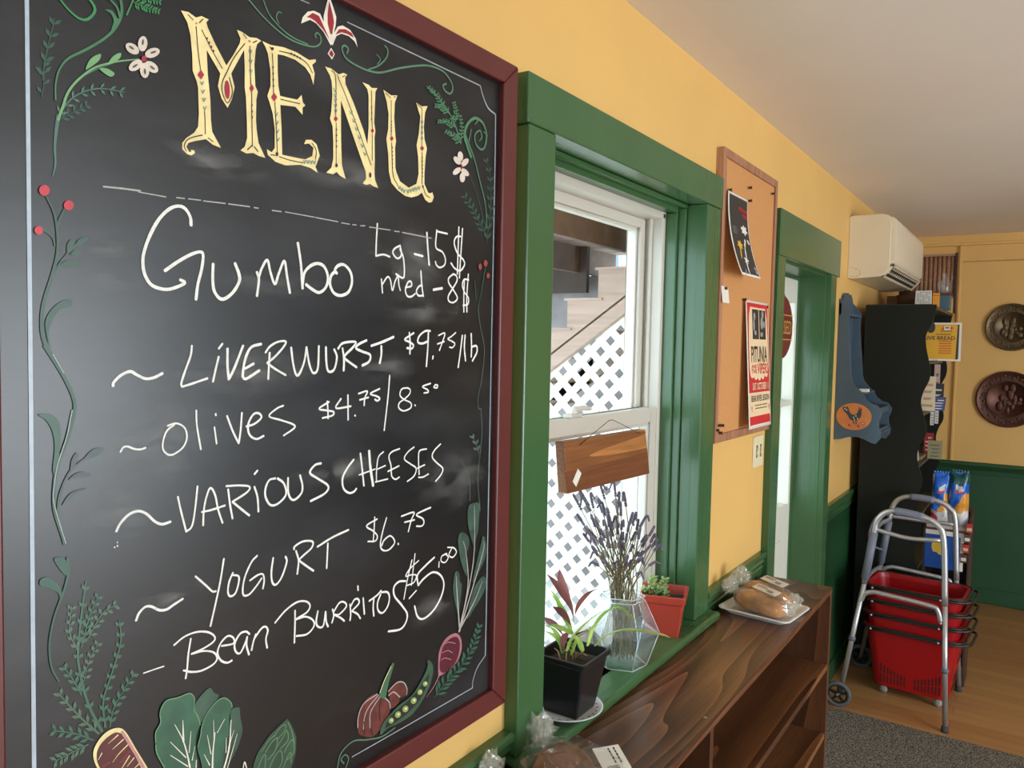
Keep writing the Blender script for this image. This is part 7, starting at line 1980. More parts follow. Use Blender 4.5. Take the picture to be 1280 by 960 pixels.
# ------------------------------------------------------------------ mini-split air conditioner
ac = empty('air_conditioner', (0, 4.66, 2.0), 'cream wall-mounted air conditioner high above the blue shelf', 'air conditioner')
ACM = mat('cream_ac_plastic', rgb(222, 208, 180), .38, noise_amt=.03, nscale=4)
ya, yb = 4.15, 5.17
prof = [(0, 2.008), (.02, 2.005), (.150, 2.010), (.163, 2.016), (.206, 2.066), (.212, 2.085), (.213, 2.27), (.205, 2.293), (.185, 2.308), (.150, 2.314), (.02, 2.314), (0, 2.31)]
body = [p for p in prof]
mb = MB().prism([(min(u, .19), v) for u, v in [(0, 2.008), (.02, 2.005), (.150, 2.012), (.162, 2.02), (.188, 2.05), (.19, 2.07), (.19, 2.285), (.18, 2.303), (.150, 2.314), (.02, 2.314), (0, 2.31)]], lambda u, v, d: (u, d, v), ya, yb)
mb.build('body', ACM, ac, bevel=.004)
mb = MB().prism([(.186, 2.07), (.208, 2.078), (.213, 2.09), (.214, 2.262), (.208, 2.286), (.186, 2.302)], lambda u, v, d: (u, d, v), ya + .004, yb - .004)
mb.build('front_panel', mat('cream_ac_panel', rgb(228, 216, 192), .3), ac, bevel=.005)
# outlet on the chamfer between bottom and front
e0 = Vector((.158, 0, 2.0165)); e1 = Vector((.2035, 0, 2.0665)); nrm = Vector((.74, 0, -.67))
mb = MB()
def och(t, y, d): return tuple(e0.lerp(e1, t) + Vector((0, y, 0)) + nrm * d)
for (t0, t1, y0, y1) in ((-.05, .10, ya + .01, yb - .01), (.90, 1.05, ya + .01, yb - .01), (-.05, 1.05, ya + .01, ya + .035), (-.05, 1.05, yb - .035, yb - .01)):
    mb.add([och(t0, y0, -.004), och(t1, y0, -.004), och(t1, y1, -.004), och(t0, y1, -.004), och(t0, y0, .006), och(t1, y0, .006), och(t1, y1, .006), och(t0, y1, .006)], [(0, 3, 2, 1), (4, 5, 6, 7), (0, 1, 5, 4), (1, 2, 6, 5), (2, 3, 7, 6), (3, 0, 4, 7)])
mb.build('outlet_frame', ACM, ac)
mb = MB(); mb.add([och(.05, ya + .03, .001), och(.95, ya + .03, .001), och(.95, yb - .03, .001), och(.05, yb - .03, .001)], [(0, 1, 2, 3)])
mb.build('outlet_recess', mat('ac_dark_recess', rgb(26, 26, 24), .6), ac)
for k in range(16):
    y = ya + .06 + k * .058
    mb = MB()
    for (ta, tb) in ((.34, .54), (.70, .90)):
        mb.prism([(0, ta), (.030, ta), (.012, tb - .04), (.010, tb)], lambda u, v, d: och(v, y + u + (ta > .6) * .028, d), .0015, .004)
    mb.build('louver_fin', ACM, ac)
mb = MB()
pth = [(.012, 2.062), (.03, 2.058), (.055, 2.046), (.06, 2.032), (.052, 2.018), (.03, 2.014), (.012, 2.018)]
for k in range(0, len(pth) - 1):
    a, b = pth[k], pth[k + 1]; m_ = ((a[0] * .3 + b[0] * .7), (a[1] * .3 + b[1] * .7))
    mb.tube([(a[0], ya - .0005, a[1]), (m_[0], ya - .0005, m_[1])], .0009, 4)
mb.build('knockout_line', mat('ac_seam', rgb(150, 136, 108), .6), ac)

# ------------------------------------------------------------------ blue wall shelf with rooster medallion
bs = empty('wall_shelf', (0, 4.12, 1.21), 'slate-blue scalloped wooden wall shelf with a rooster painted on its side', 'wall shelf')
BLU = mat('slate_blue_paint', rgb(66, 84, 98), .5, noise_amt=.10, nscale=14, bump=.15, bscale=80)
BLUE_ = mat('slate_blue_worn_edge', rgb(122, 128, 126), .6)
sp = [(.002, 1.90)] + [tuple(p) for p in D['blue_near']][:-1] + [(.002, 1.222)]
sp = [(max(.002, u), v) for u, v in sp]
FAR = 4.27
for (y0, y1) in ((3.985, 4.0), (FAR, FAR + .015)):
    mb = MB().prism(sp, lambda u, v, d: (u, d, v), y0, y1); mb.build('side_panel', BLU, bs, bevel=.002)
crest = [(3.985, 1.82), (3.985, 1.88), (4.02, 1.893), (4.04, 1.916), (4.07, 1.93), (4.10, 1.924), (4.135, 1.934), (4.17, 1.924), (4.20, 1.93), (4.23, 1.916), (4.25, 1.893), (4.285, 1.88), (4.285, 1.82)]
mb = MB().prism(crest, lambda u, v, d: (d, u, v), .002, .014); mb.box(.002, .012, 4.0, FAR, 1.235, 1.83); mb.build('back_panel', BLU, bs, bevel=.0015)
MB().box(.012, .055, 4.0, FAR, 1.815, 1.828).build('top_rail', BLU, bs, bevel=.002)
MB().box(.012, .205, 4.0, FAR, 1.26, 1.272).build('shelf', BLU, bs, bevel=.002)
MB().box(.012, .130, 4.0, FAR, 1.445, 1.455).build('shelf', BLU, bs, bevel=.002)
MB().box(.186, .198, 4.0, FAR, 1.355, 1.385).build('front_rail', BLU, bs, bevel=.002)
MB().box(.186, .198, 4.0, FAR, 1.258, 1.285).build('front_rail', BLU, bs, bevel=.002)
mx_, mz_ = .088, 1.338
mb = MB().prism([(mx_ + .078 * math.cos(t * PI / 20), mz_ + .064 * math.sin(t * PI / 20)) for t in range(40)], lambda u, v, d: (u, d, v), 3.9825, 3.985)
med = mb.build('medallion', mat('orange_medallion', rgb(198, 122, 62), .5, noise_amt=.12, nscale=40), bs)
M = lambda u, v, d: (mx_ + u, d, mz_ + v)
mb = MB()
mb.flat([(-.022, -.004), (-.03, .010), (-.046, .026), (-.052, .040), (-.044, .046), (-.036, .040), (-.034, .048), (-.026, .044), (-.020, .026), (-.012, .012), (.004, .008), (.016, .018), (.020, .034), (.028, .040), (.036, .034), (.032, .024), (.034, .010), (.028, -.006), (.014, -.018), (-.004, -.020), (-.016, -.014)], M, 3.9818)
mb.flat([(.0, -.018), (.003, -.018), (.002, -.034), (-.004, -.034)], M, 3.9818); mb.flat([(.010, -.018), (.013, -.018), (.015, -.034), (.009, -.034)], M, 3.9818)
mb.build('painted_rooster', mat('rooster_dark_paint', rgb(54, 60, 70), .5), med)
mb = MB(); mb.flat([(.020, .036), (.022, .048), (.026, .042), (.030, .049), (.032, .041), (.037, .044), (.036, .034)], M, 3.9814); mb.flat([(.034, .026), (.040, .020), (.034, .016)], M, 3.9814)
for (u, v) in ((-.038, -.028), (-.018, -.042), (.002, -.046), (.022, -.044), (.042, -.030)):
    mb.flat([(u + .007 * math.cos(t * PI / 4), v + .007 * math.sin(t * PI / 4)) for t in range(8)], M, 3.9814)
mb.build('painted_flowers', mat('rooster_red_paint', rgb(170, 60, 60), .5), med)
mb = MB()
for (u, v) in ((.0, -.004), (.010, .004), (.018, -.008), (.004, -.014), (-.040, .036), (-.032, .030), (-.038, -.028), (.002, -.046), (.042, -.030)):
    mb.flat([(u + .0035 * math.cos(t * PI / 3), v + .0035 * math.sin(t * PI / 3)) for t in range(6)], M, 3.981)
mb.build('painted_highlight', mat('rooster_pale_paint', rgb(206, 200, 190), .5), med)
MB().box(.10, .14, 4.02, 4.06, 1.4555, 1.470).thing('folded_card', PAPER, 'small white folded card lying on the blue wall shelf', 'card')

# ------------------------------------------------------------------ scalloped display rack
RK = mat('dark_green_rack_paint', rgb(19, 22, 14), .6, 0, .3, noise_amt=.08, nscale=10)
RKO = mat('olive_rack_edge', rgb(78, 72, 54), .5)
rk = empty('display_rack', (.19, 5.03, 0), 'tall dark green display rack with scalloped side panels in the corner', 'display rack')
def rack_profile():
    pts = [(.012, 0)]
    wave = [(.352, 1.888), (.348, 1.84), (.330, 1.78), (.312, 1.74), (.312, 1.69), (.326, 1.62), (.338, 1.565), (.334, 1.51), (.312, 1.455), (.302, 1.40), (.312, 1.35), (.330, 1.285), (.330, 1.235), (.308, 1.185), (.296, 1.13), (.304, 1.08), (.320, 1.03), (.324, .99), (.310, .94), (.300, .90), (.310, .85), (.33, .79), (.33, .73), (.31, .68), (.30, .62), (.32, .55), (.335, .48), (.33, .40), (.33, 0)]
    w = [tuple(p) for p in cr(wave[::-1], 4)]
    return pts + w + [(.012, 1.888)]
RP = rack_profile()
for (y0, y1, sh) in ((4.40, 4.418, .020), (5.45, 5.468, 0)):
    MB().prism([(u + sh if u > .05 else .048, v) for u, v in RP], lambda u, v, d: (u, d, v), y0, y1).build('side_panel', RK, rk, bevel=.001)
MB().box(.048, .35, 4.418, 5.53, 1.875, 1.892).build('top_board', RKO, rk)
MB().box(.048, .056, 4.418, 5.45, 0, 1.875).build('back_panel', RK, rk)
for z in (1.60, 1.33, 1.065, .78, .5, .12): MB().box(.056, .315, 4.418, 5.45, z - .014, z).build('shelf', RKO, rk)

# the LIVE BREAD sign standing in the rack
def card_fn(o_, ang, lean=0.0):
    o_ = Vector(o_); ux = Vector((math.cos(ang), math.sin(ang), 0)); nn = Vector((math.sin(ang), -math.cos(ang), 0)); up = (Vector((0, 0, 1)) + nn * -lean).normalized()
    return lambda u, v, d: tuple(o_ + ux * u + up * v + nn * d)


lb = empty('live_bread_sign', (.35, 4.97, 1.606), 'yellow LIVE BREAD sign with white border on the top rack shelf', 'sign')
F = card_fn((.245, 4.96, 1.604), .14, .06)
MB().prism([(0, 0), (.20, 0), (.20, .214), (0, .214)], F, 0, -.004).build('white_card', PAPER, lb)
YS = mat('sign_yellow_print', rgb(222, 164, 26), .5)
MB().flat([(.0, .01), (.188, .01), (.188, .204), (.0, .204)], F, .0008).build('yellow_field', YS, lb)
mb = MB(); mb.flat([(.174, .008), (.188, .012), (.188, .204), (.180, .204)], F, .0012); mb.flat([(.048 + .022 * math.cos(t * PI / 8), .182 + .026 * math.sin(t * PI / 8)) for t in range(-7, 3)] + [(.048, .204)], F, .0014)
mb.flat([(.048 + .022 * math.cos(t * PI / 8), .19 + .030 * math.sin(t * PI / 8)) for t in range(-8, 4)], F, .0015)
add_text(mb, 'LIVE BREAD', F, .094, .128, .150, .021, .0016, True)
for (u0, u1, v) in ((.075, .150, .146), (.095, .155, .164)):
    for q in range(10):
        x = u0 + (u1 - u0) * q / 10; mb.flat([(x, v), (x + (u1 - u0) / 13, v), (x + (u1 - u0) / 13, v + .005), (x, v + .005)], F, .0016)
mb.build('black_print', PK, lb)
mb = MB()
mb.flat([(.098, .178), (.112, .172), (.112, .192), (.104, .196), (.110, .186)], F, .0016); mb.build('badge_wing', PR, lb)
mb = MB(); mb.flat([(.146, .174), (.160, .184), (.146, .194)], F, .0016); mb.build('badge_wing', PR, lb)
mb = MB()
for q in range(6): 
    v = .108 - .0135 * q
    for w in range(7): mb.flat([(.092 + w * .009, v), (.0985 + w * .009, v), (.0985 + w * .009, v + .006), (.092 + w * .009, v + .006)], F, .0014)
mb.build('red_lettering', PR, lb)
mb = MB(); mb.flat([(.114, .172), (.144, .174), (.144, .194), (.114, .193)], F, .0016); mb.build('pale_badge', PAPER, lb)
MB().lathe([(.002, 0), (.006, .002), (.006, .006), (0, .008)], (.335, 4.955, 1.604), 8).build('clip', PAPER, lb)
mb = MB(); mb.flat([(.118, .182), (.140, .182), (.138, .189), (.120, .189)], F, .0019); mb.build('badge_print', mat('badge_plum_print', rgb(110, 40, 60), .5), lb)


def leaflet(name, label, o_, ang, w, h, col, cat, lean=.25, print_col=None, seed=0, grp=None):
    root = empty(name, (o_[0], o_[1], o_[2]), label, cat, grp)
    F = card_fn(o_, ang, -lean)
    sh = MB().prism([(0, 0), (w, 0), (w, h), (0, h)], F, 0, -.004).build('cover', mat('cover_' + str(col), rgb(*col), .5), root)
    r3 = random.Random(seed)
    for q in range(4):
        mb = MB(); u0 = w * r3.uniform(.1, .4); v0 = h * (.12 + .2 * q); mb.flat([(u0, v0), (w * r3.uniform(.6, .92), v0), (w * .85, v0 + h * .07), (u0, v0 + h * .07)], F, .001)
        mb.build('cover_band', mat('cover_print_' + str(print_col or (60, 50, 46)), rgb(*(print_col or (60, 50, 46))), .5), root)
    return root


leaflet('leaflet', 'cream leaflet leaning beside the scalloped panel on the second rack shelf', (.262, 4.80, 1.331), .05, .085, .19, (224, 206, 170), 'leaflet', .10, (190, 150, 120), 1)
leaflet('leaflet', 'narrow pink leaflet standing behind the others high on the second rack shelf', (.30, 5.18, 1.331), .0, .03, .25, (206, 176, 158), 'leaflet', .05, (150, 110, 100), 2)
leaflet('magazine', 'dark magazine with white bands on the second rack shelf', (.30, 4.92, 1.331), .1, .075, .15, (48, 44, 46), 'magazine', .15, (200, 196, 190), 3)
leaflet('magazine', 'blue and white magazine lying in front of the dark one in the rack', (.325, 4.86, 1.331), .35, .065, .08, (60, 74, 120), 'magazine', .3, (214, 210, 206), 4)
leaflet('leaflet', 'white card hanging below the second rack shelf, nearer the dark side panel', (.315, 4.92, 1.245), .0, .018, .075, (220, 214, 206), 'leaflet', .0, (150, 140, 130), 5)
leaflet('leaflet', 'white card hanging below the second rack shelf, nearer the wall plates', (.337, 4.92, 1.255), .0, .018, .075, (220, 214, 206), 'leaflet', .0, (150, 140, 130), 6)
leaflet('magazine', 'sand-coloured framed picture magazine leaning on the third rack shelf', (.318, 4.84, 1.066), .1, .07, .105, (150, 140, 104), 'magazine', .2, (96, 104, 84), 7)
leaflet('magazine', 'red covered magazine standing on the third rack shelf', (.268, 5.12, 1.066), .1, .05, .12, (150, 44, 40), 'magazine', .2, (206, 190, 180), 8)
leaflet('leaflet', 'white card low at the front of the third rack shelf', (.262, 4.70, 1.066), -.1, .03, .07, (230, 226, 218), 'leaflet', .35, (190, 186, 180), 9)
for k, (z, lab, col) in enumerate(((1.066, 'lower grey magazine lying flat under the framed picture magazine', (120, 112, 100)), (1.074, 'upper tan magazine lying flat under the framed picture magazine', (168, 140, 100)))):
    MB().box(.16, .30, 4.72 + .01 * k, 4.93, z, z + .008).thing('magazine', mat('cover_' + str(col), rgb(*col), .5), lab, 'magazine')

# things on top of the rack
TZ = 1.8925
WK = mat('brown_wicker', rgb(150, 108, 82), .7, noise_amt=.3, nscale=60, bump=.5, bscale=160)
ct = empty('wicker_tray', (.215, 5.50, TZ), 'brown ribbed wicker tray standing on edge on top of the rack', 'tray')
mb = MB()
for k in range(12): mb.lathe([(.012, 2.0), (.013, 2.1), (.012, 2.245)], (.075 + k * .024, 5.505, 0), 8)
mb.box(.06, .355, 5.507, 5.515, 1.995, 2.25); mb.build('ribs', WK, ct)
for z in (1.985, 2.243): MB().box(.05, .362, 5.49, 5.52, z, z + .013).build('rim', mat('pale_cane', rgb(164, 128, 104), .6), ct)
for x in (.048, .352): MB().box(x, x + .012, 5.485, 5.525, 1.8925, 2.262).build('end_post', mat('dark_stained_post', rgb(44, 30, 24), .5), ct)
cr_ = empty('wooden_crate', (.15, 5.22, TZ), 'low brown wooden crate on top of the rack below the air conditioner', 'crate')
CRW = wood('crate_wood', rgb(84, 54, 32), rgb(130, 90, 56), 4, 'X', .6, 2, 40, 3)
for y in (5.10, 5.30): MB().box(.04, .26, y, y + .012, TZ, TZ + .085).build('side_slat', CRW, cr_)
for x in (.04, .248): MB().box(x, x + .012, 5.112, 5.30, TZ, TZ + .085).build('end_board', CRW, cr_)
MB().box(.052, .248, 5.112, 5.30, TZ, TZ + .008).build('base', CRW, cr_)
mb = MB(); mb.blob((.17, 4.98, TZ + .060), (.06, .05, .045), 14, 10, .5, 3, 4); mb.thing('brown_burlap_pouch', mat('burlap', rgb(86, 58, 36), .9, noise_amt=.3, nscale=80, bump=.5, bscale=200), 'dark brown burlap pouch on top of the rack in front of the crate', 'pouch')
pc = empty('price_card', (.265, 4.88, TZ), 'white printed card standing on top of the rack', 'card')
F = card_fn((.215, 4.88, TZ), .0, 0)
MB().prism([(0, 0), (.085, 0), (.083, .098), (0.004, .098)], F, 0, -.002).build('card', PAPER, pc)
mb = MB()
for q in range(9):
    for w in range(5):
        if (q * 5 + w) % 7: mb.flat([(.01 + w * .014, .088 - q * .0085), (.021 + w * .014, .088 - q * .0085), (.021 + w * .014, .092 - q * .0085), (.01 + w * .014, .092 - q * .0085)], F, .0006)
mb.flat([(.012, .004), (.034, .004), (.034, .014), (.012, .014)], F, .0006)
mb.build('print', PGR, pc)
oc = empty('orange_carton', (.318, 4.90, TZ), 'small orange carton beside the white card on the rack top', 'carton')
MB().box(.302, .334, 4.89, 4.92, TZ, TZ + .085).build('carton', mat('orange_card', rgb(224, 148, 40), .5), oc, bevel=.001)
MB().box(.302, .334, 4.889, 4.921, TZ + .070, TZ + .074).build('lid_seam', mat('orange_card_seam', rgb(170, 100, 30), .6), oc)
bt = empty('blue_tin', (.338, 5.10, TZ), 'slate blue tin box under the glass jug on the rack top', 'tin')
MB().box(.30, .372, 5.06, 5.14, TZ, TZ + .085).build('tin_body', mat('blue_tin_paint', rgb(66, 96, 108), .4), bt, bevel=.003)
MB().box(.294, .378, 5.054, 5.146, TZ + .085, TZ + .097).build('tin_lid', mat('russet_tin_lid', rgb(108, 52, 32), .4), bt, bevel=.003)
jg = empty('glass_jug', (.336, 5.10, TZ + .0975), 'clear glass jug standing on the blue tin on top of the rack', 'jug')
MB().lathe([(.030, 0), (.034, .006), (.035, .05), (.030, .062), (.014, .078), (.011, .10), (.013, .112), (.011, .112), (.009, .10), (.012, .079), (.028, .061), (.033, .05), (.032, .007), (.0, .005)], (.336, 5.10, TZ + .0975), 20, close=False).build('jug_body', VGLASS, jg)
MB().tube(cr([(.336 + .012, 5.10, TZ + .20), (.336 + .034, 5.10, TZ + .195), (.336 + .038, 5.10, TZ + .172), (.336 + .030, 5.10, TZ + .16)], 5), .003, 6).build('handle', VGLASS, jg)

# ------------------------------------------------------------------ embossed wall plates
def plate(label, cx, cz, r, seed, colm, colr):
    root = empty('wall_plate', (cx, YB - .014, cz - r), label, 'plate', 'copper plates on the far wall')
    F0 = YB - .0145
    prof = [(0, -.004), (r * .60, -.004), (r * .62, -.010), (r * .66, -.012), (r * .68, -.010), (r * .93, -.020), (r * .96, -.024), (r, -.021), (r, -.017), (r * .68, -.001), (0, 0)]
    pl = MB().lathe(prof, (cx, F0, cz), 56, axis='Y', close=False).build('dish', colm, root)
    mb = MB(); r3 = random.Random(seed)
    for k in range(40):
        a = 2 * PI * k / 40; q = r * (.80 + .05 * (k % 3 - 1))
        mb.blob((cx + q * math.cos(a), F0 - .0155, cz + q * math.sin(a)), (r * .05, .004, r * (.03 + .03 * (k % 2))), 6, 5, rot=Matrix.Rotation(a, 3, 'Y'))
    mb.build('embossed_rim', colr, pl)
    mb = MB()
    for k in range(16):
        a = r3.uniform(0, 2 * PI); q = r * .42 * math.sqrt(r3.random())
        mb.blob((cx + q * math.cos(a), F0 - .005, cz + q * math.sin(a)), (r * r3.uniform(.06, .13), .004, r * r3.uniform(.06, .18)), 9, 6)
    mb.build('embossed_scene', colm, pl)


plate('upper dark bronze embossed plate on the far yellow wall', .652, 1.822, .152, 3, mat('aged_bronze', rgb(92, 76, 54), .42, .7, noise_amt=.25, nscale=40), mat('aged_bronze_relief', rgb(104, 86, 60), .4, .7))
plate('lower and larger reddish copper embossed plate on the far yellow wall', .648, 1.357, .182, 5, mat('aged_copper', rgb(84, 54, 44), .42, .7, noise_amt=.25, nscale=40), mat('aged_copper_relief', rgb(98, 68, 54), .4, .7))

# ------------------------------------------------------------------ walker
wk = empty('walking_frame', (.32, 4.08, 0), 'folding aluminium walking frame with front wheels standing around the red baskets', 'walker')
TR = .0125
for key, yy, yo in (('walker_near', 3.83, -.022), ('walker_far', 4.342, .022)):
    pth = D[key]
    if key == 'walker_near':
        top = [(.1906, .5925), (.2226, .833), (.2322, .8862), (.2657, .9271), (.317, .9405), (.4187, .9282), (.4725, .9023), (.5001, .8381), (.5165, .5548)]
        lo = (.108, .062); hi = (.540, .008)
    else:
        top = [(.1788, .5558), (.2100, .79), (.2250, .87), (.2582, .914), (.3128, .928), (.4254, .9195), (.4781, .8897), (.5033, .8297), (.5203, .5467)]
        lo = (.106, .062); hi = (.553, .008)
    P3 = lambda u, v: (u, yy, v)
    fr = MB(); fr.tube([P3(*p) for p in cr(top, 6)], TR, 14); fr.build('side_frame', STEEL, wk)
    legf = MB(); legf.tube([P3(*top[0]), P3(*lo)], TR * .86, 12); legf.build('front_leg', STEEL, wk)
    lg = MB(); lg.tube([P3(*top[-1]), P3(top[-1][0] + (hi[0] - top[-1][0]) * .97, .02)], TR * .86, 12); lg.build('rear_leg', STEEL, wk)
    for (a, b, t) in ((top[0], lo, .50), (top[-1], hi, .52)):
        c = Vector((a[0] + (b[0] - a[0]) * t, yy, a[1] + (b[1] - a[1]) * t)); d = Vector((b[0] - a[0], 0, b[1] - a[1])).normalized() * .009
        MB().tube([c - d, c + d], TR * 1.22, 12).build('height_collar', GREYR, wk)
    MB().tube([(hi[0] - .001, yy, 0), (hi[0] - .001, yy, .012), (hi[0] - .002, yy, .026)], [.0155, .0155, .0135], 12).build('rubber_foot', mat('dark_rubber', rgb(60, 58, 56), .8), wk)
    g = cr(top, 6)
    gi = [i for i, p in enumerate(g) if .300 < p.x < .425 and p.y > .85]
    MB().tube([P3(g[i].x, g[i].y) for i in gi], TR * 1.36, 14).build('hand_grip', mat('grey_vinyl_grip', rgb(112, 116, 130), .5), wk)
    a = Vector(P3(.186 if yy < 4 else .1745, .600 if yy < 4 else .60)); b = Vector(P3(*top[1])) 
    MB().tube([Vector(P3(top[0][0] + (top[1][0] - top[0][0]) * .08, top[0][1] + (top[1][1] - top[0][1]) * .08)), b], TR * 1.4, 14).build('front_grip', mat('grey_vinyl_grip', rgb(112, 116, 130), .5), wk)
    wy = yy + yo
    wh = empty
    rim = MB(); rim.lathe([(.044, -.010), (.056, -.010), (.060, -.006), (.060, .006), (.056, .010), (.044, .010)], (lo[0] - .006, wy, .060), 36, axis='Y', close=False)
    rim.add([], [])
    rb = MB(); rb.lathe([(.043, -.009), (.055, -.009), (.059, -.005), (.059, .005), (.055, .009), (.043, .009), (.043, -.009)], (lo[0] - .006, wy, .0595), 36, axis='Y', close=False)
    W_ = rb.build('wheel', mat('grey_tyre', rgb(88, 88, 94), .7), wk)
    hb = MB(); hb.lathe([(.0, -.010), (.012, -.010), (.012, .010), (.0, .010)], (lo[0] - .006, wy, .0595), 16, axis='Y', close=False)
    hb.lathe([(.037, -.006), (.0435, -.006), (.0435, .006), (.037, .006), (.037, -.006)], (lo[0] - .006, wy, .0595), 36, axis='Y', close=False)
    for k in range(5):
        an = 2 * PI * k / 5 + .3; c0 = Vector((lo[0] - .006, wy, .0595)); dv = Vector((math.cos(an), 0, math.sin(an))); sv = Vector((-dv.z, 0, dv.x))
        q = [c0 + dv * .008 + sv * .006, c0 + dv * .04 + sv * .0045, c0 + dv * .04 - sv * .0045, c0 + dv * .008 - sv * .006]
        hb.add([p + Vector((0, s_, 0)) for s_ in (-.005, .005) for p in q], [(0, 1, 2, 3), (7, 6, 5, 4), (0, 4, 5, 1), (1, 5, 6, 2), (2, 6, 7, 3), (3, 7, 4, 0)])
    hb.build('wheel_hub', mat('black_wheel_hub', rgb(26, 25, 25), .5), W_)
    MB().tube([(lo[0] - .006, yy, .0595), (lo[0] - .006, wy + (yo > 0) * .012 - (yo < 0) * .012, .0595)], .005, 8).build('axle', STEEL, wk)
    lowb = D['brace_low'] if key == 'walker_near' else [(p[0] + .005, 4.33, p[2]) for p in D['brace_low']]
    MB().tube(cr([(p[0], yy, p[2]) for p in lowb], 5), .0105, 12).build('lower_brace', STEEL, wk)
    MB().tube(cr([(p[0], yy, p[2]) for p in D['brace_up' if key == 'walker_near' else 'brace_up_far']], 5), .0095, 12).build('upper_brace', STEEL, wk)
    for (u, v) in ((lowb[0][0], lowb[0][2]), (lowb[-1][0], lowb[-1][2])):
        MB().blob((u, yy - .013, v), (.005, .004, .005), 8, 6).build('rivet', STEEL, wk)
MB().tube(cr([(.222, 3.84, .80), (.200, 3.95, .806), (.196, 4.08, .806), (.200, 4.21, .806), (.216, 4.32, .80)], 5), .011, 12).build('front_crossbar', STEEL, wk)
MB().tube(cr([(.188, 3.84, .56), (.170, 3.95, .56), (.166, 4.08, .56), (.170, 4.21, .56), (.186, 4.32, .56)], 5), .0095, 12).build('front_crossbar', STEEL, wk)
MB().blob((.206, 3.86, .815), (.014, .016, .010), 10, 8).build('release_button', mat('red_button', rgb(180, 40, 40), .5), wk)
MB().tube(cr([(.200, 4.33, .83), (.150, 4.31, .80), (.130, 4.28, .72), (.150, 4.31, .66), (.188, 4.33, .64)], 6), .006, 8).build('brake_loop', GREYR, wk)

# ------------------------------------------------------------------ red rolling shopping baskets, nested
RED = mat('red_basket_plastic', rgb(156, 10, 16), .36)
BKH = mat('black_basket_handle', rgb(32, 30, 26), .45)


def oblong(cx, cy, hx, hy, z, r, rot, n=6):
    out = []
    for k, (sx, sy) in enumerate(((1, 1), (-1, 1), (-1, -1), (1, -1))):
        for j in range(n):
            a = k * PI / 2 + j / (n - 1) * PI / 2
            x = sx * (hx - r) + r * math.cos(a); y = sy * (hy - r) + r * math.sin(a)
            out.append(Vector((cx + x * math.cos(rot) - y * math.sin(rot), cy + x * math.sin(rot) + y * math.cos(rot), z)))
    return out


BC = Vector((.372, 4.172, 0)); BROT = -.06
bk = empty('shopping_basket', (BC.x, BC.y, 0), 'bottom red plastic shopping basket of the nested stack, its slotted body showing', 'basket', 'nested red shopping baskets')
H = .292; ZB0 = .045


def br(t, ex=0.0):
    """basket wall ring at height fraction t"""
    return BC.x + .004 * 0, BC.y, .162 + .040 * t + ex, .112 + .018 * t + ex


def wall_pt(s, t, ex=0.0):
    """point on the basket wall: s in 0..1 around the outline, t height fraction"""
    cx, cy, hx, hy = br(t, ex)
    ring = oblong(cx, cy, hx, hy, ZB0 + t * H, .05, BROT, 10)
    q = s * len(ring); i = int(q) % len(ring); f = q - int(q)
    return ring[i].lerp(ring[(i + 1) % len(ring)], f)


mb = MB()
def ringat(t, ex): 
    cx, cy, hx, hy = br(t, ex); return oblong(cx, cy, hx, hy, ZB0 + t * H, .05, BROT, 10)
mb.loft([ringat(0, -.012), ringat(0, -.003), ringat(.012, 0), ringat(.93, 0), ringat(.935, .008), ringat(1.0, .010), ringat(1.0, -.003), ringat(.93, -.005), ringat(.02, -.004), ringat(.015, -.014)], smooth=False)
body_ = mb.build('basket_body', RED, bk, bevel=.0015)
# slots: thin strips on the wall, the shade inside painted as darker red
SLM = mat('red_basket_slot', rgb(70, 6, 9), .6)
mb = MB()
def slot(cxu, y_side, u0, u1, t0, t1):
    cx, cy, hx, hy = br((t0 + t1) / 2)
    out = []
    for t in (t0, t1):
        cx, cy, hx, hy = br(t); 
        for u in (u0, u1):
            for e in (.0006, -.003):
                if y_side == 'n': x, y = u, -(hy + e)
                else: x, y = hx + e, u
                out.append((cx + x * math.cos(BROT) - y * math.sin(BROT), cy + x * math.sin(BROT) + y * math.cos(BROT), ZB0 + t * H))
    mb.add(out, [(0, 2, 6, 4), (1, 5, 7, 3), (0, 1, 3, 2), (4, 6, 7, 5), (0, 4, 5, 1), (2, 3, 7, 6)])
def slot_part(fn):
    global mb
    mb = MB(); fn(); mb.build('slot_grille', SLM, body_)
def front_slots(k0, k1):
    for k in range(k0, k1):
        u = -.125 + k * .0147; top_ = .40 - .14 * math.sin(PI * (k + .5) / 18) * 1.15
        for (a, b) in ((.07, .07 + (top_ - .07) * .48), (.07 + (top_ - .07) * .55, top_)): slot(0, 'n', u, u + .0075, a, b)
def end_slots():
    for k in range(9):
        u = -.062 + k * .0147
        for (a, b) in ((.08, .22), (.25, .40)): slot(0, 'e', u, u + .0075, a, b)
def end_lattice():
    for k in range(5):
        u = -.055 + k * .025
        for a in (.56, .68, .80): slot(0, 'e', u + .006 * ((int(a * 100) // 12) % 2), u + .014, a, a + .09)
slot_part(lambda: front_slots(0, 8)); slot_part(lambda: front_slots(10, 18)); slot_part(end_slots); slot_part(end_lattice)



def handle_at(z, ex, side, name='handle'):
    """black bail: a U running along the long sides and looping past one end"""
    cx, cy, hx, hy = br(1.0, .017)
    pts = []
    for (x, y) in ((-hx + .055, -hy), (hx - .08, -hy - .002), (hx - .015, -hy + .02), (hx + .022, -hy + .055), (hx + .026, 0), (hx + .022, hy - .055), (hx - .015, hy - .02), (hx - .08, hy), (-hx + .055, hy)):
        pts.append((cx + x * math.cos(BROT) - y * math.sin(BROT), cy + x * math.sin(BROT) + y * math.cos(BROT), z + (.004 if abs(y) < hy - .03 else 0)))
    return MB().tube(cr(pts, 5), .0062, 8, flat=1.0)


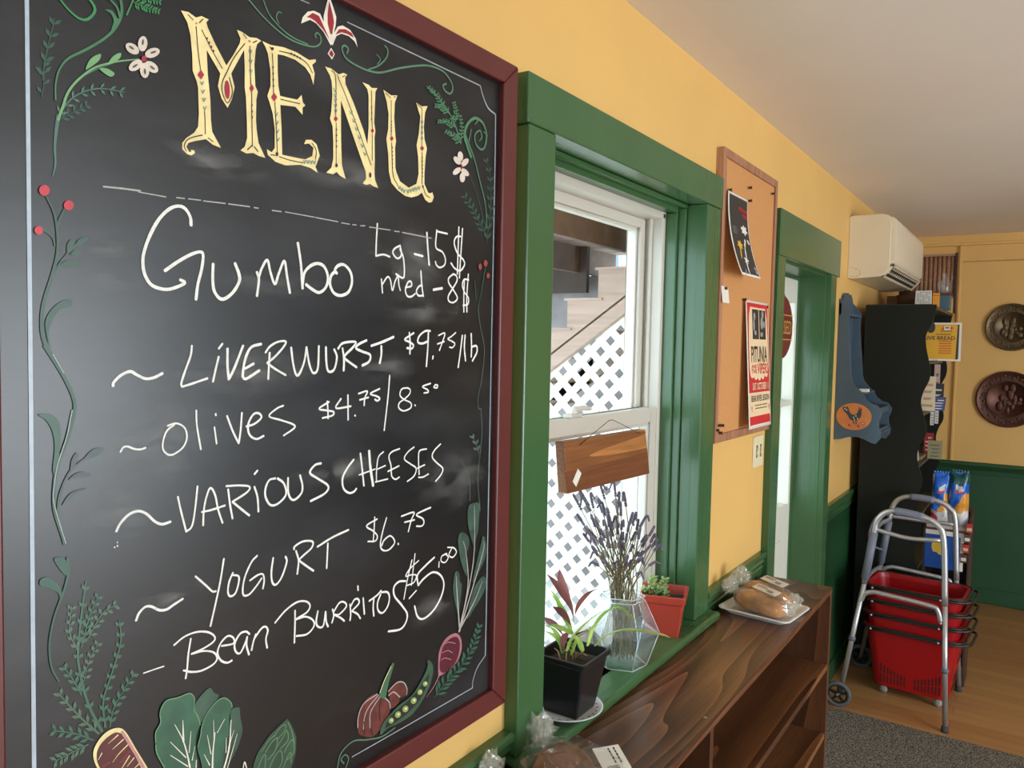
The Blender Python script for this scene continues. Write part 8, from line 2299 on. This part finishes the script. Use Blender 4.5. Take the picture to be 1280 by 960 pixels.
handle_at(ZB0 + H * .955, 0, 1).build('pull_handle', BKH, bk)
cx, cy, hx, hy = br(1.0, .0175)
mb = MB(); pp_ = oblong(cx, cy, hx, hy, ZB0 + H * .99, .06, BROT, 8)
mb.tube(pp_, .0055, 8, closed=True); mb.build('carry_handle', BKH, bk)
mb = MB()
for sx in (-hx + .05, hx - .10):
    for sy in (-hy - .004, hy + .004):
        mb = MB(); mb.blob((cx + sx * math.cos(BROT) - sy * math.sin(BROT), cy + sx * math.sin(BROT) + sy * math.cos(BROT), ZB0 + H * .955), (.006, .006, .006), 8, 6); mb.build('pivot_pin', STEEL, bk)
for sx in (-.115, .12):
    for sy in (-.075, .075):
        c = Vector((BC.x + sx * math.cos(BROT) - sy * math.sin(BROT), BC.y + sx * math.sin(BROT) + sy * math.cos(BROT), 0))
        mb = MB(); mb.lathe([(0, -.006), (.017, -.006), (.018, 0), (.017, .006), (0, .006)], c + Vector((0, 0, .018)), 16, axis='Y', close=False); mb.box(c.x - .006, c.x + .006, c.y - .009, c.y - .0065, .012, .046); mb.box(c.x - .006, c.x + .006, c.y + .0065, c.y + .009, .012, .046)
        mb.build('caster', mat('grey_caster', rgb(150, 148, 144), .5), bk)
for k, lb_ in enumerate(('second red shopping basket from the bottom of the nested stack', 'third red shopping basket from the bottom, just under the topmost one', 'topmost red shopping basket of the stack, open inside is visible')):
    c = copy_tree(bk); c.location = (BC.x + .0015 * (k % 2), BC.y, .066 * (k + 1)); c['label'] = lb_.replace('open inside is visible', 'its empty inside visible')
    for ch in list(c.children):
        if ch.name.startswith('caster'): bpy.data.objects.remove(ch)

# ------------------------------------------------------------------ low snack stand with chip bags
st_ = empty('snack_stand', (.46, 4.49, 0), 'low dark wooden snack stand behind the red baskets carrying chip bags', 'stand')
DW = wood('dark_stand_wood', rgb(46, 32, 26), rgb(86, 58, 44), 4, 'Z', .55, 2, 40, 3)
for x, zt in ((.360, .77), (.556, .79)):
    mb = MB().prism([(4.40, 0), (4.57, 0), (4.57, zt + .08), (4.52, zt + .085), (4.40, zt)], lambda u, v, d: (d, u, v), x, x + .014); mb.build('side_panel', DW, st_, bevel=.002)
MB().box(.374, .552, 4.405, 4.555, .762, .776).build('top_tray', mat('plum_tray', rgb(82, 48, 46), .5), st_)
MB().box(.374, .552, 4.405, 4.412, .776, .792).build('tray_lip', mat('pale_tray_lip', rgb(190, 180, 176), .5), st_)
MB().box(.374, .552, 4.555, 4.567, .05, .85).build('back_panel', DW, st_)
for z in (.12, .42): MB().box(.374, .552, 4.41, 4.555, z, z + .014).build('shelf', DW, st_)
pb = empty('snack_poster', (.45, 4.397, .585), 'blue snack poster with a white border on the front of the low stand', 'poster')
F = card_fn((.372, 4.3985, .575), .0, 0)
MB().prism([(0, 0), (.168, 0), (.168, .19), (0, .19)], F, 0, -.0015).build('white_border', PAPER, pb)
MB().flat([(.0, .0), (.154, .0), (.154, .168), (0, .168)], F, .0006).build('blue_field', mat('poster_blue_print', rgb(22, 76, 160), .4), pb)
mb = MB(); mb.flat([(.062 + .034 * math.cos(t * PI / 10), .108 + .036 * math.sin(t * PI / 10) * (1 + .2 * math.sin(t * 1.7))) for t in range(20)], F, .0009); mb.flat([(.072, .085), (.094, .052), (.102, .095)], F, .0009); mb.build('yellow_chip_print', mat('chip_yellow_print', rgb(222, 186, 70), .5), pb)
CB = [mat('chip_bag_blue', rgb(24, 92, 190), .25), mat('chip_bag_orange', rgb(206, 142, 56), .3), mat('chip_bag_white', rgb(206, 204, 206), .3), mat('chip_bag_teal', rgb(20, 74, 70), .3), mat('chip_bag_red', rgb(190, 60, 70), .3)]


def chip_bag(label, c, w, d, h, rot, seed, teal=False):
    root = empty('chip_bag', c, label, 'chip bag', 'chip bags on the snack stand')
    R = Matrix.Rotation(rot, 3, 'Z'); NU, NV = 64, 44; C = Vector(c)
    def pt(i, j, off=0):
        t = j / NV; a = 2 * PI * i / NU
        hw = w / 2 * (1 - .10 * math.sin(PI * t) - .12 * t); hd = (d / 2) * max(.06, math.sin(PI * (.06 + .90 * t)) ** .6) + off
        x = hw * math.copysign(abs(math.cos(a)) ** .7, math.cos(a)); y = hd * math.copysign(abs(math.sin(a)) ** .9, math.sin(a))
        k = 1 + .14 * noise.noise(Vector((x * 40, t * 5, seed + y * 30)))
        p = R @ Vector((x * k, y * k + .010 * noise.noise(Vector((x * 30, t * 7, seed))), t * h + .006 * math.sin(a * 5) * (t > .95)))
        return C + p
    mb = MB(); mi = []
    vs = [pt(i, j) for j in range(NV + 1) for i in range(NU)]
    for j in range(NV):
        for i in range(NU):
            a = (i + .5) / NU; t = (j + .5) / NV
            front = a > .5
            u = math.cos(2 * PI * a)
            m_ = 0; t += .03 * math.sin(u * 5 + seed); u += .10 * math.sin(t * 17 + seed)
            if t < .30: m_ = 2
            elif t < .62 and u > -.1 + (t - .3) * 1.2: m_ = 1
            elif u < -.82: m_ = 2
            if t > .80 and teal: m_ = 3
            if .70 < t < .80 and .0 < u < .5: m_ = 2
            if .66 < t < .70 and -.2 < u < .6: m_ = 4
            if .10 < t < .22 and u < -.2 and not teal: m_ = 4
            mb.mi = m_
            mb.f.append([j * NU + i, j * NU + (i + 1) % NU, (j + 1) * NU + (i + 1) % NU, (j + 1) * NU + i]); mb.m.append(m_); mb.sm.append(True)
    mb.v = [tuple(p) for p in vs]
    mb.mi = 0
    n = len(mb.v)
    mb.f.append(list(range(NU))); mb.m.append(2); mb.sm.append(False)
    mb.f.append([NV * NU + i for i in range(NU)]); mb.m.append(0); mb.sm.append(False)
    mb.build('bag_body', CB, root)
    mb = MB(); top = [pt(i, NV) for i in range(NU)]
    p0 = C + R @ Vector((-w * .40, 0, h - .003)); p1 = C + R @ Vector((w * .40, 0, h - .003)); vs = []
    for k in range(13):
        q = p0.lerp(p1, k / 12) + R @ Vector((0, .002 * (-1) ** k, 0)); vs += [q, q + Vector((0, 0, .016))]
    mb.add(vs, [(2 * k, 2 * k + 2, 2 * k + 3, 2 * k + 1) for k in range(12)]); mb.build('top_seal', CB[3] if teal else CB[0], root, solid=.001)


chip_bag('blue chip bag with pink and white lower panel on the snack stand', (.421, 4.478, .7765), .088, .080, .262, .10, 2.0)
chip_bag('blue chip bag with a dark teal top and orange picture on the snack stand', (.503, 4.485, .7765), .098, .090, .275, -.12, 7.0, True)
r2 = random.Random(3)
BXM = [mat('candy_' + n_, rgb(*c_), .45) for n_, c_ in (('red', (170, 40, 40)), ('brown', (82, 60, 44)), ('tan', (190, 168, 130)), ('white', (210, 206, 198)))]
nms = ('topmost small candy pack clipped to the front edge of the snack stand', 'second small candy pack from the top on the snack stand edge', 'third small candy pack from the top on the snack stand edge', 'lowest small candy pack on the snack stand edge')
for k in range(4):
    mb = MB(); z = .775 - k * .050; x = .548 - .006 * k
    mb.box(x, x + .026, 4.374, 4.3995, z, z + .042); mb.mi = 1; mb.box(x + .002, x + .024, 4.372, 4.374, z + .010, z + .026)
    mb.thing('candy_pack', [BXM[k % 2], BXM[2 + k % 2]], nms[k], 'candy', 'candy packs on the snack stand', bevel=.001)

# ------------------------------------------------------------------ floor mat
def carpet():
    m = bpy.data.materials.new('speckled_carpet'); m.use_nodes = True; nt = m.node_tree; b = nt.nodes['Principled BSDF']; b.inputs['Roughness'].default_value = .95
    tc = nt.nodes.new('ShaderNodeTexCoord'); n = nt.nodes.new('ShaderNodeTexNoise'); n.inputs['Scale'].default_value = 170; n.inputs['Detail'].default_value = 2
    nt.links.new(tc.outputs['Object'], n.inputs['Vector'])
    r = nt.nodes.new('ShaderNodeValToRGB'); e = r.color_ramp.elements; e[0].position = .42; e[0].color = rgb(44, 42, 42); e[1].position = .6; e[1].color = rgb(140, 130, 116)
    nt.links.new(n.outputs[0], r.inputs[0]); nt.links.new(r.outputs[0], b.inputs['Base Color'])
    bp_ = nt.nodes.new('ShaderNodeBump'); bp_.inputs['Strength'].default_value = .8; bp_.inputs['Distance'].default_value = .004; nt.links.new(n.outputs[0], bp_.inputs['Height']); nt.links.new(bp_.outputs[0], b.inputs['Normal'])
    return m


MB().box(.03, 2.6, 2.84, 3.772, .0, .007).thing('floor_mat', carpet(), 'grey speckled entrance mat on the wood floor beside the bookcase', 'mat', bevel=.002)

# ------------------------------------------------------------------ outside the window
mb = MB().box(-9, -WT, -4, 16, -.25, -.1)
o = mb.build('ground', mat('pale_paving', rgb(206, 208, 206), .8, noise_amt=.1, nscale=3)); o['kind'] = 'structure'
OUTW = mat('weathered_grey_lumber', rgb(168, 148, 138), .8, noise_amt=.2, nscale=12, stretch=(.2, 1, 3))
OUTD = mat('dark_weathered_lumber', rgb(70, 58, 52), .85, noise_amt=.2, nscale=8)
LATM = mat('white_lattice_vinyl', rgb(226, 232, 230), .5)
LY = 3.52
sl = lambda x: 1.517 + .703 * (x + 1.30)
reg = [(-2.6, -.1), (-.24, -.1), (-.24, sl(-.24)), (-2.32, sl(-2.32)), (-2.6, sl(-2.6))]


def clip(poly, reg):
    out = poly; n = len(reg)
    for i in range(n):
        a, b = reg[i], reg[(i + 1) % n]; inp = out; out = []
        ins = lambda p: (b[0] - a[0]) * (p[1] - a[1]) - (b[1] - a[1]) * (p[0] - a[0]) >= 0
        for k in range(len(inp)):
            p, q = inp[k], inp[(k + 1) % len(inp)]
            ip, iq = ins(p), ins(q)
            if ip != iq:
                d1 = (b[0] - a[0]) * (p[1] - a[1]) - (b[1] - a[1]) * (p[0] - a[0]); d2 = (b[0] - a[0]) * (q[1] - a[1]) - (b[1] - a[1]) * (q[0] - a[0])
                t = d1 / (d1 - d2); X = (p[0] + (q[0] - p[0]) * t, p[1] + (q[1] - p[1]) * t)
            if ip:
                out.append(p)
                if not iq: out.append(X)
            elif iq: out.append(X)
        if not out: return []
    return out


mb = MB()
for fam in (1, -1):
    for k in range(-60, 70):
        off = k * .108; c = -1.3 + off; w = .038 * math.sqrt(2) / 2
        # strip along direction (1, fam) through (c, 0)
        p = [(c - w - 4, -4 * fam * 1.0), (c + w - 4, -4 * fam), (c + w + 4, 4 * fam), (c - w + 4, 4 * fam)]
        if fam < 0: p = p[::-1]
        q = clip(p, reg)
        if len(q) >= 3: mb.prism(q, lambda u, v, d: (u, d, v), LY + (0 if fam > 0 else .006), LY + (.0055 if fam > 0 else .0115))
mb.thing('lattice_panel', LATM, 'white diagonal lattice panel below the outdoor staircase', 'lattice')
mb = MB().box(-3.2, -WT, 5.0, 5.12, -.1, 2.15)
o = mb.build('trim_6', mat('grey_brown_cellar_wall', rgb(138, 132, 132), .85, noise_amt=.25, nscale=6)); o['kind'] = 'structure'  # added grey wall, stands in for the shade behind the lattice
st2 = empty('outdoor_staircase', (-1.3, 3.95, -.1), 'weathered grey wooden staircase rising outside the window', 'staircase')
XE = -.62
mb = MB().prism([(-2.25, sl(-2.25)), (XE, sl(XE)), (XE, sl(XE) + .075), (-2.25, sl(-2.25) + .075)], lambda u, v, d: (u, d, v), LY - .04, LY - .002); mb.build('lower_stringer', OUTW, st2)
steps = [(-1.203 + .174 * k, 1.876 + .150 * k) for k in range(-5, 4)]
saw = [(XE, sl(XE) + .088)]
for x, z in reversed(steps): saw += [(min(x + .174, XE), z), (x, z)]
saw += [(steps[0][0], sl(steps[0][0]) + .088)]
for nm, y in (('sawtooth_stringer', LY - .04), ('sawtooth_stringer', LY + .90)):
    mb = MB().prism(saw, lambda u, v, d: (u, d, v), y, y + .038); mb.build(nm, OUTW, st2)
for x, z in steps: MB().box(x - .015, min(x + .20, XE), LY - .05, LY + .95, z, z + .012).build('tread', OUTW, st2)
dk_ = empty('wooden_deck', (-1.5, 3.6, 2.16), 'brown underside of a wooden deck above the staircase', 'deck')
BRN = mat('brown_deck_beam', rgb(118, 100, 90), .8, noise_amt=.2, nscale=10)
for x in (-1.06, -1.9): MB().box(x - .04, x, 2.0, 5.4, 2.16, 2.34).build('beam', BRN, dk_)
for k in range(15): MB().box(-2.8, -.22, 2.0 + k * .23, 2.0 + k * .23 + .215, 2.34, 2.38).build('deck_board', OUTW, dk_)
MB().box(-2.75, -1.838, 4.83, 4.87, 2.02, 2.34).build('skirt_board', OUTD, dk_)
hs = empty('neighbour_house', (-4.5, 10.5, -.1), 'pale clapboard house seen far beyond the staircase', 'house')
SID = mat('pale_blue_clapboard', rgb(206, 218, 222), .7)
mb = MB()
for k in range(34): mb.prism([(10.0, -.1 + k * .15), (10.0 - .02, -.1 + k * .15), (10.0, -.1 + k * .15 + .15)], lambda u, v, d: (d, u, v), -9, -.8)
mb.box(-9, -.8, 10.0, 13, -.1, 5); mb.build('clapboard_wall', SID, hs)
for x in (-5.2, -4.54, -4.29, -3.6):
    f_ = MB().box(x - .02, x + .17, 9.93, 9.97, 2.1, 3.06).build('window', WHITE, hs)
    MB().box(x, x + .15, 9.92, 9.935, 2.13, 3.03).build('pane', mat('blue_reflecting_glass', rgb(96, 118, 150), .1), f_)
mb = MB().prism([(9.6, 4.9), (13.4, 4.9), (11.5, 6.6)], lambda u, v, d: (d, u, v), -9.3, -.5); mb.build('roof', mat('grey_shingle', rgb(110, 110, 116), .9), hs)
